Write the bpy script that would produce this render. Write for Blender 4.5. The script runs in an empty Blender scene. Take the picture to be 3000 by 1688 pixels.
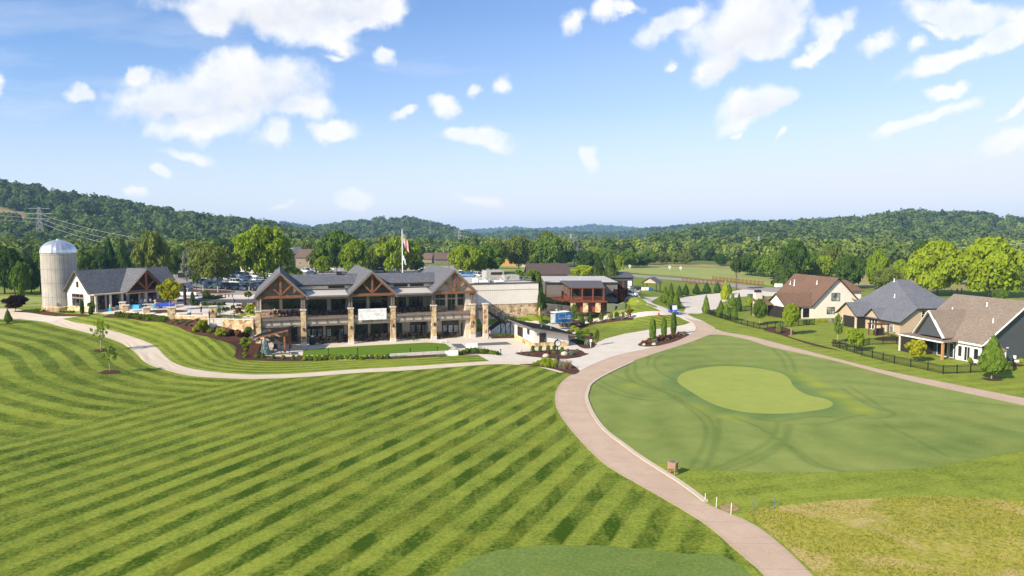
import bpy, math, random
import numpy as np
from mathutils import Vector, Matrix
from mathutils.geometry import delaunay_2d_cdt
R = math.radians
scene = bpy.context.scene
COL = scene.collection
rnd = random.Random(7)
# ------------------------------------------------------------------ view geometry
F, CX, CY, H, HZ = 2000.0, 1500.0, 844.0, 18.5, 690.0
PITCH = math.atan((CY - HZ) / F)
cP, sP = math.cos(PITCH), math.sin(PITCH)
def ray(u, v):
 a = (u - CX) / F
 b = (CY - v) / F
 return a, cP + b * sP, -sP + b * cP
def flat(u, v, z=0.0):
 """world point seen at (u, v) on the level plane z"""
 d = ray(u, v)
 t = (z - H) / d[2]
 return (d[0] * t, d[1] * t, z)
def atY(u, v, Y):
 d = ray(u, v)
 t = Y / d[1]
 return (d[0] * t, Y, H + d[2] * t)
# ------------------------------------------------------------------ clubhouse frame (used by the terrain too)
CA = R(18.87)
CE = (math.cos(CA), math.sin(CA))
CN = (-math.sin(CA), math.cos(CA))
CO = (-34.93, 113.24)
def cl(s, d):
 return (CO[0] + CE[0] * s + CN[0] * d, CO[1] + CE[1] * s + CN[1] * d)
# ------------------------------------------------------------------ terrain heights
_ctrl = []
def C(u, v, z):
 p = flat(u, v, z)
 _ctrl.append((p[0], p[1], z))
def W(x, y, z):
 _ctrl.append((x, y, z))
for x in range(-60, 90, 15):
 for y in (22, 35, 50, 65):
  W(x, y, 0)
for x in (-5, 10, 25, 40, 55):
 for y in (78, 90, 100):
  W(x, y, 0)
for x in (60, 75, 90):
 for y in (80, 95, 110, 130, 150):
  W(x, y, 0)
for x in (30, 45):
 for y in (112, 125, 140):
  W(x, y, 0)
for p in [(0, 960, 3.4), (0, 1010, 2.9), (0, 1100, 1.6), (0, 1200, .8), (0, 1330, .2), (150, 1000, 2.9), (150, 1080, 1.7), (150, 1180, .8),
   (250, 1050, 1.9), (330, 1120, .7), (400, 1180, .2), (100, 930, 4.0), (200, 950, 3.5), (300, 975, 2.9), (380, 1015, 1.95), (430, 1050, 1.1),
   (490, 1075, .6), (600, 1096, .2), (750, 1104, 0), (900, 1099, 0), (1050, 1088, 0), (1200, 1078, 0), (600, 1150, 0), (900, 1160, 0), (1200, 1120, 0),
   (400, 955, 3.3), (480, 985, 2.6), (560, 1020, 1.5), (620, 1050, .7), (690, 1065, .15), (300, 935, 4.0), (330, 928, 4.2), (420, 936, 4.1),
   (500, 950, 3.7), (560, 962, 3.2), (610, 985, 2.5), (650, 1005, 1.9), (690, 1020, 1.1), (715, 1045, .3), (740, 1050, 0), (800, 1058, 0), (900, 1056, 0), (1000, 1055, 0), (1100, 1050, 0),
   (640, 972, 2.8), (680, 975, 2.6), (720, 980, 2.3), (745, 1000, 1.3), (760, 1020, .4),
   (369, 914, 4.7), (431, 920, 4.7), (503, 928, 4.75), (560, 928, 4.8), (620, 930, 4.8), (640, 920, 4.8), (700, 922, 4.8), (750, 920, 4.8),
   (172, 912, 4.4), (260, 910, 4.6), (0, 905, 4.2), (0, 880, 4.2), (80, 890, 4.3), (150, 880, 4.4), (60, 868, 4.2), (-200, 905, 4.2), (-200, 960, 3.5), (-300, 1100, 1.5),
   (350, 890, 4.8), (450, 880, 4.8), (550, 880, 4.8), (650, 885, 4.8), (740, 880, 4.8), (500, 860, 4.8), (600, 850, 5), (700, 845, 5),
   (500, 815, 5), (650, 815, 5), (800, 800, 5), (950, 800, 5), (1100, 795, 5), (1250, 800, 5), (1400, 800, 5), (1300, 775, 5), (900, 775, 5), (600, 790, 5),
   (200, 800, 4), (400, 790, 4.5), (0, 800, 3.5), (1500, 785, 4), (1600, 790, 3.5),
   (1850, 872, 4.1), (1890, 872, 3.9), (1870, 862, 4.1), (1820, 850, 4.2), (1820, 880, 4.0), (1920, 852, 2.9), (1900, 840, 3.0), (1880, 885, 3.4), (1905, 893, 2.2), (1935, 905, .8), (1965, 912, .1), (1990, 915, 0),
   (1845, 905, 1.9), (1845, 915, 1.0), (1900, 905, 1.2), (1950, 880, 1.6), (1980, 880, .8), (1960, 850, 1.9), (2010, 875, .4), (2050, 870, .2), (2060, 845, .6), (2000, 830, 1.6), (1900, 815, 2.6), (1820, 805, 3), (2120, 835, .8), (2200, 845, .4),
   (2000, 790, 1.0), (2150, 800, .8), (2250, 835, .5), (1900, 785, 1.5), (2300, 810, .5), (2400, 850, .3)]:
 C(*p)
for s in (-6, -3, 0, 4, 8, 12, 16, 20, 24, 28, 32):          # the step under the clubhouse
 for d, z in ((-2, 0), (3, 0), (6.5, 0), (11, 4.8), (18, 4.9)):
  W(*cl(s, d), z)
for s in (36, 40, 44, 48):
 for d, z in ((2, 0), (8, 0), (15.5, 0), (19, 4.2), (26, 4.4), (40, 4.5)):
  W(*cl(s, d), z)
for t in np.linspace(0, 1, 7):                                # retaining wall right of the wing
 x0, y0, zt = (5.6 + 10 * t, 144.5 + 9.5 * t, 4.2 - 2.0 * t)
 W(x0 + .9, y0 - 1.0, 0)
 W(x0 - .5, y0 + .9, zt - .25)
for t in np.linspace(.2, 1, 5):
 x0, y0, zt = (15.6 + 8 * t, 154 + 3.5 * t, 2.2 - 1.5 * t)
 W(x0 + .5, y0 - 1.2, 0)
 W(x0 - .5, y0 + 1.1, zt - .15)
for x, y, z in [(8, 155, 3.9), (14, 158, 3.9), (20, 160, 4), (12, 170, 4), (22, 175, 4), (10, 195, 4), (25, 195, 3.8), (0, 215, 4.2), (26, 165, 3.6)]:
 W(x, y, z)
for t in np.linspace(0, 1, 5):                                # wall left of the clubhouse
 x0 = -49.5 + 8 * t
 W(x0, 111.2 - 1.0 * t, 2.9 - .7 * t)
 W(x0, 113.6 - 1.0 * t, 4.8)
for a in np.linspace(-70, 70, 15):
 for r, z in ((330, 2.5), (480, 1.0), (700, 0)):
  W(r * math.sin(R(a)), r * math.cos(R(a)), z if a < 25 else z * .2)
for x in (-120, -150):
 for y, z in ((40, .5), (80, 1.8), (110, 3.2), (140, 4.2), (180, 4)):
  W(x, y, z)
for x in (110, 150):
 for y in (40, 90, 140, 200):
  W(x, y, 0)
_cp = np.array(_ctrl)
_keep = []
for i in range(len(_cp)):                                     # drop near duplicates
 if all((_cp[i, 0] - _cp[j, 0]) ** 2 + (_cp[i, 1] - _cp[j, 1]) ** 2 > .5 for j in _keep):
  _keep.append(i)
_cp = _cp[_keep]
_D = np.hypot(_cp[:, None, 0] - _cp[None, :, 0], _cp[:, None, 1] - _cp[None, :, 1])
_n = len(_cp)
_A = np.zeros((_n + 1, _n + 1))
_A[:_n, :_n] = _D - np.eye(_n) * 0.03
_A[_n, :_n] = _A[:_n, _n] = 1
_wt = np.linalg.solve(_A, np.append(_cp[:, 2], 0))
HILLS = [
 (820, 330, [(-900, 560), (-500, 540), (-250, 530), (0, 532), (100, 552), (215, 572), (330, 590), (420, 605), (560, 630), (680, 648), (760, 655), (815, 662), (880, 684), (940, 705)], 13),
 (1500, 420, [(700, 690), (830, 684), (900, 676), (950, 666), (1000, 658), (1060, 651), (1130, 645), (1200, 643), (1260, 654), (1310, 669), (1360, 686), (1420, 700)], 14),
 (2900, 420, [(600, 690), (780, 655), (830, 654), (880, 662), (930, 672), (1000, 690)], 16),
 (4600, 500, [(1180, 692), (1330, 682), (1420, 677), (1480, 672), (1510, 669), (1560, 676), (1620, 673), (1680, 670), (1735, 663), (1800, 668), (1880, 674), (1950, 674), (2050, 682), (2200, 690)], 18),
 (2100, 380, [(1300, 695), (1430, 688), (1490, 679), (1560, 677), (1613, 682), (1680, 682), (1762, 684), (1830, 684), (1885, 674), (1953, 667), (2036, 658), (2100, 656), (2240, 662), (2300, 680), (2400, 695)], 15),
 (3300, 400, [(2000, 690), (2080, 656), (2150, 647), (2230, 653), (2290, 657), (2350, 648), (2400, 643), (2450, 644), (2500, 652), (2600, 690)], 16),
 (1050, 420, [(1750, 705), (1900, 698), (2000, 685), (2100, 668), (2240, 660), (2294, 656), (2417, 652), (2470, 646), (2528, 642), (2610, 629), (2657, 624), (2703, 626), (2750, 631), (2843, 631), (2890, 636), (2937, 643), (3000, 648), (3150, 655), (3400, 660), (3800, 680)], 13),
]
_hp = []
for r0, w0, prof, th in HILLS:
 pu = np.array([(p[0] - CX) / F for p in prof])
 pz = np.array([H + r0 * (HZ - p[1]) / F - th for p in prof])
 _hp.append((r0, w0, pu, pz))
def hills_h(x, y):
 x = np.asarray(x, float); y = np.asarray(y, float)
 out = np.zeros_like(x)
 yy = np.maximum(y, 1)
 q = np.where(y > 1, x / yy, 99)
 for r0, w0, pu, pz in _hp:
  c = np.interp(q, pu, pz, left=0, right=0)
  c = np.maximum(c, 0)
  t = (y - r0) / w0
  front = np.clip(1 + t, 0, 1)
  back = np.clip(1 - t * .7, 0, 1)
  prof = np.where(t < 0, front ** 1.15, back)
  prof = prof * prof * (3 - 2 * prof) * .55 + prof * .45
  out = np.maximum(out, c * prof)
 return out
def h_many(x, y):
 x = np.asarray(x, float).ravel(); y = np.asarray(y, float).ravel()
 out = np.empty(len(x))
 for i in range(0, len(x), 20000):
  d = np.hypot(x[i:i + 20000, None] - _cp[None, :, 0], y[i:i + 20000, None] - _cp[None, :, 1])
  out[i:i + 20000] = d @ _wt[:_n] + _wt[_n]
 far = np.clip((np.hypot(x, y) - 500) / 250, 0, 1)
 out = np.where(np.isfinite(out), out, 0) * (1 - far)
 flatpatch = _flat_w(x, y)
 out = out * (1 - flatpatch[0]) + flatpatch[1]
 return out + hills_h(x, y)
def _flat_w(x, y):
 """patches that are really level: the patio (0) and the plaza and car park (4.8)"""
 w = np.zeros(len(x)); t = np.zeros(len(x))
 d = np.minimum.reduce([y - 10, 78 - y, x + 40 - np.maximum(0, (60 - y) * .0), 100 - x])
 k = np.clip(d / 8, 0, 1)
 return k, k * 0.0
def h(x, y):
 return float(h_many([x], [y])[0])
def at(u, v, dz=0.0):
 """point of the ground seen at pixel (u, v) of the photograph"""
 d = ray(u, v)
 ts = np.concatenate([np.arange(15, 260, 1.0), np.arange(260, 1500, 8.0)])
 X = d[0] * ts; Y = d[1] * ts; Z = H + d[2] * ts
 hh = h_many(X, Y)
 below = np.nonzero(Z <= hh)[0]
 i = below[0] if len(below) else len(ts) - 1
 if i == 0:
  t = ts[0]
 else:
  a0 = Z[i - 1] - hh[i - 1]; a1 = Z[i] - hh[i]
  t = ts[i - 1] + (ts[i] - ts[i - 1]) * (a0 / (a0 - a1) if a0 != a1 else 0)
 x, y = d[0] * t, d[1] * t
 return (x, y, h(x, y) + dz)
# ------------------------------------------------------------------ object helpers
def tag(o, label=None, cat=None, group=None, kind=None):
 if label: o['label'] = label
 if cat: o['category'] = cat
 if group: o['group'] = group
 if kind: o['kind'] = kind
 return o
def thing(name, label, cat, loc=(0, 0, 0), rz=0.0, group=None):
 o = bpy.data.objects.new(name, None)
 o.empty_display_size = .3
 COL.objects.link(o)
 o.location = loc
 o.rotation_euler = (0, 0, rz)
 return tag(o, label, cat, group)
def copy_tree(o, parent=None):
 c = o.copy()
 COL.objects.link(c)
 c.parent = parent
 for ch in kids.get(o.name, ()):
  cc = copy_tree(ch, c)
  kids.setdefault(c.name, []).append(cc)
 return c
kids = {}
class MB:
 """collects shapes into one mesh"""
 def __init__(self):
  self.v = []; self.f = []; self.m = []; self.mi = 0
 def add(self, vs, fs):
  b = len(self.v)
  self.v += [tuple(p) for p in vs]
  self.f += [tuple(b + i for i in f) for f in fs]
  self.m += [self.mi] * len(fs)
  return self
 def box(self, x0, x1, y0, y1, z0, z1):
  vs = [(x0, y0, z0), (x1, y0, z0), (x1, y1, z0), (x0, y1, z0), (x0, y0, z1), (x1, y0, z1), (x1, y1, z1), (x0, y1, z1)]
  return self.add(vs, [(0, 3, 2, 1), (4, 5, 6, 7), (0, 1, 5, 4), (1, 2, 6, 5), (2, 3, 7, 6), (3, 0, 4, 7)])
 def cbox(self, x, y, z, sx, sy, sz):
  return self.box(x - sx / 2, x + sx / 2, y - sy / 2, y + sy / 2, z, z + sz)
 def hexa(self, b, t):
  """bottom and top quads (4 points each, counter-clockwise from above)"""
  return self.add(list(b) + list(t), [(0, 3, 2, 1), (4, 5, 6, 7), (0, 1, 5, 4), (1, 2, 6, 5), (2, 3, 7, 6), (3, 0, 4, 7)])
 def beam(self, p, q, w, hh, up=(0, 0, 1)):
  p = Vector(p); q = Vector(q); a = (q - p).normalized()
  u = Vector(up)
  if abs(a.dot(u)) > .98: u = Vector((0, 1, 0))
  s = a.cross(u).normalized() * (w / 2)
  n = s.cross(a).normalized() * (hh / 2)
  b = [p - s - n, p + s - n, p + s + n, p - s + n]
  t = [q - s - n, q + s - n, q + s + n, q - s + n]
  return self.add(b + t, [(0, 3, 2, 1), (4, 5, 6, 7), (0, 1, 5, 4), (1, 2, 6, 5), (2, 3, 7, 6), (3, 0, 4, 7)])
 def tube(self, pts, r, n=6, cap=True):
  pts = [Vector(p) for p in pts]
  rr = r if isinstance(r, (list, tuple)) else [r] * len(pts)
  rings = []
  for i, p in enumerate(pts):
   a = (pts[min(i + 1, len(pts) - 1)] - pts[max(i - 1, 0)]).normalized()
   u = Vector((0, 0, 1)) if abs(a.z) < .9 else Vector((1, 0, 0))
   s = a.cross(u).normalized(); t = s.cross(a)
   rings.append([p + (s * math.cos(2 * math.pi * k / n) + t * math.sin(2 * math.pi * k / n)) * rr[i] for k in range(n)])
  vs = [p for ring in rings for p in ring]
  fs = []
  for i in range(len(pts) - 1):
   for k in range(n):
    fs.append((i * n + k, i * n + (k + 1) % n, (i + 1) * n + (k + 1) % n, (i + 1) * n + k))
  if cap:
   fs.append(tuple(range(n - 1, -1, -1)))
   fs.append(tuple((len(pts) - 1) * n + k for k in range(n)))
  return self.add(vs, fs)
 def lathe(self, prof, n=16, c=(0, 0, 0)):
  vs = []; fs = []
  for r, z in prof:
   for k in range(n):
    a = 2 * math.pi * k / n
    vs.append((c[0] + r * math.cos(a), c[1] + r * math.sin(a), c[2] + z))
  for i in range(len(prof) - 1):
   for k in range(n):
    fs.append((i * n + k, i * n + (k + 1) % n, (i + 1) * n + (k + 1) % n, (i + 1) * n + k))
  fs.append(tuple(range(n - 1, -1, -1)))
  fs.append(tuple((len(prof) - 1) * n + k for k in range(n)))
  return self.add(vs, fs)
 def prism(self, poly, ext):
  """closed prism: polygon of 3D points pushed along the vector ext"""
  n = len(poly); e = Vector(ext)
  vs = [Vector(p) for p in poly] + [Vector(p) + e for p in poly]
  fs = [tuple(range(n - 1, -1, -1)), tuple(range(n, 2 * n))]
  fs += [(i, (i + 1) % n, n + (i + 1) % n, n + i) for i in range(n)]
  return self.add(vs, fs)
 def slab(self, poly, th):
  """roof plane: top polygon with a body th below it, thickness straight down"""
  return self.prism([(p[0], p[1], p[2] - th) for p in poly], (0, 0, th))
 def sphere(self, c, r, n=10, m=7, sq=(1, 1, 1)):
  vs = [(c[0], c[1], c[2] - r * sq[2])]; fs = []
  for i in range(1, m):
   t = math.pi * i / m
   for k in range(n):
    a = 2 * math.pi * k / n
    vs.append((c[0] + r * sq[0] * math.sin(t) * math.cos(a), c[1] + r * sq[1] * math.sin(t) * math.sin(a), c[2] - r * sq[2] * math.cos(t)))
  vs.append((c[0], c[1], c[2] + r * sq[2]))
  for k in range(n):
   fs.append((0, 1 + (k + 1) % n, 1 + k))
   fs.append((len(vs) - 1, 1 + (m - 2) * n + k, 1 + (m - 2) * n + (k + 1) % n))
  for i in range(m - 2):
   for k in range(n):
    fs.append((1 + i * n + k, 1 + i * n + (k + 1) % n, 1 + (i + 1) * n + (k + 1) % n, 1 + (i + 1) * n + k))
  return self.add(vs, fs)
 def mesh(self, name, mats, smooth=False, recalc=True):
  me = bpy.data.meshes.new(name)
  me.from_pydata(self.v, [], self.f)
  if not isinstance(mats, (list, tuple)): mats = [mats]
  for m in mats: me.materials.append(m)
  if len(mats) > 1:
   me.polygons.foreach_set('material_index', self.m)
  if smooth:
   me.polygons.foreach_set('use_smooth', [True] * len(me.polygons))
  if recalc:
   import bmesh
   bm = bmesh.new(); bm.from_mesh(me)
   bmesh.ops.recalc_face_normals(bm, faces=bm.faces)
   bm.to_mesh(me); bm.free()
  me.update()
  return me
 def build(self, name, mats, parent=None, loc=None, rz=0.0, smooth=False, **tags):
  o = bpy.data.objects.new(name, self.mesh(name, mats, smooth))
  COL.objects.link(o)
  if parent is not None:
   o.parent = parent
   kids.setdefault(parent.name, []).append(o)
  if loc is not None: o.location = loc
  if rz: o.rotation_euler = (0, 0, rz)
  if tags: tag(o, **tags)
  return o
def bevel(o, w=.03, seg=2):
 m = o.modifiers.new('bevel', 'BEVEL')
 m.width = w; m.segments = seg; m.limit_method = 'ANGLE'; m.angle_limit = R(40)
 return o
ORD = ['first', 'second', 'third', 'fourth', 'fifth', 'sixth', 'seventh', 'eighth', 'ninth', 'tenth', 'eleventh', 'twelfth', 'thirteenth', 'fourteenth', 'fifteenth',
  'sixteenth', 'seventeenth', 'eighteenth', 'nineteenth', 'twentieth', 'twenty-first', 'twenty-second', 'twenty-third', 'twenty-fourth', 'twenty-fifth']
SUN_E = 4.8
SKY_S, SKY_TINT, SKY_HAZE, CLOUD_W = .098, (.66, .95, 1.28), (.60, .62, .68), .70
HAZE_D, HAZE_COL = 0.00014, (.36, .6, 1.0)
EXPO = 0.62
# ------------------------------------------------------------------ materials
class N:
 def __init__(self, name):
  self.m = bpy.data.materials.new(name)
  self.m.use_nodes = True
  self.t = self.m.node_tree
  self.t.nodes.clear()
  self.out = self.t.nodes.new('ShaderNodeOutputMaterial')
 def n(self, typ, **kw):
  x = self.t.nodes.new(typ)
  for k, v in kw.items():
   if k.startswith('i_'):
    key = k[2:]
    x.inputs[int(key) if key.isdigit() else key.replace('_', ' ')].default_value = v
   else:
    setattr(x, k, v)
  return x
 def l(self, a, b):
  self.t.links.new(a, b)
 def pos(self):
  return self.n('ShaderNodeNewGeometry').outputs['Position']
 def objco(self):
  return self.n('ShaderNodeTexCoord').outputs['Object']
 def noise(self, vec, scale, detail=3, rough=.55, dist=0.0):
  x = self.n('ShaderNodeTexNoise', i_Scale=scale, i_Detail=detail, i_Roughness=rough, i_Distortion=dist)
  self.l(vec, x.inputs['Vector'])
  return x.outputs['Fac']
 def ramp(self, fac, stops, interp='LINEAR'):
  x = self.n('ShaderNodeValToRGB')
  x.color_ramp.interpolation = interp
  e = x.color_ramp.elements
  while len(e) < len(stops): e.new(.5)
  for k, (p, c) in enumerate(stops):
   e[k].position = p
   e[k].color = (*c, 1) if len(c) == 3 else c
  self.l(fac, x.inputs[0])
  return x.outputs[0]
 def mix(self, fac, a, b, mode='MIX'):
  x = self.n('ShaderNodeMix', data_type='RGBA', blend_type=mode)
  for s, val in ((0, fac), (6, a), (7, b)):
   if hasattr(val, 'is_linked') or hasattr(val, 'links'):
    self.l(val, x.inputs[s])
   else:
    x.inputs[s].default_value = val if s == 0 else (*val, 1)
  return x.outputs[2]
 def math(self, op, a, b=None, c=None, clamp=False):
  x = self.n('ShaderNodeMath', operation=op, use_clamp=clamp)
  for k, val in enumerate((a, b, c)):
   if val is None: continue
   if hasattr(val, 'links'): self.l(val, x.inputs[k])
   else: x.inputs[k].default_value = val
  return x.outputs[0]
 def map(self, v, a, b, c=0.0, d=1.0, smooth=False):
  x = self.n('ShaderNodeMapRange', clamp=True)
  if smooth: x.interpolation_type = 'SMOOTHSTEP'
  self.l(v, x.inputs[0])
  for k, val in ((1, a), (2, b), (3, c), (4, d)): x.inputs[k].default_value = val
  return x.outputs[0]
 def attr(self, name):
  return self.n('ShaderNodeAttribute', attribute_name=name).outputs['Fac']
 def bump(self, hgt, strength, dist=.05):
  x = self.n('ShaderNodeBump', i_Strength=strength, i_Distance=dist)
  self.l(hgt, x.inputs['Height'])
  return x.outputs['Normal']
 def principled(self, col, rough=.7, metal=0.0, spec=.3, normal=None, **kw):
  b = self.n('ShaderNodeBsdfPrincipled')
  if hasattr(col, 'links'): self.l(col, b.inputs['Base Color'])
  else: b.inputs['Base Color'].default_value = (*col, 1)
  if hasattr(rough, 'links'): self.l(rough, b.inputs['Roughness'])
  else: b.inputs['Roughness'].default_value = rough
  b.inputs['Metallic'].default_value = metal
  b.inputs['Specular IOR Level'].default_value = spec
  for k, v in kw.items(): b.inputs[k.replace('_', ' ')].default_value = v
  if normal is not None: self.l(normal, b.inputs['Normal'])
  self.l(b.outputs[0], self.out.inputs['Surface'])
  return self.m
M = {}
def simple(name, c, rough=.7, metal=0.0, spec=.3, var=.12, scale=1.5, **kw):
 """one colour with a little mottling"""
 k = N(name)
 c2 = tuple(max(0, x * (1 - var * 1.6)) for x in c); c1 = tuple(min(1, x * (1 + var)) for x in c)
 f = k.noise(k.pos(), scale, 4)
 col = k.ramp(f, [(.3, c2), (.7, c1)])
 M[name] = k.principled(col, rough, metal, spec, **kw)
 return M[name]
def stone(name, stops, scale=1.6, mortar=(.42, .36, .27)):
 k = N(name)
 p = k.pos()
 v = k.n('ShaderNodeTexVoronoi', feature='F1', i_Scale=scale, i_Randomness=.9)
 k.l(p, v.inputs['Vector'])
 e = k.n('ShaderNodeTexVoronoi', feature='DISTANCE_TO_EDGE', i_Scale=scale, i_Randomness=.9)
 k.l(p, e.inputs['Vector'])
 bw = k.n('ShaderNodeSeparateColor'); k.l(v.outputs['Color'], bw.inputs[0])
 col = k.ramp(bw.outputs[0], stops, 'CONSTANT')
 col = k.mix(.35, col, k.ramp(k.noise(p, 9, 3), [(.3, (.25, .18, .1)), (.7, (.75, .62, .42))]), 'SOFT_LIGHT')
 ed = k.map(e.outputs['Distance'], .02, .07)
 col = k.mix(ed, mortar, col)
 M[name] = k.principled(col, .85, 0, .2, k.bump(ed, .6, .04))
stone('fieldstone', [(0, (.50, .33, .17)), (.14, (.62, .45, .25)), (.32, (.36, .22, .11)), (.42, (.68, .52, .32)), (.6, (.52, .38, .24)), (.72, (.74, .58, .38)), (.88, (.28, .19, .12))], 1.7, (.5, .41, .28))
stone('ledgestone', [(0, (.40, .26, .13)), (.2, (.52, .36, .2)), (.4, (.32, .2, .1)), (.55, (.56, .4, .24)), (.8, (.44, .29, .15))], 3.0, (.4, .3, .2))
def siding(name, c, batten=.4, dark=.8, rough=.6):
 """board and batten: ribs along local x and y"""
 k = N(name)
 s = k.n('ShaderNodeSeparateXYZ'); k.l(k.objco(), s.inputs[0])
 q = k.math('ADD', s.outputs[0], s.outputs[1])
 fr = k.math('FRACT', k.math('DIVIDE', q, batten))
 rib = k.math('LESS_THAN', fr, .14)
 tone = k.noise(k.pos(), .6, 3)
 base = k.ramp(tone, [(.3, tuple(x * .92 for x in c)), (.7, c)])
 col = k.mix(rib, base, tuple(x * dark for x in c))
 M[name] = k.principled(col, rough, 0, .25, k.bump(rib, .5, .04))
def lapsiding(name, c, pitch=.22, dark=.8):
 k = N(name)
 s = k.n('ShaderNodeSeparateXYZ'); k.l(k.objco(), s.inputs[0])
 fr = k.math('FRACT', k.math('DIVIDE', s.outputs[2], pitch))
 line = k.math('LESS_THAN', fr, .14)
 base = k.ramp(k.noise(k.pos(), .8, 3), [(.3, tuple(x * .92 for x in c)), (.7, c)])
 M[name] = k.principled(k.mix(line, base, tuple(x * dark for x in c)), .6, 0, .25, k.bump(fr, .4, .03))
def shingle(name, a, b, c):
 k = N(name)
 p = k.pos()
 s = k.n('ShaderNodeSeparateXYZ'); k.l(p, s.inputs[0])
 cell = k.n('ShaderNodeTexVoronoi', feature='F1', i_Scale=5.5, i_Randomness=1.0)
 mp = k.n('ShaderNodeMapping'); mp.inputs['Scale'].default_value = (1, 1, 2.4); k.l(p, mp.inputs[0]); k.l(mp.outputs[0], cell.inputs['Vector'])
 bw = k.n('ShaderNodeSeparateColor'); k.l(cell.outputs['Color'], bw.inputs[0])
 fine = k.noise(p, 5, 4, .7)
 f = k.math('ADD', k.math('MULTIPLY', bw.outputs[0], .45), k.math('MULTIPLY', fine, .55))
 col = k.ramp(f, [(.15, a), (.5, b), (.85, c)])
 col = k.mix(k.map(k.noise(p, .25, 3), .35, .7, 0, .35), col, tuple(x * .7 for x in b))
 course = k.math('FRACT', k.math('MULTIPLY', s.outputs[2], 5.5))
 col = k.mix(k.math('MULTIPLY', k.math('LESS_THAN', course, .2), .3), col, tuple(x * .4 for x in a))
 M[name] = k.principled(col, .9, 0, .12, k.bump(f, .5, .03))
shingle('shingle_gray', (.062, .066, .075), (.135, .14, .155), (.26, .262, .28))
shingle('shingle_slate', (.09, .095, .112), (.165, .172, .195), (.25, .255, .28))
shingle('shingle_brown', (.115, .068, .046), (.185, .112, .078), (.27, .172, .125))
shingle('shingle_umber', (.1, .07, .055), (.15, .108, .085), (.21, .16, .125))
shingle('shingle_tan', (.165, .128, .1), (.25, .2, .158), (.34, .278, .225))
siding('white_batten', (.85, .79, .69), .42, .8)
siding('taupe_batten', (.26, .205, .15), .3, .8)
siding('putty_batten', (.47, .4, .32), .3, .82)
lapsiding('cream_lap', (.56, .43, .31))
lapsiding('white_lap', (.85, .79, .69))
lapsiding('charcoal_lap', (.082, .092, .105), .2, .7)
lapsiding('grey_lap', (.17, .155, .14))
simple('white_trim', (.8, .79, .76), .5)
simple('taupe_trim', (.2, .165, .138), .6)
simple('taupe_panel', (.5, .42, .335), .65)
simple('stucco_tan', (.62, .545, .44), .8)
simple('cast_stone', (.66, .61, .53), .8, scale=3)
simple('timber', (.25, .098, .042), .6, var=.25, scale=3)
simple('timber_dark', (.15, .058, .028), .6, var=.25, scale=3)
simple('red_wood', (.21, .062, .032), .6, var=.2, scale=3)
simple('black_metal', (.014, .014, .016), .45, 0, .4)
simple('bronze_metal', (.045, .036, .03), .4, .3, .4)
simple('dark_seat', (.022, .02, .02), .6)
simple('wicker', (.045, .028, .018), .7)
simple('grey_metal', (.42, .42, .4), .45, .4)
simple('galvanised', (.72, .73, .75), .32, .75, .5, var=.06)
simple('silver', (.7, .7, .72), .25, .9)
simple('hvac', (.42, .4, .36), .55)
simple('membrane', (.5, .47, .43), .7, var=.08, scale=.25)
simple('concrete_block', (.5, .48, .45), .85)
simple('rubber', (.015, .015, .016), .85)
simple('rim', (.36, .36, .38), .3, .7)
simple('lamp_glass', (.75, .75, .72), .15, 0, .5)
simple('tail_red', (.35, .012, .01), .3)
simple('skin', (.42, .23, .15), .6)
simple('orange_plastic', (.75, .2, .05), .5)
simple('cooler_brown', (.32, .2, .14), .6)
simple('hydrant_red', (.5, .03, .015), .5)
simple('white_plastic', (.9, .9, .88), .4)
simple('utility_green', (.095, .15, .095), .55)
simple('enclosure_green', (.13, .16, .085), .7)
simple('trailer_blue', (.012, .15, .42), .35, 0, .5, var=.08)
simple('cloth_blue', (.06, .38, .62), .8)
simple('stake_blue', (.02, .18, .55), .5)
simple('screen_mesh', (.03, .026, .024), .8)
simple('red_brick', (.4, .15, .09), .85)
simple('boulder', (.55, .49, .4), .9, var=.25, scale=4)
simple('brick_orange', (.5, .25, .09), .8)
simple('grey_plastic', (.2, .2, .21), .6)
for nm, c in (('shirt_blue', (.05, .17, .5)), ('shirt_pale', (.38, .55, .75)), ('shirt_tan', (.5, .4, .32)), ('trouser_dark', (.03, .035, .05)), ('shorts_khaki', (.4, .32, .22)), ('shirt_white', (.75, .75, .75)),
    ('shirt_purple', (.16, .09, .22)), ('hair_brown', (.05, .03, .02)), ('hair_grey', (.4, .38, .36)), ('cap_black', (.02, .02, .02))):
 simple(nm, c, .85, var=.1)
def paint(name, c, metal=.0):
 k = N(name)
 M[name] = k.principled(c, .28, metal, .5, None, Coat_Weight=.6, Coat_Roughness=.06)
for nm, c in (('car_white', (.74, .74, .73)), ('car_black', (.012, .012, .014)), ('car_silver', (.42, .43, .45)), ('car_grey', (.12, .125, .135)), ('car_blue', (.03, .09, .22)), ('car_navy', (.015, .03, .08)),
    ('car_red', (.26, .015, .02)), ('car_green', (.02, .07, .05)), ('car_tan', (.42, .36, .28)), ('car_burgundy', (.12, .012, .02)), ('car_skyblue', (.1, .25, .5)), ('cart_blue', (.03, .08, .5))):
 paint(nm, c)
def glass(name, c=(.016, .018, .018), rough=.06):
 k = N(name)
 f = k.noise(k.pos(), .55, 3)
 col = k.ramp(f, [(.35, tuple(x * .35 for x in c)), (.65, tuple(x * 2.0 for x in c))])
 M[name] = k.principled(col, rough, 0, .5)
glass('dark_glass')
glass('car_glass', (.03, .04, .05), .05)
glass('blind_glass', (.30, .32, .28), .12)
glass('lit_glass', (.22, .24, .16), .12)
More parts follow.
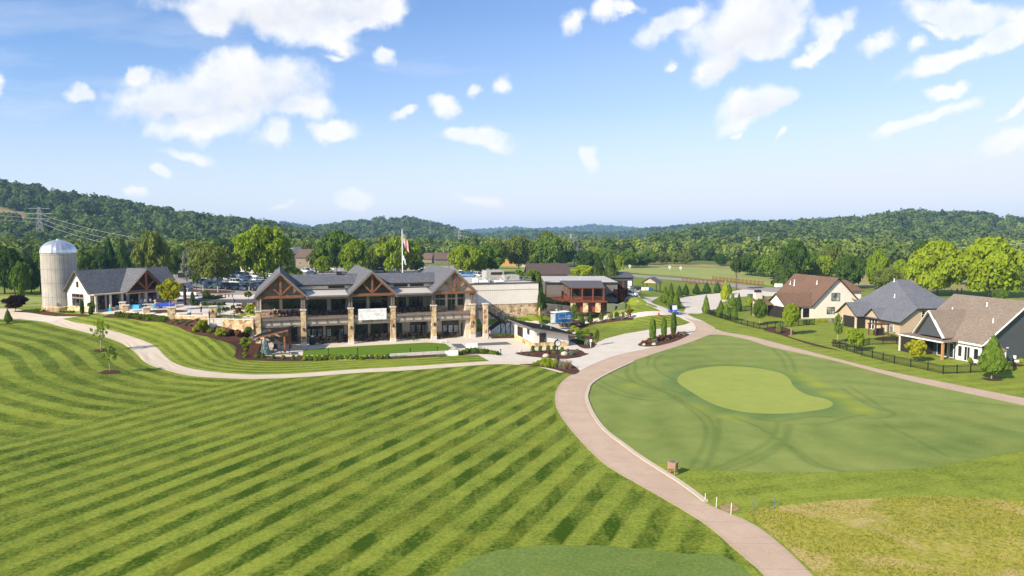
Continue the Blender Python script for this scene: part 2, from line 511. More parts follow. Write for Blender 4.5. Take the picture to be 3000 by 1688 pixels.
def metalroof(name, c, pitch=.5, axis=0):
 k = N(name)
 s = k.n('ShaderNodeSeparateXYZ'); k.l(k.objco(), s.inputs[0])
 fr = k.math('FRACT', k.math('DIVIDE', s.outputs[axis], pitch))
 rib = k.math('LESS_THAN', fr, .16)
 col = k.mix(rib, k.ramp(k.noise(k.pos(), .7, 3), [(.3, tuple(x * .85 for x in c)), (.7, c)]), tuple(min(1, x * 1.5) for x in c))
 M[name] = k.principled(col, .5, .1, .35, k.bump(rib, .6, .05))
metalroof('brown_metal_roof', (.105, .075, .062), .6)
metalroof('grey_metal_roof', (.11, .1, .098), .5)
simple('black_shingle_roof', (.02, .02, .023), .95, 0, .06)
k = N('silo_stave')
s = k.n('ShaderNodeSeparateXYZ'); k.l(k.objco(), s.inputs[0])
ang = k.math('ARCTAN2', s.outputs[1], s.outputs[0])
fr = k.math('FRACT', k.math('MULTIPLY', ang, 26 / (2 * math.pi)))
seam = k.math('LESS_THAN', fr, .07)
hoop = k.math('LESS_THAN', k.math('FRACT', k.math('DIVIDE', s.outputs[2], 2.62)), .022)
lines = k.math('MAXIMUM', seam, hoop)
base = k.ramp(k.noise(k.objco(), .5, 5), [(.3, (.36, .33, .29)), (.7, (.5, .465, .41))])
M['silo_stave'] = k.principled(k.mix(lines, base, (.22, .2, .18)), .8, 0, .2, k.bump(lines, .4, .03))
# ---- ground covers
def grass(name, dark, light, fine=7.0, patch=.12, stripes=None, extra=None, grain=1.1, bump=.5):
 k = N(name)
 p = k.pos()
 f1 = k.noise(p, fine, 5, .65)
 f2 = k.noise(p, patch, 4, .6)
 f3 = k.noise(p, patch * 6, 4, .6)
 c = lambda x, a: k.math('MULTIPLY', k.math('SUBTRACT', x, .5), a)
 f = k.math('ADD', k.math('ADD', c(f1, grain), c(f2, .45)), k.math('ADD', k.math('ADD', c(f3, .5), c(k.noise(p, .028, 3), .3)), .5))
 if stripes:
  f = stripes(k, f)
 mid = tuple((a + b) / 2 for a, b in zip(dark, light))
 col = k.ramp(f, [(.22, dark), (.5, mid), (.78, light)])
 col = k.mix(k.map(k.noise(p, patch * 2.3, 3), .5, .78, 0, .3), col, (light[0] * 1.25, light[1] * .98, light[2] * .9))
 if extra: col = extra(k, col, p)
 M[name] = k.principled(col, .9, 0, .1, k.bump(f1, bump, .08))
 return M[name]
def lawn_stripes(k, f):  # mowing bands: the light reflected by bent blades is put into the colour
 tot = k.math('ADD', f, k.attr('lift')); S = {}
 wear = k.map(k.noise(k.pos(), .07, 4), .34, .66, .3, 1.2)
 for nm, amp in (('ph1', .15), ('ph2', 0), ('ph3', .15)):
  ph = k.attr(nm); w = k.math('MULTIPLY', k.attr('w' + nm[2]), wear)
  wob = k.math('MULTIPLY', k.math('SUBTRACT', k.noise(k.pos(), .3, 3, .6), .5), .2)
  s = k.math('SINE', k.math('MULTIPLY', k.math('ADD', ph, wob), 2 * math.pi))
  S[nm] = k.math('MULTIPLY', k.map(s, -.5, .5, -1, 1, True), w)
  if amp: tot = k.math('ADD', tot, k.math('MULTIPLY', S[nm], amp))
 both = k.math('MULTIPLY', k.math('MINIMUM', S['ph1'], 0.0), k.math('MINIMUM', S['ph2'], 0.0))
 return k.math('SUBTRACT', tot, k.math('MULTIPLY', both, .2))
def far_ground(k, col, p):
 ln = k.n('ShaderNodeVectorMath', operation='LENGTH'); k.l(p, ln.inputs[0])
 t = k.map(ln.outputs['Value'], 220, 420, 0, .8)
 meadow = k.ramp(k.noise(p, .012, 4), [(.35, (.05, .085, .018)), (.55, (.15, .18, .045)), (.7, (.28, .25, .085))])
 return k.mix(t, col, meadow)
grass('lawn_grass', (.036, .075, .002), (.25, .3, .04), 4.0, .10, lawn_stripes, far_ground)
def fairway_extra(k, col, p):
 col = k.mix(k.math('MULTIPLY', k.attr('yellow'), .75), col, (.30, .34, .03))
 col = k.mix(k.math('MULTIPLY', k.attr('collar'), .5), col, (.07, .155, .05))
 return k.mix(k.math('MULTIPLY', k.attr('track'), .4), col, (.062, .115, .022))
def fair_stripes(k, f):
 s = k.math('SINE', k.math('MULTIPLY', k.attr('ph1'), 2 * math.pi))
 f = k.math('ADD', f, k.math('MULTIPLY', s, .05))
 return f
grass('fairway_grass', (.12, .175, .035), (.27, .32, .085), 5.0, .06, fair_stripes, fairway_extra, grain=.5, bump=.3)
grass('green_grass', (.24, .29, .055), (.33, .375, .085), 7.0, .08, None, None, grain=.35, bump=.15)
grass('tee_grass', (.085, .145, .025), (.19, .25, .06), 4.0, .1)
grass('turf_synthetic', (.088, .165, .015), (.125, .21, .022), 14, .2, grain=.4, bump=.1)
grass('range_grass', (.2, .24, .06), (.36, .39, .12), 1.2, .03)
grass('straw_meadow', (.2, .19, .06), (.4, .33, .14), 1.5, .03)
def straw_extra(k, col, p):
 d = k.noise(p, .16, 5, .6, 1.2)
 bare = k.map(d, .52, .6)
 d2 = k.math('ABSOLUTE', k.math('SUBTRACT', k.noise(p, .09, 3, .5, 2.0), .5))
 tracks = k.map(d2, .0, .02, .6, 0)
 s = k.math('MAXIMUM', k.math('MULTIPLY', bare, .75), k.math('MULTIPLY', tracks, .8))
 straw = k.ramp(k.noise(p, 6, 4), [(.3, (.34, .25, .09)), (.7, (.58, .45, .2))])
 return k.mix(s, col, straw)
grass('rough_straw', (.15, .17, .02), (.42, .38, .07), 3.0, .25, None, straw_extra, bump=.8)
def paving(name, a, b, rough=.85, joint=None, stain=.25):
 k = N(name)
 p = k.pos()
 f = k.math('ADD', k.math('MULTIPLY', k.noise(p, .35, 5, .65), .6), k.math('MULTIPLY', k.noise(p, 9, 3), .4))
 col = k.ramp(f, [(.3, a), (.7, b)])
 col = k.mix(k.map(k.noise(p, 1.1, 5, .7, .6), .56, .75, 0, stain), col, tuple(x * .55 for x in a))
 if joint:
  s = k.n('ShaderNodeSeparateXYZ'); k.l(p, s.inputs[0])
  rx = k.math('ADD', k.math('MULTIPLY', s.outputs[0], math.cos(.33)), k.math('MULTIPLY', s.outputs[1], math.sin(.33)))
  ry = k.math('SUBTRACT', k.math('MULTIPLY', s.outputs[1], math.cos(.33)), k.math('MULTIPLY', s.outputs[0], math.sin(.33)))
  j = k.math('MAXIMUM', k.math('LESS_THAN', k.math('FRACT', k.math('DIVIDE', rx, joint)), .018), k.math('LESS_THAN', k.math('FRACT', k.math('DIVIDE', ry, joint)), .018))
  col = k.mix(k.math('MULTIPLY', j, .35), col, tuple(x * .5 for x in a))
 M[name] = k.principled(col, rough, 0, .2, k.bump(f, .15, .02))
paving('concrete_pale', (.56, .5, .42), (.70, .635, .545), .85, 4.0, .12)
def pj(name, a, b):
 k = N(name); p = k.pos()
 f = k.math('ADD', k.math('MULTIPLY', k.noise(p, .3, 5, .65), .6), k.math('MULTIPLY', k.noise(p, 8, 3), .4))
 col = k.ramp(f, [(.3, a), (.7, b)])
 col = k.mix(k.map(k.noise(p, .9, 5, .7, .6), .55, .75, 0, .3), col, tuple(x * .6 for x in a))
 dj = k.attr('along')
 j = k.math('LESS_THAN', k.math('FRACT', k.math('DIVIDE', dj, 3.2)), .014)
 col = k.mix(k.math('MULTIPLY', j, .5), col, tuple(x * .45 for x in a))
 ed = k.attr('edge')
 col = k.mix(k.math('MULTIPLY', k.map(ed, .72, 1.0), .22), col, tuple(x * .6 for x in a))
 M[name] = k.principled(col, .85, 0, .2, k.bump(f, .15, .02))
pj('path_pink', (.43, .315, .225), (.57, .435, .325))
pj('path_cream', (.55, .46, .345), (.68, .58, .45))
paving('kerb_concrete', (.48, .4, .3), (.58, .5, .39), .85, None, .2)
paving('asphalt_worn', (.27, .24, .21), (.36, .325, .29), .9, None, .25)
paving('asphalt_new', (.06, .062, .068), (.1, .1, .108), .9, None, .15)
paving('court_grey', (.1, .105, .12), (.15, .155, .17), .8, None, .1)
paving('terrace_brown', (.26, .185, .13), (.36, .265, .19), .85, 1.2, .15)
k = N('mulch'); p = k.pos()
M['mulch'] = k.principled(k.ramp(k.math('ADD', k.math('MULTIPLY', k.noise(p, 9, 4, .7), .7), k.math('MULTIPLY', k.noise(p, .7, 3), .3)), [(.3, (.048, .022, .014)), (.55, (.105, .05, .034)), (.75, (.2, .105, .07))]), .95, 0, .1, k.bump(k.noise(p, 9, 4, .7), .9, .06))
k = N('bare'); p = k.pos()
M['bare'] = k.principled(k.ramp(k.noise(p, 1.2, 5), [(.35, (.17, .18, .04)), (.62, (.38, .26, .15))]), .95, 0, .1)
k = N('clay'); p = k.pos()
M['clay'] = k.principled(k.ramp(k.noise(p, .05, 5), [(.3, (.2, .13, .085)), (.7, (.36, .235, .155))]), .95, 0, .1)
def leaf(name, dark, light, trans=.28, hue=.0):
 k = N(name)
 p = k.pos()
 oi = k.n('ShaderNodeObjectInfo').outputs['Random']
 f = k.math('ADD', k.math('MULTIPLY', k.noise(p, .55, 3), .45), k.math('MULTIPLY', k.noise(p, 3.5, 2), .35))
 f = k.math('ADD', k.math('MULTIPLY', f, 1 - hue * .6), k.math('MULTIPLY', oi, .2 + hue))
 col = k.ramp(f, [(.25, dark), (.75, light)])
 a = k.n('ShaderNodeBsdfDiffuse'); b = k.n('ShaderNodeBsdfTranslucent')
 k.l(col, a.inputs[0])
 k.l(k.mix(1.0, col, (1.15, 1.1, .6), 'MULTIPLY'), b.inputs[0])
 mx = k.n('ShaderNodeMixShader'); mx.inputs[0].default_value = trans
 k.l(a.outputs[0], mx.inputs[1]); k.l(b.outputs[0], mx.inputs[2])
 k.l(mx.outputs[0], k.out.inputs['Surface'])
 M[name] = k.m
leaf('leaf_bright', (.125, .21, .012), (.33, .42, .04))
leaf('leaf_lime', (.17, .26, .012), (.42, .48, .04))
leaf('leaf_yellow', (.2, .24, .012), (.46, .44, .035))
leaf('leaf_mid', (.07, .14, .018), (.2, .29, .045))
leaf('leaf_dark', (.03, .075, .016), (.105, .175, .036))
leaf('leaf_olive', (.09, .13, .025), (.24, .285, .065))
leaf('leaf_conifer', (.03, .062, .016), (.1, .145, .035), .12)
leaf('leaf_arbor', (.06, .12, .014), (.18, .25, .03), .15)
leaf('leaf_purple', (.018, .008, .008), (.065, .025, .022), .2)
leaf('leaf_rust', (.14, .055, .025), (.3, .13, .06), .2)
leaf('leaf_grey', (.13, .16, .11), (.3, .33, .26), .2)
leaf('leaf_blue', (.13, .2, .19), (.33, .42, .4), .15)
leaf('leaf_dead', (.16, .12, .085), (.3, .24, .18), .15)
leaf('leaf_plume', (.24, .17, .09), (.45, .34, .2), .3)
leaf('leaf_forest', (.026, .062, .02), (.145, .205, .058), .25, .45)
leaf('leaf_valley', (.05, .1, .02), (.22, .285, .06), .25, .4)
leaf('tuft', (.17, .2, .02), (.4, .37, .08), .3)
simple('bark', (.13, .095, .07), .95, var=.3, scale=4)
simple('bark_pale', (.4, .33, .25), .95, var=.25, scale=4)
def flag_mat():
 k = N('flag_cloth')
 uv = k.n('ShaderNodeUVMap'); s = k.n('ShaderNodeSeparateXYZ'); k.l(uv.outputs[0], s.inputs[0])
 st = k.math('LESS_THAN', k.math('FRACT', k.math('MULTIPLY', s.outputs[1], 6.5)), .5)
 col = k.mix(st, (.75, .72, .7), (.5, .02, .03))
 canton = k.math('MULTIPLY', k.math('LESS_THAN', s.outputs[0], .4), k.math('GREATER_THAN', s.outputs[1], .4615))
 v = k.n('ShaderNodeTexVoronoi', feature='F1', i_Scale=1.0, i_Randomness=0.0)
 mp = k.n('ShaderNodeMapping'); mp.inputs['Scale'].default_value = (18, 12, 1); k.l(uv.outputs[0], mp.inputs[0]); k.l(mp.outputs[0], v.inputs['Vector'])
 star = k.math('LESS_THAN', v.outputs['Distance'], .28)
 col = k.mix(canton, col, k.mix(star, (.02, .03, .14), (.8, .8, .8)))
 M['flag_cloth'] = k.principled(col, .8, 0, .1)
flag_mat()
# ------------------------------------------------------------------ ground
def smooth_line(pts, n=6):
 """Catmull-Rom through 2D points"""
 P = [np.array(p, float) for p in pts]
 out = []
 for i in range(len(P) - 1):
  p0 = P[max(i - 1, 0)]; p1 = P[i]; p2 = P[i + 1]; p3 = P[min(i + 2, len(P) - 1)]
  for k in range(n):
   t = k / n
   out.append(.5 * ((2 * p1) + (-p0 + p2) * t + (2 * p0 - 5 * p1 + 4 * p2 - p3) * t * t + (-p0 + 3 * p1 - 3 * p2 + p3) * t ** 3))
 out.append(P[-1])
 return out
def smooth_loop(pts, n=5):
 P = [np.array(p, float) for p in pts]; m = len(P); out = []
 for i in range(m):
  p0, p1, p2, p3 = P[i - 1], P[i], P[(i + 1) % m], P[(i + 2) % m]
  for k in range(n):
   t = k / n
   out.append(.5 * ((2 * p1) + (-p0 + p2) * t + (2 * p0 - 5 * p1 + 4 * p2 - p3) * t * t + (-p0 + 3 * p1 - 3 * p2 + p3) * t ** 3))
 return out
def px(pts):
 return [at(u, v)[:2] for u, v in pts]
def dist_poly(x, y, pts):
 """distance from many points to a polyline, and length along it"""
 best = np.full(len(x), 1e9); al = np.zeros(len(x)); L = 0.0
 for a, b in zip(pts[:-1], pts[1:]):
  ax, ay = a[0], a[1]; dx, dy = b[0] - ax, b[1] - ay
  ln = math.hypot(dx, dy)
  if ln < 1e-6: continue
  t = np.clip(((x - ax) * dx + (y - ay) * dy) / (ln * ln), 0, 1)
  d = np.hypot(x - ax - t * dx, y - ay - t * dy)
  m = d < best
  best[m] = d[m]; al[m] = L + t[m] * ln
  L += ln
 return best, al
def inside(x, y, poly):
 r = np.zeros(len(x), bool)
 j = len(poly) - 1
 for i in range(len(poly)):
  xi, yi = poly[i][0], poly[i][1]; xj, yj = poly[j][0], poly[j][1]
  c = ((yi > y) != (yj > y)) & (x < (xj - xi) * (y - yi) / ((yj - yi) if yj != yi else 1e-9) + xi)
  r ^= c
  j = i
 return r
def set_attr(me, name, vals):
 a = me.attributes.new(name, 'FLOAT', 'POINT')
 a.data.foreach_set('value', np.asarray(vals, np.float32))
def sheet(name, outline, mat, dz, cell=2.0, kind='structure', attrs=None, skirt=0.0, **tags):
 """a ground cover lying on the terrain inside a closed outline of world points"""
 P = [(float(p[0]), float(p[1])) for p in outline]
 q = [P[0]]
 for p in P[1:]:
  if math.hypot(p[0] - q[-1][0], p[1] - q[-1][1]) > .02: q.append(p)
 if math.hypot(q[0][0] - q[-1][0], q[0][1] - q[-1][1]) < .02: q.pop()
 pp = []
 for i in range(len(q)):
  a, b = q[i], q[(i + 1) % len(q)]
  m = max(1, int(math.hypot(b[0] - a[0], b[1] - a[1]) / cell))
  for k in range(m):
   pp.append((a[0] + (b[0] - a[0]) * k / m, a[1] + (b[1] - a[1]) * k / m))
 A = np.array(pp)
 x0, y0 = A.min(0); x1, y1 = A.max(0)
 gx, gy = np.meshgrid(np.arange(x0 + cell * .37, x1, cell), np.arange(y0 + cell * .41, y1, cell))
 gx = gx.ravel(); gy = gy.ravel()
 ins = inside(gx, gy, pp)
 gx, gy = gx[ins], gy[ins]
 d, _ = dist_poly(gx, gy, pp + [pp[0]])
 ok = d > cell * .35
 vs = [Vector(p) for p in pp] + [Vector((a, b)) for a, b in zip(gx[ok], gy[ok])]
 n = len(pp)
 r = delaunay_2d_cdt(vs, [(i, (i + 1) % n) for i in range(n)], [list(range(n))], 1, 1e-4)
 V = np.array([(p[0], p[1]) for p in r[0]])
 z = h_many(V[:, 0], V[:, 1]) + dz
 me = bpy.data.meshes.new(name)
 faces = [tuple(f) for f in r[2]]
 me.from_pydata([(a, b, c) for (a, b), c in zip(V, z)], [], faces)
 import bmesh
 bm = bmesh.new(); bm.from_mesh(me)
 for f in bm.faces:
  if f.normal.z < 0: f.normal_flip()
 bm.to_mesh(me); bm.free()
 me.materials.append(mat)
 if attrs:
  for k_, v_ in attrs(V[:, 0], V[:, 1]).items(): set_attr(me, k_, v_)
 me.polygons.foreach_set('use_smooth', [True] * len(me.polygons))
 o = bpy.data.objects.new(name, me); COL.objects.link(o)
 o['kind'] = kind
 if tags: tag(o, **tags)
 return o
def ribbon(name, left, right, mat, dz, n=6, world=False, thick=0.0, across=3):
 """a strip between two edges given in photo pixels"""
 a = left if world else px(left); b = right if world else px(right)
 def resample(p, m):
  p = np.array(smooth_line(p, 8)); s = np.concatenate([[0], np.cumsum(np.hypot(*np.diff(p, axis=0).T))])
  t = np.linspace(0, s[-1], m)
  return np.stack([np.interp(t, s, p[:, 0]), np.interp(t, s, p[:, 1])], 1), s[-1]
 m = n
 A, L = resample(a, m); B, L2 = resample(b, m)
 vs = []; al = []; ed = []
 for j in range(across + 1):
  w = j / across
  Q = A * (1 - w) + B * w
  z = h_many(Q[:, 0], Q[:, 1]) + dz
  vs += [(q[0], q[1], zz) for q, zz in zip(Q, z)]
  al += list(np.linspace(0, (L + L2) / 2, m)); ed += [abs(2 * w - 1)] * m
 fs = []
 for j in range(across):
  for i in range(m - 1):
   fs.append((j * m + i, (j + 1) * m + i, (j + 1) * m + i + 1, j * m + i + 1))
 if thick:
  nb = len(vs)
  for side in (0, across):
   base = len(vs)
   vs += [(vs[side * m + i][0], vs[side * m + i][1], vs[side * m + i][2] - thick) for i in range(m)]
   al += al[:m]; ed += [1] * m
   fs += [(side * m + i, side * m + i + 1, base + i + 1, base + i) for i in range(m - 1)]
 me = bpy.data.meshes.new(name)
 me.from_pydata(vs, [], fs)
 import bmesh
 bm = bmesh.new(); bm.from_mesh(me)
 for f in bm.faces:
  if f.normal.z < -.01: f.normal_flip()
 bm.to_mesh(me); bm.free()
 set_attr(me, 'along', al); set_attr(me, 'edge', ed)
 me.materials.append(mat)
 o = bpy.data.objects.new(name, me); COL.objects.link(o)
 o['kind'] = 'structure'
 return o
MAIN_L = [(2285, 1760), (2240, 1688), (2210, 1659), (2145, 1603), (2061, 1533), (1926, 1451), (1800, 1379), (1748, 1340), (1678, 1266), (1634, 1204), (1626, 1164), (1636, 1133), (1660, 1107), (1700, 1086), (1743, 1065), (1809, 1041), (1917, 1017), (1982, 997), (2022, 980), (2038, 964), (2034, 950), (2020, 940), (2004, 931)]
MAIN_R = [(2440, 1760), (2382, 1688), (2289, 1598), (2200, 1533), (2061, 1472), (1986, 1416), (1879, 1347), (1828, 1310), (1766, 1261), (1731, 1213), (1714, 1169), (1718, 1145), (1730, 1123), (1776, 1095), (1852, 1060), (1939, 1030), (2026, 1002), (2080, 981), (2100, 971), (2088, 960), (2065, 943)]
EAST_T = [(2040, 958), (2091, 963), (2124, 973), (2200, 986), (2260, 1001), (2436, 1047), (2593, 1086), (2803, 1128), (3000, 1167), (3250, 1215)]
EAST_B = [(2050, 984), (2085, 981), (2124, 982), (2191, 995), (2260, 1017), (2436, 1055), (2593, 1097), (2698, 1123), (3000, 1188), (3250, 1240)]
WEST_B = [(-300, 940), (0, 935), (60, 935), (112, 939), (196, 961), (300, 986), (370, 1014), (405, 1042), (433, 1066), (489, 1085), (559, 1101), (664, 1108), (769, 1110), (900, 1104), (1060, 1092), (1200, 1085), (1380, 1071.5), (1480, 1067), (1600, 1075)]
WEST_T = [(-300, 902), (0, 904), (80, 912), (130, 920), (178, 933), (217, 944), (314, 965), (384, 986), (447, 1010), (479, 1038), (507, 1062), (559, 1080), (629, 1090.5), (734, 1098), (821, 1097), (900, 1093), (1054, 1082), (1166, 1076), (1380, 1062), (1471, 1058), (1590, 1060)]
W_wb = px(WEST_B); W_wt = px(WEST_T); W_ml = px(MAIN_L); W_mr = px(MAIN_R)
# ---- the one ground sheet
def axis(lo, hi, dense0, dense1, step, grow):
 a = list(np.arange(dense0, dense1 + step, step))
 s = step; x = a[-1]
 while x < hi:
  s *= grow; x += s; a.append(x)
 s = step; x = a[0]; pre = []
 while x > lo:
  s *= grow; x -= s; pre.append(x)
 return np.array(pre[::-1] + a)
gx = axis(-4900, 4900, -105, 100, .75, 1.065)
gy = axis(-300, 5000, 22, 150, .75, 1.04)
GX, GY = np.meshgrid(gx, gy)
fx = GX.ravel(); fy = GY.ravel()
gz = h_many(fx, fy)
nx, ny = len(gx), len(gy)
idx = np.arange(nx * ny).reshape(ny, nx)
quads = np.stack([idx[:-1, :-1], idx[:-1, 1:], idx[1:, 1:], idx[1:, :-1]], -1).reshape(-1, 4)
me = bpy.data.meshes.new('ground')
me.from_pydata(np.stack([fx, fy, gz], 1).tolist(), [], quads.tolist())
near = (np.abs(fx) < 115) & (fy < 152) & (fy > 15)
xs, ys = fx[near], fy[near]
ph1 = np.zeros(len(fx)); ph2 = np.zeros(len(fx)); ph3 = np.zeros(len(fx)); w1 = np.zeros(len(fx)); w2 = np.zeros(len(fx)); w3 = np.zeros(len(fx))
a1 = R(65); a2 = R(95)
p1 = (-xs * math.sin(a1) + ys * math.cos(a1)) / 2.55
p2 = (-xs * math.sin(a2) + ys * math.cos(a2)) / 3.1
bA = np.array(flat(700, 1118)[:2]); bB = np.array(flat(-60, 1300, .4)[:2])
bd = (bB - bA) / np.hypot(*(bB - bA)); sgn = (xs - bA[0]) * (-bd[1]) + (ys - bA[1]) * bd[0]
inner_sign = np.sign((flat(150, 1100, 1.6)[0] - bA[0]) * (-bd[1]) + (flat(150, 1100, 1.6)[1] - bA[1]) * bd[0])
sgn *= inner_sign
curved = np.clip(sgn / 2.5 + .5, 0, 1)
dB, _ = dist_poly(xs, ys, W_wb)
dT, _ = dist_poly(xs, ys, W_wt)
above = inside(xs, ys, W_wt + [(60, 160), (-160, 160)])           # between path and clubhouse
below = ~inside(xs, ys, W_wb + [(60, 160), (-160, 160)])
mleft = inside(xs, ys, W_ml[:16] + W_wb[::-1][1:] + [(-160, 120), (-160, 10), (20, 10)])
ph3n = np.where(above, dT / 1.75, dB / 3.05 + .2)
w3n = np.where(above, 1.0, curved * below * mleft)
ph1n, w1n = p1, (1 - curved) * below * mleft
ph2n = p2
tt = np.clip((xs + 30) / 14, 0, 1) * np.clip((82 - ys) / 14, 0, 1)
w2n = (1 - curved) * below * mleft * tt
right = ~above & ~mleft
ph1n = np.where(right, (xs * .26 - ys * .97) / 2.6, ph1n); w1n = np.where(right, .35, w1n)
for arr, val in ((ph1, ph1n), (ph2, ph2n), (ph3, ph3n), (w1, w1n), (w2, w2n), (w3, w3n)):
 arr[near] = val
lift = np.zeros(len(fx)); lift[near] = np.where(right, .15, np.where(above, .1, 0.0))
lift[~near] = .1
for nm, arr in (('lift', lift), ('ph1', ph1), ('ph2', ph2), ('ph3', ph3), ('w1', w1), ('w2', w2), ('w3', w3)):
 set_attr(me, nm, arr)
me.materials.append(M['lawn_grass'])
me.polygons.foreach_set('use_smooth', [True] * len(me.polygons))
o = bpy.data.objects.new('ground', me); COL.objects.link(o)
tag(o, kind='structure')
# ---- fairway with the green in it
ARC = [(2040, 1462), (1900, 1362), (1860, 1333), (1920, 1355), (2033, 1374), (2266, 1386), (2499, 1384), (2732, 1370), (2871, 1343), (3000, 1320), (3200, 1290)]
fair_px = MAIN_R[17:6:-1] + [(1836, 1322)] + ARC[3:] + EAST_B[:1:-1]
GREEN = [(1985, 1118), (2000, 1094), (2050, 1080), (2122, 1073), (2200, 1077), (2279, 1091), (2312, 1110), (2325, 1132), (2360, 1155), (2420, 1170), (2440, 1183), (2425, 1196), (2370, 1206), (2305, 1212), (2230, 1212), (2174, 1207), (2095, 1187), (2027, 1150)]
def zz(pts):   # zoomed picture pixels to photo pixels
 return [(1650 + a * .5241, 950 + b * .5241) for a, b in pts]
TRACKS = [zz(t) for t in (
 [(180, 330), (300, 390), (480, 425), (640, 410)], [(200, 315), (330, 375), (500, 410), (620, 400)],
 [(360, 215), (360, 290), (430, 340), (560, 380), (660, 440), (760, 520), (800, 590), (780, 690), (720, 790), (660, 880)],
 [(405, 215), (405, 280), (480, 340), (600, 390), (700, 450), (810, 520), (850, 600), (830, 700), (800, 790), (765, 860)],
 [(480, 180), (470, 230)], [(560, 170), (510, 210), (530, 260), (620, 310)],
 [(250, 270), (340, 310), (450, 340), (600, 370), (700, 400)],
 [(870, 530), (870, 620), (840, 720), (800, 800)],
 [(950, 520), (1080, 570), (1180, 630), (1260, 690), (1380, 780), (1520, 815), (1680, 850)],
 [(1200, 640), (1300, 700), (1420, 780), (1600, 830), (1820, 860)],
 [(1200, 550), (1180, 620), (1100, 690), (980, 750), (840, 810)], [(1250, 560), (1230, 640), (1120, 720), (980, 780), (860, 830)], [(1275, 560), (1240, 660), (1100, 760), (930, 830)],
 [(1170, 140), (1220, 190), (1250, 260)], [(1230, 150), (1275, 200), (1300, 270)],
 [(1560, 360), (1650, 420), (1750, 470), (1850, 500), (1790, 525), (1690, 525)], [(1600, 350), (1700, 410), (1780, 465), (1860, 495)],
 [(1340, 560), (1470, 555), (1600, 520), (1690, 510)], [(1060, 520), (1200, 545), (1350, 520), (1500, 520)],
 [(1740, 405), (2000, 425), (2300, 440), (2576, 465)], [(1800, 560), (2000, 660), (2150, 740)],
 [(640, 250), (560, 220), (640, 225), (760, 240)], [(700, 250), (780, 232), (900, 225), (1050, 240)])]
W_tracks = [smooth_line(px(t), 5) for t in TRACKS]
W_green = smooth_loop(px(GREEN))
YEL = [flat(u, v) for u, v in zz([(1290, 280), (1350, 310), (1420, 335), (1520, 400), (1580, 440), (1640, 475)])]
YEL2 = [flat(u, v) for u, v in zz([(860, 222), (980, 225), (1130, 240), (380, 340), (940, 520), (780, 470)])]
def fair_attr(x, y):
 t = np.zeros(len(x))
 for tr in W_tracks:
  d, _ = dist_poly(x, y, tr)
  t = np.maximum(t, np.clip(1.25 - d / .27, 0, 1))
 g, _ = dist_poly(x, y, list(W_green) + [W_green[0]])
 col = np.clip(1.2 - g / 2.4, 0, 1)
 yl = np.zeros(len(x))
 for p in YEL: yl = np.maximum(yl, np.clip(1.15 - np.hypot((x - p[0]) / 1.9, (y - p[1]) / 2.3), 0, 1))
 for p in YEL2: yl = np.maximum(yl, .6 * np.clip(1.15 - np.hypot((x - p[0]) / 1.8, (y - p[1]) / 1.6), 0, 1))
 c = flat(2700, 1280)
 return {'track': t, 'collar': col, 'yellow': yl, 'ph1': np.hypot(x - c[0], (y - c[1]) * 1.0) / 5.0}
W_fair = px(fair_px)
sheet('fairway', W_fair, M['fairway_grass'], .012, .3, attrs=fair_attr)
sheet('putting_green', W_green, M['green_grass'], .022, 1.5)
sheet('tee_box', px([(1250, 1760), (1308, 1688), (1374, 1640), (1462, 1611), (1572, 1598), (1748, 1598), (1880, 1609), (2000, 1622), (2110, 1626), (2170, 1655), (2205, 1688), (2240, 1760)]), M['tee_grass'], .012, 1.0)
sheet('rough', px([(2205, 1518), (2175, 1500), (2230, 1488), (2330, 1478), (2450, 1466), (2560, 1462), (2700, 1452), (2850, 1458), (3000, 1470), (3250, 1470), (3400, 1800), (2480, 1800), (2400, 1690), (2300, 1600)]), M['rough_straw'], .014, .8)
sheet('bare_soil', smooth_loop(px([(2108, 1488), (2120, 1477), (2145, 1474), (2165, 1483), (2160, 1496), (2130, 1500)])), M['bare'], .016, .5)
# ---- paths
ribbon('cart_path', MAIN_L, MAIN_R, M['path_pink'], .035, 220, thick=.09)
ribbon('cart_path', EAST_T, EAST_B, M['path_pink'], .031, 120, thick=.08)
ribbon('footpath', WEST_T, WEST_B, M['path_cream'], .034, 200, thick=.12)
kin = [W_mr[i] for i in range(4, 15)]
kin = smooth_line(kin, 10)
kout = []
for i, p in enumerate(kin):
 a = np.array(kin[max(i - 1, 0)]); b = np.array(kin[min(i + 1, len(kin) - 1)])
 t = (b - a) / max(1e-6, np.hypot(*(b - a))); kout.append((p[0] + t[1] * .38, p[1] - t[0] * .38))
mb = MB()
zk = [h(p[0], p[1]) for p in kin]
for i in range(len(kin) - 1):
 a, b, c, d = kin[i], kin[i + 1], kout[i + 1], kout[i]
 mb.hexa([(d[0], d[1], zk[i] - .1), (c[0], c[1], zk[i + 1] - .1), (b[0], b[1], zk[i + 1] - .1), (a[0], a[1], zk[i] - .1)],
   [(d[0], d[1], zk[i] + .13), (c[0], c[1], zk[i + 1] + .13), (b[0], b[1], zk[i + 1] + .13), (a[0], a[1], zk[i] + .13)])
mb.build('kerb', M['kerb_concrete'], kind='structure')
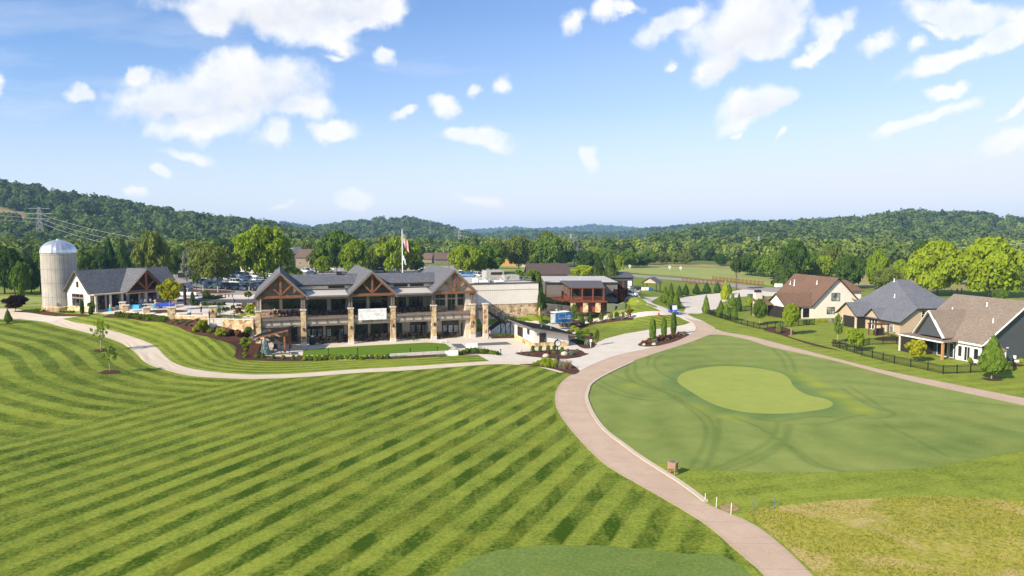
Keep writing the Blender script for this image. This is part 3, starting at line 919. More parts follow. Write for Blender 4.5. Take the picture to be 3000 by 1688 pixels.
# ---- pale concrete by the clubhouse
sheet('patio', [cl(-8.5, 6.4), cl(-8.5, -1.5)] + px([(752, 1046), (800, 1052), (880, 1053), (1000, 1056), (1120, 1052), (1240, 1044), (1320, 1040), (1400, 1040), (1440, 1062), (1490, 1064), (1556, 1069), (1640, 1092), (1700, 1088), (1743, 1067), (1809, 1043), (1917, 1019), (1982, 999), (2022, 982), (2040, 966), (2034, 950), (2022, 946),
  (2004, 952), (1972, 958), (1896, 967), (1830, 978), (1774, 993), (1746, 1006), (1712, 1000), (1690, 975), (1680, 960)]) + [cl(50.5, 15.6), cl(33.5, 15.6), cl(33.5, 6.4)], M['concrete_pale'], .02, 1.6)
sheet('service_road', px([(1640, 946), (1711, 931), (1780, 924), (1852, 919), (1936, 912), (1972, 908), (2000, 915), (2000, 926), (1965, 923), (1851, 934), (1800, 941), (1714, 950), (1700, 958), (1650, 962), (1610, 962), (1600, 952)]), M['concrete_pale'], .016, 1.6)
sheet('road', px([(1800, 866), (1868, 864), (1932, 870), (1918, 878), (1908, 883), (1938, 898), (1961, 908), (1985, 912), (2009, 905), (2000, 893), (1988, 878), (2007, 869), (2060, 863), (2110, 859), (2150, 853), (2176, 848), (2220, 852), (2260, 856), (2400, 862), (2400, 872), (2262, 868), (2200, 868), (2170, 870), (2140, 876), (2118, 886), (2105, 903), (2082, 913), (2058, 917), (2013, 921), (2035, 932), (2065, 943),
  (2095, 962), (2060, 978), (2038, 963), (2022, 945), (1990, 930), (1965, 922), (1936, 912), (1895, 893), (1868, 884), (1834, 886), (1800, 888)]), M['concrete_pale'], .024, 2.0)
sheet('lane', px([(1740, 796), (1806, 800), (1900, 808), (2000, 816), (2135, 829), (2261, 843), (2420, 858), (2420, 866), (2262, 857), (2190, 850), (2140, 840), (2100, 833), (1999, 823), (1900, 815), (1806, 807), (1740, 803)]), M['asphalt_worn'], .02, 4.0)
# ---- upper level: plaza, drives and car park
sheet('plaza', px([(258, 917), (300, 906), (345, 890), (430, 880), (470, 868), (560, 872), (700, 884), (756, 892)]) + [cl(-7.6, 6.6), cl(-7.6, .4)] + px([(745, 932), (690, 934), (630, 935), (600, 933), (503, 930.5), (431, 923.5), (369, 916.5), (310, 921)]), M['concrete_pale'], .02, 1.5)
sheet('car_park', [at(440, 866)[:2], at(560, 871)[:2], at(700, 882)[:2], cl(-7.5, 12), cl(-7.5, 22), cl(31, 24), cl(31, 46), at(1500, 784)[:2], at(1300, 780)[:2], at(1100, 786)[:2], at(900, 783)[:2], at(650, 789)[:2], at(480, 800)[:2], at(420, 830)[:2]], M['asphalt_worn'], .012, 4.0)
sheet('drive', px([(480, 876), (540, 877), (640, 878), (752, 878), (752, 889), (680, 888), (600, 886), (520, 884), (480, 884)]), M['asphalt_new'], .028, 1.5)
sheet('walkway', px([(520, 866), (580, 864), (650, 865), (752, 864), (752, 876), (640, 876), (560, 874), (520, 873)]), M['concrete_pale'], .032, 1.5)
sheet('forecourt', px([(60, 936), (110, 930), (180, 927), (260, 919), (262, 924), (217, 930), (180, 935), (150, 946), (108, 941)]), M['concrete_pale'], .042, 1.5)
# ---- synthetic turf and court floors
sheet('turf_court', px([(888, 1027), (968, 1019), (1060, 1014), (1250, 1004), (1304, 1007), (1322, 1020), (1312, 1028), (1291, 1032), (1138, 1042), (1040, 1043), (887, 1041)]), M['turf_synthetic'], .034, 2.0)
sheet('shuffle_court', px([(1321, 1008), (1352, 1007.5), (1369, 1020.5), (1338, 1021)]), M['court_grey'], .03, 1.5)
def zz8(pts): return [(1380 + a * .13975, 900 + b * .13975) for a, b in pts]
sheet('shuffle_court', px([(1360, 1008.5), (1400, 1006.5)] + zz8([(150, 758), (740, 730), (860, 785), (100, 815), (100, 795), (700, 772), (680, 755), (150, 782)]) + [(1400, 1012), (1366, 1011)]), M['court_grey'], .031, 1.5)
sheet('court_mat', px([(852, 1031), (873, 1031), (876, 1040), (852, 1040)]), M['court_grey'], .03, 1.0)
# ---- planting beds (brown mulch) and the lawns inside the paving
def bed(pts, dz=.05, cell=1.2, loop=True):
 P = px(pts)
 return sheet('planting_bed', smooth_loop(P, 4) if loop else P, M['mulch'], dz, cell)
def zl(pts): return [(400 + a * .13975, 880 + b * .13975) for a, b in pts]
bed([(300, 930), (340, 931), (400, 938)] + zl([(0, 420), (400, 450), (700, 520), (950, 600), (1200, 710), (1450, 760), (1750, 850), (2000, 920), (2090, 1000), (2080, 1100), (2040, 1180), (2120, 1240), (2400, 1260), (2576, 1265)]) +
 [(800, 1058.5), (880, 1059), (960, 1056), (960, 1048), (860, 1046), (760, 1040), (742, 1015), (748, 985), (745, 958), (650, 958), (632, 946), (620, 938), (560, 936), (503, 934), (431, 927), (369, 920), (320, 922)], .05, 1.2, False)
bed([(960, 1054), (1040, 1054), (1140, 1052), (1240, 1047), (1320, 1042), (1400, 1038), (1465, 1039), (1470, 1036), (1430, 1026), (1395, 1020), (1330, 1032), (1200, 1043), (1100, 1044.5), (960, 1046)], .052, 1.2, False)
bed(zz8([(930, 965), (1250, 930), (1500, 915), (1800, 900), (2250, 900), (2390, 965), (2460, 990), (2200, 1060), (1900, 1090), (1500, 1065), (1100, 1020)]), .054)
bed(zz8([(1000, 1205), (1300, 1190), (1700, 1130), (2050, 1180), (2270, 1330), (2180, 1410), (2050, 1400), (1700, 1300), (1300, 1235)]), .056)
def z2(pts): return [(1700 + a * .21739, 880 + b * .21739) for a, b in pts]
bed(z2([(775, 600), (900, 540), (1100, 480), (1350, 450), (1470, 465), (1300, 550), (1120, 600), (1000, 622), (860, 625)]), .058)
bed(z2([(-80, 520), (60, 520), (170, 560), (210, 600), (160, 645), (20, 645), (-100, 560), (-150, 540)]), .058)
bed(z2([(60, 320), (300, 275), (560, 245), (700, 240), (690, 265), (400, 300), (110, 345), (-20, 400), (-160, 480), (-190, 430), (-80, 370)]), .058)
bed(zz8([(2000, 580), (2400, 600), (2576, 640), (2500, 720), (2250, 640), (2060, 660)]), .05)
bed(zz8([(400, 625), (940, 615), (940, 650), (420, 660)]), .05, .8, False)
bed([(250, 921), (262, 926), (230, 928), (150, 926), (85, 917), (40, 914), (60, 911), (130, 913), (200, 921)], .05)
bed([(430, 912), (450, 909), (490, 908), (540, 909.5), (552, 912), (530, 915.5), (470, 917), (435, 915)], .05)
def ring_bed(u, v, r, dz=.05):
 p = at(u, v)
 return sheet('planting_bed', [(p[0] + r * (1 + .15 * math.sin(3 * t + u)) * math.cos(t), p[1] + r * (1 + .15 * math.cos(2 * t + v)) * math.sin(t)) for t in np.linspace(0, 6.28, 22)[:-1]], M['mulch'], dz, .6)
for u, v, r in ((296, 1028, 1.0), (322, 1091, 1.15), (25, 949, .6), (2231, 951, 1.0), (2905, 1112, 1.1), (2454, 1006, 1.1), (2230, 830, .01)):
 if r > .1: ring_bed(u, v, r)
bed([(2235, 966), (2270, 958), (2305, 962), (2335, 978), (2310, 986), (2440, 1022), (2460, 1028), (2380, 1012), (2290, 983)], .05)
bed([(2562, 992), (2600, 986), (2660, 990), (2700, 996), (2690, 1004), (2640, 1000), (2580, 999)], .05)
bed([(2840, 1062), (2880, 1060), (2990, 1068), (2990, 1074), (2900, 1073), (2848, 1068)], .05)
bed([(553, 851), (600, 850), (662, 852), (690, 856), (640, 860), (590, 858), (552, 856)], .05)
bed([(578, 874), (610, 871), (650, 871), (662, 873), (640, 876), (600, 877)], .05)
bed([(560, 893), (600, 891), (650, 892), (665, 894), (640, 896.5), (580, 896.5)], .05)
sheet('patio', px([(2756, 1044), (2800, 1052), (2846, 1064), (2880, 1058), (2890, 1046), (2850, 1036), (2790, 1036)]), M['concrete_pale'], .03, 1.0)
sheet('driving_range', px([(1820, 782), (1900, 781), (2020, 782), (2150, 789), (2200, 797), (2260, 812), (2330, 835), (2260, 838), (2130, 824), (2000, 811), (1900, 804), (1806, 797), (1780, 800), (1760, 794)]), M['range_grass'], .03, 6.0)
sheet('meadow', px([(1900, 773.5), (2010, 773.5), (2100, 776), (2180, 783), (2150, 788), (2020, 781), (1900, 780)]), M['straw_meadow'], .05, 8.0)
sheet('meadow', px([(2480, 800), (2540, 797), (2700, 812), (2990, 815), (3200, 820), (3200, 850), (2800, 850), (2560, 848), (2480, 830)]), M['straw_meadow'], .05, 6.0)
sheet('lawn', px([(-60, 868), (40, 866), (160, 874), (160, 897), (60, 898), (-60, 904)]), M['range_grass'], .03, 3.0)
sheet('meadow', px([(1390, 776), (1560, 776), (1560, 793), (1390, 797)]), M['range_grass'], .03, 5.0)
def tufts():
 g = np.random.default_rng(8)
 poly = px([(2190, 1512), (2180, 1500), (2330, 1480), (2450, 1467), (2560, 1463), (2700, 1452), (2850, 1457), (3000, 1469), (3120, 1470), (3120, 1760), (2470, 1760), (2400, 1690), (2300, 1602)])
 A = np.array(poly); n = 16000
 x = g.uniform(A[:, 0].min(), A[:, 0].max(), n); y = g.uniform(A[:, 1].min(), A[:, 1].max(), n)
 pn = np.sin(x * .9 + np.sin(y * .7) * 2) + np.sin(y * 1.3 - x * .4 + 2) + np.sin(x * .33 + y * .21)
 k_ = inside(x, y, poly) & (pn > g.uniform(-2.2, 1.2, n)); x, y = x[k_], y[k_]; n = len(x)
 z = h_many(x, y)
 a = g.uniform(0, 6.28, n); w = g.uniform(.03, .085, n); hh = g.uniform(.05, .15, n); ln = g.uniform(-.16, .16, (n, 2))
 v = np.stack([np.stack([x - w * np.cos(a), y - w * np.sin(a), z], 1), np.stack([x + w * np.cos(a), y + w * np.sin(a), z], 1), np.stack([x + ln[:, 0], y + ln[:, 1], z + hh], 1)], 1).reshape(-1, 3)
 me = bpy.data.meshes.new('tall_grass'); me.from_pydata(v.tolist(), [], np.arange(3 * n).reshape(-1, 3).tolist()); me.materials.append(M['tuft'])
 o = bpy.data.objects.new('tall_grass', me); COL.objects.link(o); tag(o, 'tufts of tall green and straw-coloured grass in the rough', 'grass', None, 'stuff')
tufts()
# ------------------------------------------------------------------ building helpers
def win(parent, P, a, n, w, hh, cols=2, rows=1, frame='black_metal', pane='dark_glass', name='window', fw=.07, proud=.06, label=None, handle=False):
 """a framed opening; P lower left corner, a along, n outward"""
 P = Vector(P); a = Vector((a[0], a[1], 0)); n = Vector((n[0], n[1], 0)); up = Vector((0, 0, 1))
 mb = MB()
 def bar(x0, x1, z0, z1, d0=0.0, d1=proud):
  b = [P + a * x + n * d + up * z0 for x, d in ((x0, d0), (x1, d0), (x1, d1), (x0, d1))]
  t = [p + up * (z1 - z0) for p in b]
  mb.hexa(b, t)
 bar(0, w, 0, fw); bar(0, w, hh - fw, hh); bar(0, fw, fw, hh - fw); bar(w - fw, w, fw, hh - fw)
 for i in range(1, cols):
  x = w * i / cols; bar(x - fw / 2.6, x + fw / 2.6, fw, hh - fw, 0, proud * .8)
 for j in range(1, rows):
  z = hh * j / rows
  for i in range(cols):
   x0 = fw if i == 0 else w * i / cols + fw / 2.6
   x1 = w - fw if i == cols - 1 else w * (i + 1) / cols - fw / 2.6
   bar(x0, x1, z - fw / 3, z + fw / 3, 0, proud * .7)
 o = mb.build(name, M[frame], parent)
 if label: o['label'] = label
 g = MB()
 b = [P + a * fw * .5 + n * .004 + up * fw * .5, P + a * (w - fw * .5) + n * .004 + up * fw * .5, P + a * (w - fw * .5) + n * proud * .4 + up * fw * .5, P + a * fw * .5 + n * proud * .4 + up * fw * .5]
 g.hexa(b, [p + up * (hh - fw) for p in b])
 g.build('pane', M[pane], o)
 if handle:
  hb = MB(); q = P + a * (w * .88) + n * (proud + .05) + up * (hh * .45)
  hb.cbox(q.x, q.y, q.z, .05, .05, .2); hb.build('handle', M['galvanised'], o)
 return o
def door(parent, P, a, n, w, hh, mat='bronze_metal', frame='taupe_trim', name='door'):
 P = Vector(P); a = Vector((a[0], a[1], 0)); n = Vector((n[0], n[1], 0)); up = Vector((0, 0, 1))
 d = MB()
 b = [P + n * .0, P + a * w, P + a * w + n * .05, P + n * .05]
 d.hexa(b, [p + up * hh for p in b])
 o = d.build(name, M[mat], parent)
 f = MB()
 def bar(x0, x1, z0, z1):
  b = [P + a * x + n * q + up * z0 for x, q in ((x0, 0), (x1, 0), (x1, .08), (x0, .08))]
  f.hexa(b, [p + up * (z1 - z0) for p in b])
 bar(-.1, 0, 0, hh + .1); bar(w, w + .1, 0, hh + .1); bar(0, w, hh, hh + .1)
 f.build('frame', M[frame], o)
 q = P + a * (w * .85) + n * .09 + up * 1.0
 MB().cbox(q.x, q.y, q.z, .06, .06, .16).build('handle', M['galvanised'], o)
 return o
def gable(mb, c, half, ridge, eave, y0, y1, th=.28):
 """gable roof with its ridge along y: two slabs"""
 for sx in (-1, 1):
  mb.slab([(c, y0, ridge), (c + sx * half, y0, eave), (c + sx * half, y1, eave), (c, y1, ridge)][::(1 if sx > 0 else -1)], th)
 return mb
def on_line(u, v, o, ang, off=0.0):
 """where the sight line of (u,v) meets the upright plane through o; gives (along, height)"""
 ex, ey = math.cos(ang), math.sin(ang); nx_, ny_ = -ey, ex
 d = ray(u, v)
 t = ((o[0] + nx_ * off) * nx_ + (o[1] + ny_ * off) * ny_) / (d[0] * nx_ + d[1] * ny_)
 x, y, z = d[0] * t, d[1] * t, H + d[2] * t
 return (x - o[0]) * ex + (y - o[1]) * ey, z
def clp(u, v, d=0.0): return on_line(u, v, CO, CA, d)
# ------------------------------------------------------------------ the clubhouse
club = thing('clubhouse', 'large two-storey clubhouse with three timber-trussed gables and stone columns above the patio', 'clubhouse', (CO[0], CO[1], 0), CA)
COLS = [-7.0, .1, 7.87, 15.07, 22.3, 29.47, 31.9]
FW = (1, 0); FN = (0, -1)
for i, s in enumerate(COLS):
 d = .42
 c = MB().cbox(s, d, 0, .84, .84, 6.0).build('column', M['fieldstone'], club)
 MB().cbox(s, d, 6.0, 1.04, 1.04, .2).build('cap', M['cast_stone'], c)
 MB().cbox(s, d, -.1, .92, .92, .75).build('plinth', M['cast_stone'], c)
 if 0 < i < 6:
  b = MB(); b.cbox(s, -.08, 2.55, .16, .16, .42); b.lathe([(.02, 0), (.13, .05), (.13, .12)], 8, (s, -.1, 2.95))
  b.build('sconce', M['bronze_metal'], c)
 if i < 6:
  p = MB(); p.cbox(s - .18, d, 6.2, .26, .3, 2.0); p.cbox(s + .18, d, 6.2, .26, .3, 2.0); p.cbox(s, d, 7.9, .8, .5, .3)
  p.build('porch_post', M['taupe_trim'], club)
MB().box(-7.3, 32.2, .62, 8.5, 4.45, 4.84).build('deck', M['terrace_brown'], club)
mb = MB(); mb.box(-6.9, 30, .9, 7.4, 3.28, 3.4); mb.build('patio_ceiling', M['taupe_panel'], club)
for i in range(5):
 s0, s1 = COLS[i] + .43, COLS[i + 1] - .43
 f = MB()
 f.box(s0, s1, .12, .62, 4.42, 4.86); f.box(s0, s1, .3, .62, 3.3, 3.62); f.box(s0, s1, .2, .64, 4.28, 4.42)
 n = 4 if i in (1, 2) else 4
 L = (s1 - s0) / n
 for k in range(n + 1):
  x = s0 + k * L
  f.box(max(s0, x - .11), min(s1, x + .11), .34, .62, 3.62, 4.28)
 e = f.build('deck_edge', M['taupe_trim'], club)
 MB().box(s0, s1, .42, .6, 3.6, 4.3).build('panel', M['taupe_panel'], e)
 r = MB()
 r.box(s0, s1, .16, .22, 5.88, 5.93); r.box(s0, s1, .17, .21, 4.98, 5.01)
 m = 4
 for k in range(m + 1):
  x = s0 + .04 + (s1 - s0 - .08) * k / m
  r.box(x - .028, x + .028, .15, .23, 4.86, 5.9)
 for z in (5.15, 5.32, 5.49, 5.66):
  r.box(s0, s1, .183, .197, z, z + .014)
 r.build('railing', M['black_metal'], club)
MB().box(-6.9, 29.9, 5.6, 21, -.2, 4.45).build('lower_wall', M['stucco_tan'], club)
w_ = MB(); w_.box(21.9, 29.85, 3.3, 5.62, -.2, 3.3); w_.build('lower_wall', M['stucco_tan'], club)
for q in ((-6.9, 21.9, 5.5, 5.62), (21.8, 27.8, 3.2, 3.32), (29.0, 29.95, 3.2, 3.32)): MB().box(*q, -.1, .95).build('wainscot', M['ledgestone'], club)
MB().box(-6.9, 29.9, 7.3, 20.9, 4.84, 9.0).build('upper_wall', M['stucco_tan'], club)
for (c, d0, half) in ((-3.4, 5.6, 3.45), (11.5, 5.6, 3.6), (26.0, 2.2, 3.6)):
 MB().box(c - half, c + half, d0, 7.32, 4.84, 8.3).build('bay_wall', M['stucco_tan'], club)
for c, d0, half, gap in ((-3.4, 5.6, 3.45, None), (26.0, 2.2, 3.6, (-.75, .75))):
 parts = [(-half, half)] if gap is None else [(-half, gap[0]), (gap[1], half)]
 for x0, x1 in parts:
  o_ = MB().box(c + x0, c + x1, d0 - .12, d0 + .02, 4.84, 5.62).build('wainscot', M['ledgestone'], club)
  MB().box(c + x0, c + x1, d0 - .18, d0 + .02, 5.62, 5.72).build('ledge', M['cast_stone'], o_)
def cw(u0, v0, u1, v1, d, **kw):
 s0, z1 = clp(u0, v0, d); s1, z0 = clp(u1, v1, d)
 return win(club, (s0, d, z0), FW, FN, s1 - s0, z1 - z0, **kw)
for c, d0 in ((-3.4, 5.6),):
 for x0 in (-3.2, .25):
  win(club, (c + x0, d0, 5.78), FW, FN, 2.95, 1.5, cols=3, rows=1, frame='bronze_metal', fw=.12)
  win(club, (c + x0, d0, 7.32), FW, FN, 2.95, .72, cols=3, rows=1, frame='bronze_metal', fw=.12, pane='dark_glass')
for x0, x1 in ((8.1, 11.15), (11.75, 15.0)):
 win(club, (x0, 5.6, 5.3), FW, FN, x1 - x0, 1.75, cols=3, rows=1, frame='bronze_metal', fw=.13)
 win(club, (x0, 5.6, 7.1), FW, FN, x1 - x0, .95, cols=3, rows=1, frame='bronze_metal', fw=.13)
for x0, x1 in ((.9, 4.4), (5.1, 7.6)):
 win(club, (x0, 7.3, 4.95), FW, FN, x1 - x0, 2.85, cols=4 if x1 - x0 > 3 else 3, rows=1, frame='bronze_metal', fw=.12)
for x0, x1 in ((15.9, 18.6), (19.1, 21.7)):
 win(club, (x0, 7.3, 5.0), FW, FN, x1 - x0, 2.8, cols=3, rows=1, frame='bronze_metal', fw=.12)
win(club, (21.0, 7.2, 5.4), FW, FN, .55, 1.7, cols=2, rows=3, frame='bronze_metal', pane='blind_glass', fw=.06)
for x0, x1 in ((22.55, 24.9), (25.25, 26.75), (27.1, 29.45)):
 dr = 25 < x0 < 26
 win(club, (x0, 2.2, 4.9 if dr else 5.75), FW, FN, x1 - x0, 2.1 if dr else 1.28, cols=2, rows=1, frame='taupe_trim', fw=.12, handle=dr, name='glass_door' if dr else 'window')
 win(club, (x0, 2.2, 7.1), FW, FN, x1 - x0, .95, cols=2, rows=1, frame='taupe_trim', fw=.12)
win(club, (28.55, 2.12, 5.8), FW, FN, .8, 2.1, cols=2, rows=4, frame='taupe_trim', pane='blind_glass', fw=.05)
def z5(a, b): return 700 + a * .13975, 900 + b * .13975
def z6(a, b): return 1040 + a * .13975, 880 + b * .13975
def lw(p, q, d, cols, rows=1, pane='dark_glass', frame='black_metal', name='window', fw=.1):
 s0, z1 = clp(*p, d); s1, z0 = clp(*q, d)
 z1 = min(z1, 3.2)
 return win(club, (s0, d, max(z0, .03)), FW, FN, s1 - s0, z1 - max(z0, .03), cols=cols, rows=rows, pane=pane, frame=frame, name=name, fw=fw)
s0, z1 = clp(*z5(1070, 450), 5.5); s1, z0 = clp(*z5(1222, 700), 5.5)
door(club, (s0, 5.5, .05), FW, FN, s1 - s0, 2.4, 'black_metal')
lw(z5(1432, 405), z5(1765, 612), 5.5, 3)
lw(z5(1822, 395), z5(2202, 606), 5.5, 3)
for a, b in ((1435, 1500), (1525, 1625), (1650, 1750), (1840, 1935), (2095, 2190)):
 lw(z5(a, 455), z5(b, 608), 5.45, 2, 3, 'blind_glass', 'black_metal', fw=.05)
lw(z6(0, 500), z6(272, 735), 5.5, 3, name='glass_door'); lw(z6(326, 490), z6(690, 692), 5.5, 3)
lw(z6(868, 475), z6(988, 700), 5.5, 2, name='glass_door')
lw(z6(1157, 458), z6(1508, 668), 5.5, 3)
for a in (1168, 1288, 1408):
 lw(z6(a, 512), z6(a + 90, 660), 5.45, 2, 3, 'blind_glass', fw=.05)
lw(z6(1828, 428), z6(2175, 676), 3.2, 3)
for a in (1840, 1957, 2073):
 lw(z6(a, 520), z6(a + 90, 672), 3.15, 2, 3, 'blind_glass', fw=.05)
s0, _ = clp(*z6(2228, 500), 3.2); s1, _ = clp(*z6(2352, 500), 3.2)
door(club, (s0, 3.2, .05), FW, FN, s1 - s0, 2.25, 'bronze_metal')
for c, dback, dtri, tri in ((-3.4, 21.2, .75, 'taupe_batten'), (11.53, 26.2, 2.6, 'taupe_batten'), (26.05, 21.6, .45, 'putty_batten')):
 r = gable(MB(), c, 4.13, 12.5, 8.5, -.35, dback).build('gable_roof', M['shingle_gray'], club)
 t = MB()
 for sx in (-1, 1):
  p0 = (c, 12.44); p1 = (c + sx * 4.17, 8.4)
  t.hexa([(p1[0], -.42, p1[1] - .34), (p1[0], -.36, p1[1] - .34), (p0[0], -.36, p0[1] - .42), (p0[0], -.42, p0[1] - .42)][::sx],
    [(p1[0], -.42, p1[1] + .04), (p1[0], -.36, p1[1] + .04), (p0[0], -.36, p0[1] + .04), (p0[0], -.42, p0[1] + .04)][::sx])
 t.build('rake_board', M['taupe_trim'], r)
 MB().prism([(c - 3.75, dtri, 8.25), (c + 3.75, dtri, 8.25), (c + 3.75, dtri, 8.55), (c, dtri, 12.15), (c - 3.75, dtri, 8.55)], (0, .25, 0)).build('gable_wall', M[tri], club)
 tr = MB().box(c - 3.7, c + 3.7, -.05, .25, 8.2, 8.58).build('truss', M['timber'], club)
 MB().box(c - .18, c + .18, -.08, .22, 8.58, 11.95).build('king_post', M['timber'], tr)
 for sx in (-1, 1):
  MB().beam((c + sx * .12, .08, 8.75), (c + sx * 1.75, .08, 10.35), .26, .26, (0, 1, 0)).build('strut', M['timber'], tr)
  MB().beam((c + sx * .1, .06, 11.88), (c + sx * 3.75, .06, 8.38), .26, .3, (0, 1, 0)).build('rafter', M['timber'], tr)
 MB().box(c - 3.9, c + 3.9, .3, 7.3, 8.06, 8.2).build('soffit', M['taupe_panel'], club)
 if c == 11.53:
  for x in (-1.9, 1.0):
   win(club, (c + x, 2.6, 9.2), FW, FN, .9, .7, cols=1, frame='black_metal')
for s0, s1 in ((.72, 7.42), (15.64, 21.95)):
 MB().slab([(s0, -.3, 8.42), (s1, -.3, 8.42), (s1, 5.2, 9.02), (s0, 5.2, 9.02)], .16).build('porch_roof', M['membrane'], club)
 g = MB(); g.box(s0 - .1, s1 + .1, -.48, -.3, 8.2, 8.46); g.box(s0 - .1, s1 + .1, -.2, .2, 7.85, 8.2); g.build('gutter', M['taupe_trim'], club)
 MB().box(s0, s1, .2, 7.3, 8.04, 8.14).build('soffit', M['taupe_panel'], club)
MB().box(-6, 29, 5.0, 5.3, 8.6, 10.0).build('clerestory_wall', M['white_batten'], club)
MB().box(-6, 29, 4.93, 5.0, 9.0, 9.12).build('flashing', M['bronze_metal'], club)
for s0, s1, n in ((4.55, 7.35, 3), (16.0, 18.55, 3), (18.95, 21.5, 3), (.9, 1.0, 1)):
 if n > 1: win(club, (s0, 5.0, 9.24), FW, FN, s1 - s0, .62, cols=3, frame='bronze_metal', fw=.1)
mr = MB()
mr.slab([(-4.5, 4.45, 9.98), (27.5, 4.45, 9.98), (27.5, 11.5, 11.42), (-4.5, 11.5, 11.42)], .25)
mr.slab([(-4.5, 11.5, 11.42), (27.5, 11.5, 11.42), (27.5, 21.2, 9.3), (-4.5, 21.2, 9.3)], .25)
mr.build('main_roof', M['shingle_gray'], club)
MB().box(-4.5, 27.5, 4.32, 4.45, 9.72, 9.96).build('gutter', M['bronze_metal'], club)
for s, d in ((6.9, 10.9),):
 o_ = MB().cbox(s, d, 11.2, .9, .9, .7).build('roof_vent', M['bronze_metal'], club)
 MB().cbox(s, d, 11.9, .55, .55, .5).build('cap', M['galvanised'], o_)
for s in (.78, 15.75, 21.85, 30.2):
 MB().tube([(s, -.3, 8.3), (s, -.02, 7.8), (s, -.02, 5.0)], .05, 6).build('downpipe', M['bronze_metal'], club)
MB().box(30.1, 48.4, 16.5, 40, -.2, 4.2).build('wing_base', M['fieldstone'], club)
o_ = MB().box(30.1, 48.45, 16.4, 40, 4.2, 8.5).build('wing_wall', M['white_batten'], club)
MB().box(30.1, 48.5, 16.33, 16.4, 7.18, 7.24).build('belt_trim', M['putty_batten'], o_)
p = MB(); p.box(30.1, 48.55, 16.25, 16.62, 8.5, 8.66); p.box(48.25, 48.6, 16.62, 40, 8.5, 8.66); p.build('parapet_cap', M['bronze_metal'], o_)
MB().box(30.2, 48.2, 16.7, 39.8, 8.5, 8.54).build('flat_roof', M['membrane'], o_)
MB().box(28.3, 30.3, .8, 16.6, 0, 8.3).build('side_wall', M['stucco_tan'], club)
s0, z0 = clp(*[1380 + 1180 * .13975, 760 + 1275 * .13975], 16.5)
win(club, (s0, 16.5, .9), FW, FN, 1.2, 1.0, cols=2, frame='bronze_metal', pane='blind_glass')
MB().box(29.9, 31.5, .35, .62, 3.35, 4.84).build('deck_edge', M['taupe_trim'], club)
st = thing('steel_staircase', 'black steel staircase turning down from the upper deck beside the last stone column', 'staircase', (CO[0], CO[1], 0), CA)
def flight(y, x0, z0, x1, z1, n, w=1.25):
 f = MB()
 for yy in (y, y + w):
  f.beam((x0, yy, z0 - .12), (x1, yy, z1 - .12), .42, .1, (0, 1, 0))
 o_ = f.build('stringer', M['black_metal'], st)
 t = MB()
 for k in range(n):
  q = (k + .5) / n; x = x0 + (x1 - x0) * q; z = z0 + (z1 - z0) * q
  t.box(x - .15, x + .15, y, y + w, z - .02, z + .03)
 t.build('treads', M['bronze_metal'], o_)
 r = MB()
 for yy in (y, y + w):
  r.beam((x0, yy, z0 + .95), (x1, yy, z1 + .95), .05, .05)
  r.beam((x0, yy, z0 + .5), (x1, yy, z1 + .5), .025, .025)
  for k in range(6):
   q = k / 5; x = x0 + (x1 - x0) * q; z = z0 + (z1 - z0) * q
   r.box(x - .025, x + .025, yy - .025, yy + .025, z, z + .95)
 r.build('handrail', M['black_metal'], o_)
flight(1.3, 32.4, 4.84, 35.9, 2.5, 13)
flight(3.0, 35.9, 2.5, 32.2, .05, 13)
l = MB().box(35.8, 38.3, 1.2, 4.4, 2.38, 2.5).build('landing', M['black_metal'], st)
r = MB()
for (xa, ya, xb, yb) in ((35.9, 1.25, 38.25, 1.25), (38.25, 1.25, 38.25, 4.35), (38.25, 4.35, 35.9, 4.35)):
 for z in (2.98, 3.45): r.beam((xa, ya, z), (xb, yb, z), .05, .05)
 for k in range(5):
  q = k / 4; r.cbox(xa + (xb - xa) * q, ya + (yb - ya) * q, 2.5, .05, .05, .95)
r.build('handrail', M['black_metal'], l)
for x, y in ((36.1, 1.4), (38.0, 1.4), (36.1, 4.2), (38.0, 4.2)):
 MB().box(x - .08, x + .08, y - .08, y + .08, -.1, 2.38).build('leg', M['black_metal'], st)
b = MB()
b.beam((36.1, 1.4, .2), (37.2, 1.4, 2.3), .08, .08); b.beam((38.0, 1.4, .2), (37.2, 1.4, 2.3), .08, .08); b.beam((36.1, 4.2, .2), (37.2, 4.2, 2.3), .08, .08)
b.build('brace', M['black_metal'], st)
s0, z1 = clp(1049.6, 906.3, 0); s1, z0 = clp(1132.6, 935.5, 0)
bn = MB().box(s0, s1, .06, .1, z0, z1 + .02).build('banner', M['white_plastic'], None, (CO[0], CO[1], 0), CA)
tag(bn, 'white sponsor banner with rows of faint print tied to the deck rail', 'banner')
simple('print_grey', (.3, .28, .32), .8); simple('print_pale', (.62, .58, .66), .8); simple('print_red', (.5, .2, .22), .8); simple('print_dark', (.12, .12, .14), .8)
bw, bh = s1 - s0, z1 - z0
rr = random.Random(3)
def bars(mat, items):
 mb = MB()
 for x, y, w2, h2 in items: mb.box(s0 + x * bw, s0 + (x + w2) * bw, .05, .06, z0 + y * bh, z0 + (y + h2) * bh)
 mb.build('print', M[mat], bn)
def words_(x0, x1, y, hh, n):
 out = []; x = x0; step = (x1 - x0) / n
 for i in range(n):
  if rr.random() < .82: out.append((x, y, step * rr.uniform(.5, .9), hh))
  x += step
 return out
bars('print_pale', words_(.13, .88, .875, .045, 34) + words_(.33, .63, .8, .03, 14) + [(0.0, .755, 1.0, .022)])
bars('print_grey', words_(.59, .76, .47, .06, 6) + words_(.30, .39, .37, .03, 4) + words_(.28, .39, .28, .02, 7) + words_(.64, .70, .125, .03, 2) + words_(.1, .17, .11, .02, 5) + words_(.34, .38, .09, .015, 3) + words_(.86, .94, .37, .04, 4))
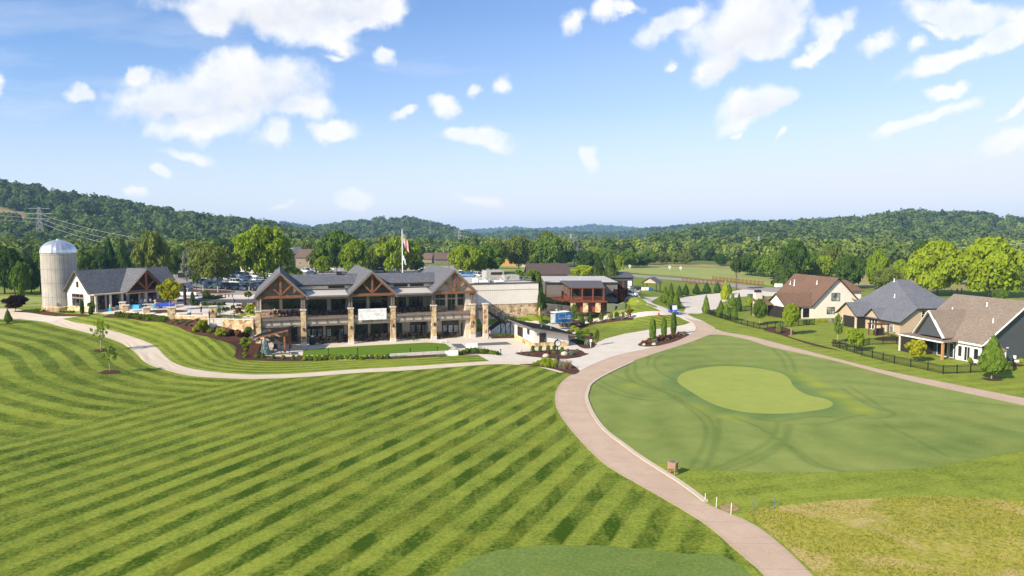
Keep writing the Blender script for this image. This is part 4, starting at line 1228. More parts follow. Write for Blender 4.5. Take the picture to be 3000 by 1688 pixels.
bars('print_dark', [(.105, .265, .03, .05), (.64, .30, .035, .07), (.855, .15, .012, .05)])
bars('print_red', words_(.78, .83, .36, .03, 3) + words_(.07, .1, .38, .06, 1))
# ------------------------------------------------------------------ pro shop and silo
PA = R(60); PO = (-76.9, 124.1, 4.6)
shop = thing('shop_building', 'white gabled building with grey shingle roof and timber-trussed porch beside the silo', 'building', PO, PA)
D = 7.6; RZ = 7.5; EZ = 3.65; L = 17.0
MB().box(.05, L, 0, D, 0, EZ).build('wall', M['stucco_tan'], shop)
o = MB().prism([(0, 0, 0), (0, D, 0), (0, D, EZ), (0, D / 2, RZ - .2), (0, 0, EZ)], (-.12, 0, 0)).build('gable_wall', M['white_batten'], shop)
MB().prism([(L, 0, 0), (L, D, 0), (L, D, EZ), (L, D / 2, RZ - .2), (L, 0, EZ)], (.1, 0, 0)).build('gable_wall', M['taupe_batten'], shop)
MB().box(-.2, -.12, -.1, D + .1, -.2, .75).build('stone_base', M['fieldstone'], o)
def shopwall(u, v):
 t, z = on_line(u, v, PO, PA + math.pi / 2)
 return t, z - PO[2]
for (ua, va, ub, vb, c, r_) in ((213, 862.5, 248.5, 897.5, 3, 1), (225.5, 826, 232.5, 847, 1, 1)):
 t1, z1 = shopwall(ua, va); t0, z0 = shopwall(ub, vb)
 lo, hi = min(t0, t1), max(t0, t1)
 if c == 3:
  win(shop, (-.12, hi, .8), (0, -1), (-1, 0), hi - lo, 1.55, cols=3, frame='taupe_trim', fw=.14)
  win(shop, (-.12, hi, 2.4), (0, -1), (-1, 0), hi - lo, .75, cols=3, frame='taupe_trim', fw=.14)
 else:
  win(shop, (-.12, hi, 4.3), (0, -1), (-1, 0), hi - lo, 1.1, cols=1, frame='bronze_metal', fw=.1)
rf = MB()
for sy in (0, 1):
 ye = -.5 if sy == 0 else D + .5
 q = [(-.55, D / 2, RZ), (-.55, ye, EZ - .25), (L + .5, ye, EZ - .25), (L + .5, D / 2, RZ)]
 rf.slab(q if sy == 0 else q[::-1], .28)
ro = rf.build('roof', M['shingle_gray'], shop)
t = MB()
for sy in (-1, 1):
 t.beam((-.6, D / 2, RZ - .12), (-.6, D / 2 + sy * (D / 2 + .5), EZ - .38), .08, .34, (1, 0, 0))
t.build('rake_board', M['taupe_trim'], ro)
gc, gh, gy_ = 9.2, 4.05, -2.2
for sx in (-1, 1):
 q = [(gc, gy_ - .4, RZ + .05), (gc + sx * gh, gy_ - .4, EZ - .2), (gc + sx * gh, D / 2, EZ - .2), (gc, D / 2, RZ + .05)]
 MB().slab(q if sx > 0 else q[::-1], .28).build('porch_gable_roof', M['shingle_gray'], shop)
t = MB()
for sx in (-1, 1):
 t.beam((gc, gy_ - .46, RZ - .1), (gc + sx * (gh + .05), gy_ - .46, EZ - .36), .07, .36, (0, 1, 0))
t.build('rake_board', M['taupe_trim'], shop)
MB().prism([(gc - 3.6, .1, EZ - .1), (gc + 3.6, .1, EZ - .1), (gc, .1, RZ - .3)], (0, -.1, 0)).build('gable_wall', M['timber_dark'], shop)
tr = MB().box(gc - 3.7, gc + 3.7, gy_ - .1, gy_ + .2, EZ - .55, EZ - .15).build('truss', M['timber'], shop)
MB().box(gc - .17, gc + .17, gy_ - .13, gy_ + .17, EZ - .15, RZ - .45).build('king_post', M['timber'], tr)
for sx in (-1, 1):
 MB().beam((gc + sx * .1, gy_ + .02, EZ + .05), (gc + sx * 1.6, gy_ + .02, EZ + 1.6), .24, .24, (0, 1, 0)).build('strut', M['timber'], tr)
 MB().beam((gc + sx * .1, gy_, RZ - .5), (gc + sx * 3.7, gy_, EZ - .3), .24, .28, (0, 1, 0)).build('rafter', M['timber'], tr)
MB().box(gc - 3.8, gc + 3.8, gy_ - .05, 0, EZ - .75, EZ - .56).build('porch_beam', M['putty_batten'], shop)
for x in (gc - 3.6, gc - .1, gc + 3.6):
 MB().box(x - .22, x + .22, gy_ - .1, gy_ + .34, 0, EZ - .75).build('porch_post', M['taupe_trim'] if x != gc - .1 else M['putty_batten'], shop)
c = MB(); c.box(-.4, gc - gh + .1, -1.9, 0, EZ - .62, EZ - .4); c.build('canopy', M['taupe_panel'], shop)
for x in (.0, 2.6, 4.8):
 MB().box(x - .16, x + .16, -1.8, -1.48, 0, EZ - .62).build('porch_post', M['stucco_tan'], shop)
for x0, x1 in ((.5, 2.5), (2.9, 5.2), (5.7, 8.9), (9.4, 12.6), (13.2, 16.6)):
 win(shop, (x0, 0, .25), (1, 0), (0, -1), x1 - x0, 2.6, cols=3, frame='bronze_metal', fw=.1)
silo = thing('silo', 'tall cylindrical grain silo of pale concrete staves with a shiny metal dome', 'silo', (-86.1, 129.7, 4.3), 0)
MB().lathe([(2.93, .9), (2.93, 10.9)], 52).build('wall', M['silo_stave'], silo)
MB().lathe([(3.08, -.4), (3.08, .78), (2.98, .95)], 40).build('stone_base', M['fieldstone'], silo)
dm = MB(); prof = [(3.0, 10.85), (3.02, 11.0)] + [(3.0 * math.cos(a), 11.0 + 2.35 * math.sin(a)) for a in np.linspace(.05, 1.5, 9)]
n_ = 40
vs = []
for r_, z_ in prof:
 for k in range(n_):
  rr_ = r_ * (1.0 + (.012 if k % 2 else -.012)); a = 2 * math.pi * k / n_
  vs.append((rr_ * math.cos(a), rr_ * math.sin(a), z_))
fs = [(i * n_ + k, i * n_ + (k + 1) % n_, (i + 1) * n_ + (k + 1) % n_, (i + 1) * n_ + k) for i in range(len(prof) - 1) for k in range(n_)]
fs.append(tuple((len(prof) - 1) * n_ + k for k in range(n_)))
dm.add(vs, fs); do = dm.build('dome', M['galvanised'], silo)
MB().lathe([(.3, 13.3), (.28, 13.45), (.05, 13.6)], 12).build('finial', M['galvanised'], do)
MB().cbox(1.0, -2.85, 1.2, .3, .25, .5).build('meter_box', M['grey_metal'], silo)
# ------------------------------------------------------------------ snack shed
SO = (3.7, 112.1, 0)
shed = thing('shed', 'small white board-and-batten shed with a black lean-to roof by the courts', 'shed', SO, CA)
def zt(x): return 3.55 - .2 * (x + .9)
sw = MB(); sw.hexa([(0, 0, .7), (6.1, 0, .7), (6.1, 10, .7), (0, 10, .7)], [(0, 0, zt(0) - .25), (6.1, 0, zt(6.1) - .25), (6.1, 10, zt(6.1) - .25), (0, 10, zt(0) - .25)])
sw.build('wall', M['white_batten'], shed)
MB().box(-.06, 6.16, -.06, 10.06, -.6, .74).build('stone_base', M['fieldstone'], shed)
MB().slab([(-.95, -1.0, zt(-.95)), (7.1, -1.0, zt(7.1)), (7.1, 10.9, zt(7.1)), (-.95, 10.9, zt(-.95))], .1).build('roof', M['black_shingle_roof'], shed)
f = MB(); f.slab([(-1.0, -1.05, zt(-1) - .1), (7.15, -1.05, zt(7.15) - .1), (7.15, -.97, zt(7.15) - .1), (-1.0, -.97, zt(-1) - .1)], .18); f.slab([(-1.0, -.97, zt(-1) - .1), (-.92, -.97, zt(-.92) - .1), (-.92, 10.95, zt(-.92) - .1), (-1.0, 10.95, zt(-1) - .1)], .18)
f.build('fascia', M['taupe_trim'], shed)
door(shed, (.95, 0, .02), (1, 0), (0, -1), 1.05, 2.25)
win(shed, (0, 8.4, .85), (0, -1), (-1, 0), 2.9, 1.75, cols=1, rows=1, frame='taupe_trim', pane='bronze_metal', name='shutter', fw=.08)
win(shed, (0, 3.4, 1.75), (0, -1), (-1, 0), 1.2, .95, cols=1, rows=1, frame='taupe_trim', pane='bronze_metal', name='shutter', fw=.07)
MB().cbox(.55, -.1, 2.0, .14, .16, .24).build('sconce', M['bronze_metal'], shed)
for x, y in ((2.6, 3.5), (4.0, 2.6)):
 MB().tube([(x, y, zt(x) - .05), (x, y, zt(x) + .45)], .07, 8).build('vent_pipe', M['galvanised'], shed)
# ------------------------------------------------------------------ pavilion on the patio
PV = (-40.3, 106.7, 0)
pav = thing('pavilion', 'timber lean-to pavilion with sloping dark roof at the end of the patio', 'pavilion', PV, R(5))
def pz(x): return 2.65 + .235 * x
MB().slab([(-.5, -.55, pz(-.5)), (5.0, -.55, pz(5)), (5.0, 4.2, pz(5)), (-.5, 4.2, pz(-.5))], .12).build('roof', M['black_shingle_roof'], pav)
f = MB(); f.slab([(-.55, -.62, pz(-.55) - .1), (5.05, -.62, pz(5.05) - .1), (5.05, -.5, pz(5.05) - .1), (-.55, -.5, pz(-.55) - .1)], .26); f.build('fascia', M['timber'], pav)
for x, y in ((4.3, .1), (4.3, 3.7), (.35, 3.7)):
 MB().box(x - .14, x + .14, y - .14, y + .14, 0, pz(x) - .15).build('post', M['timber'], pav)
c_ = MB().box(-.05, .75, -.25, .55, -.2, 2.0).build('stone_pier', M['fieldstone'], pav)
MB().box(-.12, .82, -.32, .62, 2.0, 2.12).build('cap', M['cast_stone'], c_)
MB().box(.2, .5, 0, .3, 2.12, pz(.35) - .12).build('post', M['timber'], pav)
for y in (.1, 3.7):
 MB().beam((-.3, y, pz(-.3) - .28), (4.8, y, pz(4.8) - .28), .16, .26, (0, 0, 1)).build('rafter_beam', M['timber'], pav)
MB().box(.4, 4.3, 3.62, 3.78, 1.75, 2.0).build('cross_beam', M['timber'], pav)
# ------------------------------------------------------------------ walls
def stonewall(name, label, pts, ztop, zbot, mat='fieldstone', w=.5, cap=True):
 """pts world xy; heights per point"""
 o = thing(name, label, 'wall', (pts[0][0], pts[0][1], 0))
 b = MB(); cp_ = MB()
 for i in range(len(pts) - 1):
  a = Vector((pts[i][0] - pts[0][0], pts[i][1] - pts[0][1], 0)); c = Vector((pts[i + 1][0] - pts[0][0], pts[i + 1][1] - pts[0][1], 0))
  n = Vector((-(c - a).y, (c - a).x, 0)).normalized() * w / 2
  up0, up1 = ztop[i], ztop[i + 1]
  q = [a - n, c - n, c + n, a + n]
  b.hexa([(p.x, p.y, zbot) for p in q], [(q[0].x, q[0].y, up0), (q[1].x, q[1].y, up1), (q[2].x, q[2].y, up1), (q[3].x, q[3].y, up0)])
  n2 = n * 1.2; q = [a - n2, c - n2, c + n2, a + n2]
  cp_.hexa([(q[0].x, q[0].y, up0), (q[1].x, q[1].y, up1), (q[2].x, q[2].y, up1), (q[3].x, q[3].y, up0)], [(q[0].x, q[0].y, up0 + .14), (q[1].x, q[1].y, up1 + .14), (q[2].x, q[2].y, up1 + .14), (q[3].x, q[3].y, up0 + .14)])
 b.build('masonry', M[mat], o)
 if cap: cp_.build('cap', M['cast_stone'], o)
 return o
wl = stonewall('retaining_wall', 'tan fieldstone retaining wall sloping down behind the blue trailer', [(5.75, 144.3), (10.5, 149.0), (15.6, 153.6), (20.5, 156.3), (24.0, 157.6)], [4.15, 3.2, 2.1, 1.2, .6], -.4)
wl2 = stonewall('retaining_wall', 'tan fieldstone wall under the plaza railing left of the clubhouse', [(-47.6, 111.9), (-42.2, 110.9)], [4.72, 4.72], .5)
wl3 = stonewall('retaining_wall', 'short grey plastered wall end beside the tan fieldstone wall', [(-50.3, 112.4), (-47.62, 111.95)], [4.72, 4.72], 1.2, 'concrete_block', .44)
def pillar(u, v, hgt, label, wdt=.95, plinth=False):
 p = at(u, v)
 o = thing('stone_pillar', label, 'pillar', (p[0], p[1], p[2]), R(20), 'square stone pillars round the plaza')
 MB().cbox(0, 0, -1.0, wdt, wdt, hgt + .9).build('shaft', M['fieldstone'], o)
 MB().cbox(0, 0, hgt - .1, wdt + .2, wdt + .2, .16).build('cap', M['cast_stone'], o)
 if plinth: MB().cbox(0, 0, -.2, wdt + .1, wdt + .1, .6).build('plinth', M['cast_stone'], o)
 return o
pillar(360, 908, 1.45, 'stone pillar at the left end of the plaza edge, behind another pillar')
pillar(369.5, 916.5, 1.4, 'stone pillar in front of the turquoise covered table')
pillar(431, 924, 1.4, 'stone pillar in the plaza hedge, between the blue table and the round bed')
pillar(503.5, 931, 1.75, 'stone pillar in front of the round mulch bed with the yellow tree', 1.15)
pillar(625, 933, 2.0, 'stone pillar at the corner where the black railing starts', 1.1)
pillar(461.5, 900, 1.3, 'stone pillar with pale foot left of the dark blue utility cart', .95, True)
pillar(510, 898, 1.35, 'stone pillar with pale foot right of the dark blue utility cart', .95, True)
pillar(548, 893, 1.3, 'stone pillar under the dark arched gateway post', .95, True)
pts = [at(503, 931)[:2], at(560, 933.5)[:2], at(618, 934)[:2]]
stonewall('garden_wall', 'low stone seat wall along the front of the plaza behind the bench', pts, [5.0, 5.0, 5.0], 3.2, 'fieldstone', .4)
pts = [at(372, 917)[:2], at(431, 925)[:2], at(500, 931)[:2]]
stonewall('garden_wall', 'low stone wall behind the long green hedge of the plaza', pts, [4.82, 4.86, 4.9], 3.2, 'fieldstone', .36)
p0, p1 = at(1143, 1046), at(1308, 1037)
o = stonewall('garden_wall', 'low white garden wall along the turf court', [p0[:2], p1[:2]], [.45, .45], -.2, 'cast_stone', .3, False)
for (u, v, lab) in ((1324, 1041.5, 'large white block seat at the corner of the turf court'), (1382, 1019.5, 'white block seat beside the grey court floor')):
 p = at(u, v)
 bl = MB().box(-.95, .95, -.35, .35, 0, .72).build('bench_block', M['white_plastic'], None, p, R(12), label=lab, cat='block seat')
 bevel(bl, .03)
# ------------------------------------------------------------------ building with the red porch, barn, shed and shelters behind
RO = (8.0, 158.0, 4.0)
rest = thing('restaurant', 'flat-roofed grey building with a red-brown covered porch above the sloping stone wall', 'building', RO, R(0))
MB().box(0, 16.5, 0, 25, -1, 3.4).build('wall', M['grey_lap'], rest)
MB().box(-.2, 16.8, -.25, 25.2, 3.4, 3.62).build('flat_roof', M['membrane'], rest)
MB().box(-.25, 16.85, -.33, -.25, 3.35, 3.7).build('roof_edge', M['bronze_metal'], rest)
MB().box(.4, 3.4, -1.6, 0, -.2, 1.9).build('screen_wall', M['grey_lap'], rest)
dk = MB().box(-1.5, 13.2, -6.9, 0, -.35, -.1).build('deck', M['red_wood'], rest)
pr = MB(); pr.slab([(4.9, -6.9, 3.05), (12.6, -6.9, 3.05), (12.6, -.35, 4.1), (3.0, -.35, 4.1)], .2); pr.build('porch_roof', M['grey_metal_roof'], rest)
MB().beam((4.9, -6.95, 2.95), (12.6, -6.95, 2.95), .12, .3).build('fascia', M['red_wood'], rest)
for x, y in ((5.2, -6.75), (7.6, -6.75), (10.0, -6.75), (12.4, -6.75), (4.6, -4.4), (4.0, -1.9), (12.4, -3.4)):
 MB().box(x - .13, x + .13, y - .13, y + .13, -.1, 3.0 + (6.8 + y) * .15).build('porch_post', M['red_wood'], rest)
r = MB()
def railrun(mb, p, q, z, hh=1.0, n=8, bal=.16):
 p = Vector((*p, 0)); q = Vector((*q, 0))
 for zz_ in (z + hh, z + .12): mb.beam(p + Vector((0, 0, zz_)), q + Vector((0, 0, zz_)), .07, .08)
 m = int((q - p).length / bal)
 for k in range(m):
  c = p + (q - p) * ((k + .5) / m); mb.cbox(c.x, c.y, z + .1, .045, .045, hh - .1)
for p, q in (((5.2, -6.78), (7.5, -6.78)), ((7.7, -6.78), (9.9, -6.78)), ((10.1, -6.78), (12.3, -6.78)), ((12.42, -6.6), (12.42, -.2)), ((5.1, -6.7), (4.0, -2.0)), ((3.9, -2.0), (-1.4, -2.4))):
 m = MB(); railrun(m, p, q, -.1); m.build('railing', M['red_wood'], rest)
for x in (5.6, 8.4, 11.2):
 MB().box(x - .55, x + .55, -6.7, -5.8, -2.6, -.35).build('stone_pier', M['fieldstone'], rest)
MB().box(4.8, 12.7, -5.7, -.2, -2.6, -.36).build('skirting', M['red_wood'], rest)
for x0 in (5.4, 8.0):
 win(rest, (x0, -.02, .1), (1, 0), (0, -1), 2.1, 2.2, cols=2, frame='bronze_metal')
MB().box(10.4, 12.3, -3.4, -3.35, -.1, 2.8).build('screen', M['screen_mesh'], rest)
for (x, y) in ((4, 8), (9, 12)):
 MB().cbox(x, y, 3.62, .5, .5, .4).build('roof_vent', M['galvanised'], rest)
barn = thing('barn', 'timber-framed barn with a long brown metal roof behind the flat-roofed building', 'barn', (4.2, 190.5, 3.4), R(2))
MB().slab([(-.3, 0, 4.3), (12.6, 0, 4.3), (12.0, 5.4, 7.1), (0, 5.4, 7.1)], .15).build('roof', M['brown_metal_roof'], barn)
MB().slab([(0, 5.4, 7.1), (12.0, 5.4, 7.1), (12.6, 10.8, 4.3), (-.3, 10.8, 4.3)], .15).build('roof', M['brown_metal_roof'], barn)
MB().box(1.5, 11.5, 1.2, 9.6, -.4, 4.2).build('wall', M['cream_lap'], barn)
t = MB().beam((.3, .5, 4.2), (.3, 10.3, 4.2), .22, .26).build('truss', M['red_wood'], barn)
for a, b in (((.3, .4, 4.2), (.3, 5.4, 6.8)), ((.3, 10.4, 4.2), (.3, 5.4, 6.8)), ((.3, 5.4, 4.2), (.3, 5.4, 6.8)), ((.3, 5.4, 4.3), (.3, 3.2, 5.6)), ((.3, 5.4, 4.3), (.3, 7.6, 5.6))):
 MB().beam(a, b, .2, .22, (1, 0, 0)).build('beam', M['red_wood'], t)
for y in (.5, 5.4, 10.3):
 MB().box(.18, .44, y - .13, y + .13, -.4, 4.1).build('post', M['red_wood'], barn)
p = at(1838, 849)
gs = thing('storage_shed', 'dark grey lean-to storage shed with open bays beside the cart yard', 'shed', (p[0] - .5, p[1] + 3, p[2] + .2), R(0))
MB().box(-3.3, 2.6, .1, 6, -.5, 2.9).build('wall', M['charcoal_lap'], gs)
MB().slab([(-3.9, -.5, 3.15), (3.0, -.5, 3.15), (2.4, 6.5, 4.3), (-3.9, 6.5, 4.3)], .16).build('roof', M['grey_metal_roof'], gs)
MB().box(-3.2, 2.6, 0, .08, 2.1, 2.95).build('header', M['charcoal_lap'], gs)
for x0, x1, mt in ((-1.8, -.5, 'screen_mesh'), (.2, .9, 'screen_mesh'), (1.1, 2.2, 'white_plastic')):
 MB().box(x0, x1, 0, .07, -.3, 2.05).build('bay_door', M[mt], gs)
MB().box(-.4, .1, -.02, .1, -.3, 2.1).build('post', M['timber_dark'], gs)
p = at(1909, 850.5)
gz_ = thing('picnic_shelter', 'small open shelter with a dark gable roof on four posts by the cart road', 'shelter', (p[0], p[1], p[2]), R(-28))
for x, y in ((-1.9, -1.9), (1.9, -1.9), (1.9, 1.9), (-1.9, 1.9)):
 MB().box(x - .09, x + .09, y - .09, y + .09, -.4, 2.3).build('post', M['bronze_metal'], gz_)
gable(MB(), 0, 2.5, 3.75, 2.25, -2.6, 2.6, .12).build('roof', M['grey_metal_roof'], gz_)
MB().prism([(-2.0, -2.2, 2.2), (2.0, -2.2, 2.2), (0, -2.2, 3.5)], (0, .1, 0)).build('gable_panel', M['taupe_panel'], gz_)
MB().prism([(-2.0, 2.1, 2.2), (2.0, 2.1, 2.2), (0, 2.1, 3.5)], (0, .1, 0)).build('gable_panel', M['taupe_panel'], gz_)
# ------------------------------------------------------------------ houses on the right
def vent_pipe(parent, x, y, z, hh=.8):
 o_ = MB().tube([(x, y, z - .2), (x, y, z + hh)], .09, 8).build('vent_pipe', M['white_plastic'], parent)
 MB().tube([(x, y, z - .12), (x, y, z + .12)], [.24, .12], 8).build('flashing', M['white_plastic'], o_)
HA = R(10)
h1 = thing('house', 'white house with a steep brown shingle roof and black framed windows', 'house', (64.8, 151.8, 0), HA)
ex, pk, hw = 8.7, 9.05, 6.5
MB().prism([(2.3, .02, -.6), (15.1, .02, -.6), (15.1, .02, 2.7), (8.7, .02, 8.75), (2.3, .02, 2.7)], (0, 16.4, 0)).build('wall', M['white_lap'], h1)
for sx in (-1, 1):
 q = [(ex, -.35, pk), (ex + sx * hw, -.35, 2.7), (ex + sx * hw, 16.8, 2.7), (ex, 16.8, pk)]
 MB().slab(q if sx > 0 else q[::-1], .22).build('roof', M['shingle_brown'], h1)
t = MB()
for sx in (-1, 1): t.beam((ex, -.4, pk - .12), (ex + sx * hw, -.4, 2.58), .07, .3, (0, 1, 0))
t.build('rake_board', M['bronze_metal'], h1)
MB().box(0, 2.28, .05, 7.4, -.6, 2.7).build('wall', M['white_lap'], h1)
for sy in (0, 1):
 q = [(-4.2, 3.75, 5.45), (-4.2, -.35 if sy == 0 else 7.9, 2.72), (5.2 if sy else 2.5, -.35 if sy == 0 else 7.9, 2.72), (5.2, 3.75, 5.45)]
 MB().slab(q if sy == 0 else q[::-1], .2).build('roof', M['shingle_brown'], h1)
MB().prism([(-3.9, .2, 2.6), (-3.9, 7.3, 2.6), (-3.9, 3.75, 5.15)], (.12, 0, 0)).build('gable_wall', M['white_lap'], h1)
t = MB()
for sy in (-1, 1): t.beam((-4.22, 3.75, 5.33), (-4.22, 3.75 + sy * 4.15, 2.58), .07, .28, (1, 0, 0))
t.build('rake_board', M['bronze_metal'], h1)
s_ = MB().box(-3.85, -.05, .12, .18, -.3, 2.5).build('screen', M['screen_mesh'], h1)
MB().box(-3.87, -3.81, .2, 7.2, -.3, 2.5).build('screen', M['screen_mesh'], h1)
for x, y in ((-3.85, .12), (-1.95, .1), (-3.85, 3.7), (-3.85, 7.3)):
 MB().box(x - .09, x + .09, y - .09, y + .09, -.3, 2.6).build('post', M['bronze_metal'], h1)
MB().slab([(-7.2, 5.0, 2.7), (-3.9, 5.0, 2.7), (-3.9, 9.6, 4.4), (-7.2, 9.6, 3.9)], .18).build('porch_roof', M['shingle_brown'], h1)
for x, y in ((-7.0, 5.2), (-7.0, 9.3)): MB().box(x - .1, x + .1, y - .1, y + .1, -.3, 2.7).build('post', M['bronze_metal'], h1)
c_ = MB().box(-6.6, -5.0, 8.0, 9.4, -.3, 5.2).build('chimney', M['cast_stone'], h1)
MB().hexa([(-6.5, 8.1, 5.2), (-5.1, 8.1, 5.2), (-5.1, 9.3, 5.2), (-6.5, 9.3, 5.2)], [(-6.35, 8.25, 5.8), (-5.25, 8.25, 5.8), (-5.25, 9.15, 5.8), (-6.35, 9.15, 5.8)]).build('cap', M['bronze_metal'], c_)
def hw_(hs, ua, va, ub, vb, o3, ang, off=0, **kw):
 x0, z1 = on_line(ua, va, o3, ang, off); x1, z0 = on_line(ub, vb, o3, ang, off)
 return win(hs, (x0, off, z0), (1, 0), (0, -1), x1 - x0, z1 - z0, **kw)
def z4(a, b): return 2200 + a * .13975, 780 + b * .13975
hw_(h1, *z4(1690, 562), *z4(1862, 728), (64.8, 151.8), HA, .02, cols=2, rows=2, frame='black_metal', pane='blind_glass', fw=.1)
hw_(h1, *z4(1594, 858), *z4(1662, 1006), (64.8, 151.8), HA, .02, cols=1, rows=2, frame='black_metal', pane='blind_glass', fw=.1)
hw_(h1, *z4(1682, 856), *z4(1752, 1002), (64.8, 151.8), HA, .02, cols=1, rows=2, frame='black_metal', pane='blind_glass', fw=.1)
win(h1, (.3, .05, .2), (1, 0), (0, -1), 1.5, 2.0, cols=2, frame='bronze_metal')
MB().box(12.0, 21.5, 9, 17, -.6, 5.3).build('wall', M['white_lap'], h1)
MB().slab([(15.2, 8.4, 5.25), (22.0, 8.4, 5.25), (20.0, 12.8, 7.6), (11.0, 12.8, 7.6)], .2).build('roof', M['shingle_brown'], h1)
MB().slab([(11.0, 12.8, 7.6), (20.0, 12.8, 7.6), (22.0, 17.4, 5.25), (11.0, 17.4, 5.25)], .2).build('roof', M['shingle_brown'], h1)
MB().slab([(22.0, 8.4, 5.25), (22.0, 17.4, 5.25), (20.0, 12.8, 7.6)], .2).build('roof', M['shingle_brown'], h1)
MB().slab([(12.5, -1.2, 3.9), (16.6, -1.2, 3.0), (16.6, 3, 3.0), (12.0, 3, 5.6)], .2).build('roof', M['shingle_brown'], h1)
MB().box(13.2, 16.2, -.9, 3, -.5, 3.0).build('wall', M['white_lap'], h1)
for x, y in ((6.2, 14.6), (6.6, 13.5), (6.0, 12.6), (6.9, 5.0)):
 vent_pipe(h1, x, y, pk - (ex - x) * (pk - 2.7) / hw)
h2 = thing('house', 'cream house with a wide grey hip roof between the white house and the tan-roofed one', 'house', (72.3, 126.3, 0), HA)
MB().box(0, 15.5, 0, 17.5, -.8, 2.6).build('wall', M['cream_lap'], h2)
MB().prism([(0, 0, 2.6), (3.2, 0, 4.85), (11.5, 0, 4.85), (11.5, 0, 2.6)], (0, 3, 0)).build('gable_wall', M['cream_lap'], h2)
R1, R2 = (9.7, 13.6, 9.4), (12.4, 13.2, 9.4)
rf = MB()
rf.slab([(-.4, 18.2, 2.35), (-.4, -.35, 2.35), (3.2, -.35, 4.9), R1], .2)
rf.slab([(3.2, -.35, 4.9), (12.0, -.35, 4.9), R2, R1], .2)
rf.build('roof', M['shingle_slate'], h2)
rf = MB(); rf.slab([(12.0, -.35, 4.9), (17.5, 3, 3.0), (17.5, 18.2, 3.0), R2], .2); rf.slab([R2, (17.5, 18.2, 3.0), (-.4, 18.2, 2.35), R1], .2); rf.build('roof', M['shingle_slate'], h2)
MB().slab([(14, 2.5, 3.2), (22.5, 2.5, 3.2), (20.5, 7, 5.9), (12.5, 7, 5.9)], .2).build('roof', M['shingle_slate'], h2)
t = MB(); t.beam((-.4, -.4, 2.25), (3.2, -.4, 4.8), .07, .26, (0, 1, 0)); t.box(3.2, 12, -.42, -.35, 4.6, 4.88); t.box(-.5, -.4, -.35, 18, 2.1, 2.34); t.build('gutter', M['bronze_metal'], h2)
MB().box(-2.0, 0, 9.4, 15.2, -.8, 2.6).build('wall', M['cream_lap'], h2)
MB().prism([(-2.0, 9.6, 2.6), (-2.0, 15.0, 2.6), (-2.0, 12.3, 4.8)], (.12, 0, 0)).build('gable_wall', M['cream_lap'], h2)
for sy in (-1, 1):
 q = [(-2.4, 12.3, 5.0), (-2.4, 12.3 + sy * 3.25, 2.55), (1.5 if sy < 0 else 3.5, 12.3 + sy * 3.25, 2.55), (3.6, 12.3, 5.0)]
 MB().slab(q if sy < 0 else q[::-1], .18).build('roof', M['shingle_slate'], h2)
 MB().beam((-2.42, 12.3, 4.9), (-2.42, 12.3 + sy * 3.25, 2.42), .07, .26, (1, 0, 0)).build('rake_board', M['bronze_metal'], h2)
MB().box(-2.08, -2.0, 10.0, 13.4, -.4, 2.3).build('screen', M['screen_mesh'], h2)
MB().box(-1.9, -.1, 9.32, 9.4, -.4, 2.3).build('screen', M['screen_mesh'], h2)
for y in (9.45, 13.5, 15.1): MB().box(-2.14, -1.94, y - .1, y + .1, -.6, 2.55).build('post', M['stucco_tan'], h2)
MB().prism([(-.05, 5.1, 2.4), (-.05, 9.0, 2.4), (-.05, 7.05, 4.1)], (-.15, 0, 0)).build('gable_wall', M['cream_lap'], h2)
for sy in (-1, 1):
 q = [(-.6, 7.05, 4.3), (-.6, 7.05 + sy * 2.2, 2.45), (.6, 7.05 + sy * 2.2, 2.45), (2.6, 7.05, 4.3)]
 MB().slab(q if sy < 0 else q[::-1], .15).build('roof', M['shingle_slate'], h2)
 MB().beam((-.62, 7.05, 4.2), (-.62, 7.05 + sy * 2.2, 2.35), .06, .22, (1, 0, 0)).build('rake_board', M['bronze_metal'], h2)
for y in (8.3, 7.5, 6.7): win(h2, (-.2 if False else 0, y, .1), (0, -1), (-1, 0), .7, 2.0, cols=1, rows=2, frame='white_trim', fw=.06)
win(h2, (0, 3.6, .25), (0, -1), (-1, 0), 2.0, 1.75, cols=2, frame='white_trim', pane='blind_glass', fw=.08)
win(h2, (4.4, 0, 3.0), (1, 0), (0, -1), .85, 1.5, cols=1, rows=2, frame='stucco_tan', fw=.1)
for x, y in ((9.2, 13.2), (5.2, 8.0)):
 vent_pipe(h2, x, y, 2.35 + (x + .4) * .69, .7)
p = at(2573, 982)
pg = thing('pergola', 'small dark pergola with a covered grill beneath it beside the cream house', 'pergola', (p[0], p[1], p[2]), R(10))
for x, y in ((-1.3, -.9), (1.3, -.9), (1.3, .9), (-1.3, .9)): MB().box(x - .08, x + .08, y - .08, y + .08, -.3, 2.0).build('post', M['timber_dark'], pg)
m = MB()
for y in (-.9, .9): m.box(-1.6, 1.6, y - .05, y + .05, 2.0, 2.16)
for k in range(7): m.box(-1.4 + k * .47 - .04, -1.4 + k * .47 + .04, -1.15, 1.15, 2.165, 2.26)
m.build('slats', M['timber_dark'], pg)
g = MB(); g.box(-.75, .75, -.4, .4, -.1, .95); g.box(-.6, .6, -.33, .33, .95, 1.25)
tag(g.build('grill', M['screen_mesh'], None, (p[0], p[1], p[2]), R(10)), 'large covered dark grill standing under the pergola', 'grill')
h3 = thing('house', 'dark slate-blue house with white trim, tan shingle roof and furnished porch at the right edge', 'house', (67.3, 97.0, 0), R(12))
EZ3, RZ3, W3 = 3.05, 9.0, 7.75
MB().prism([(.25, .05, -.6), (15.2, .05, -.6), (15.2, .05, EZ3 - .1), (W3, .05, RZ3 - .4), (.25, .05, EZ3 - .1)], (0, 12.4, 0)).build('wall', M['charcoal_lap'], h3)
sl = (RZ3 - EZ3) / W3
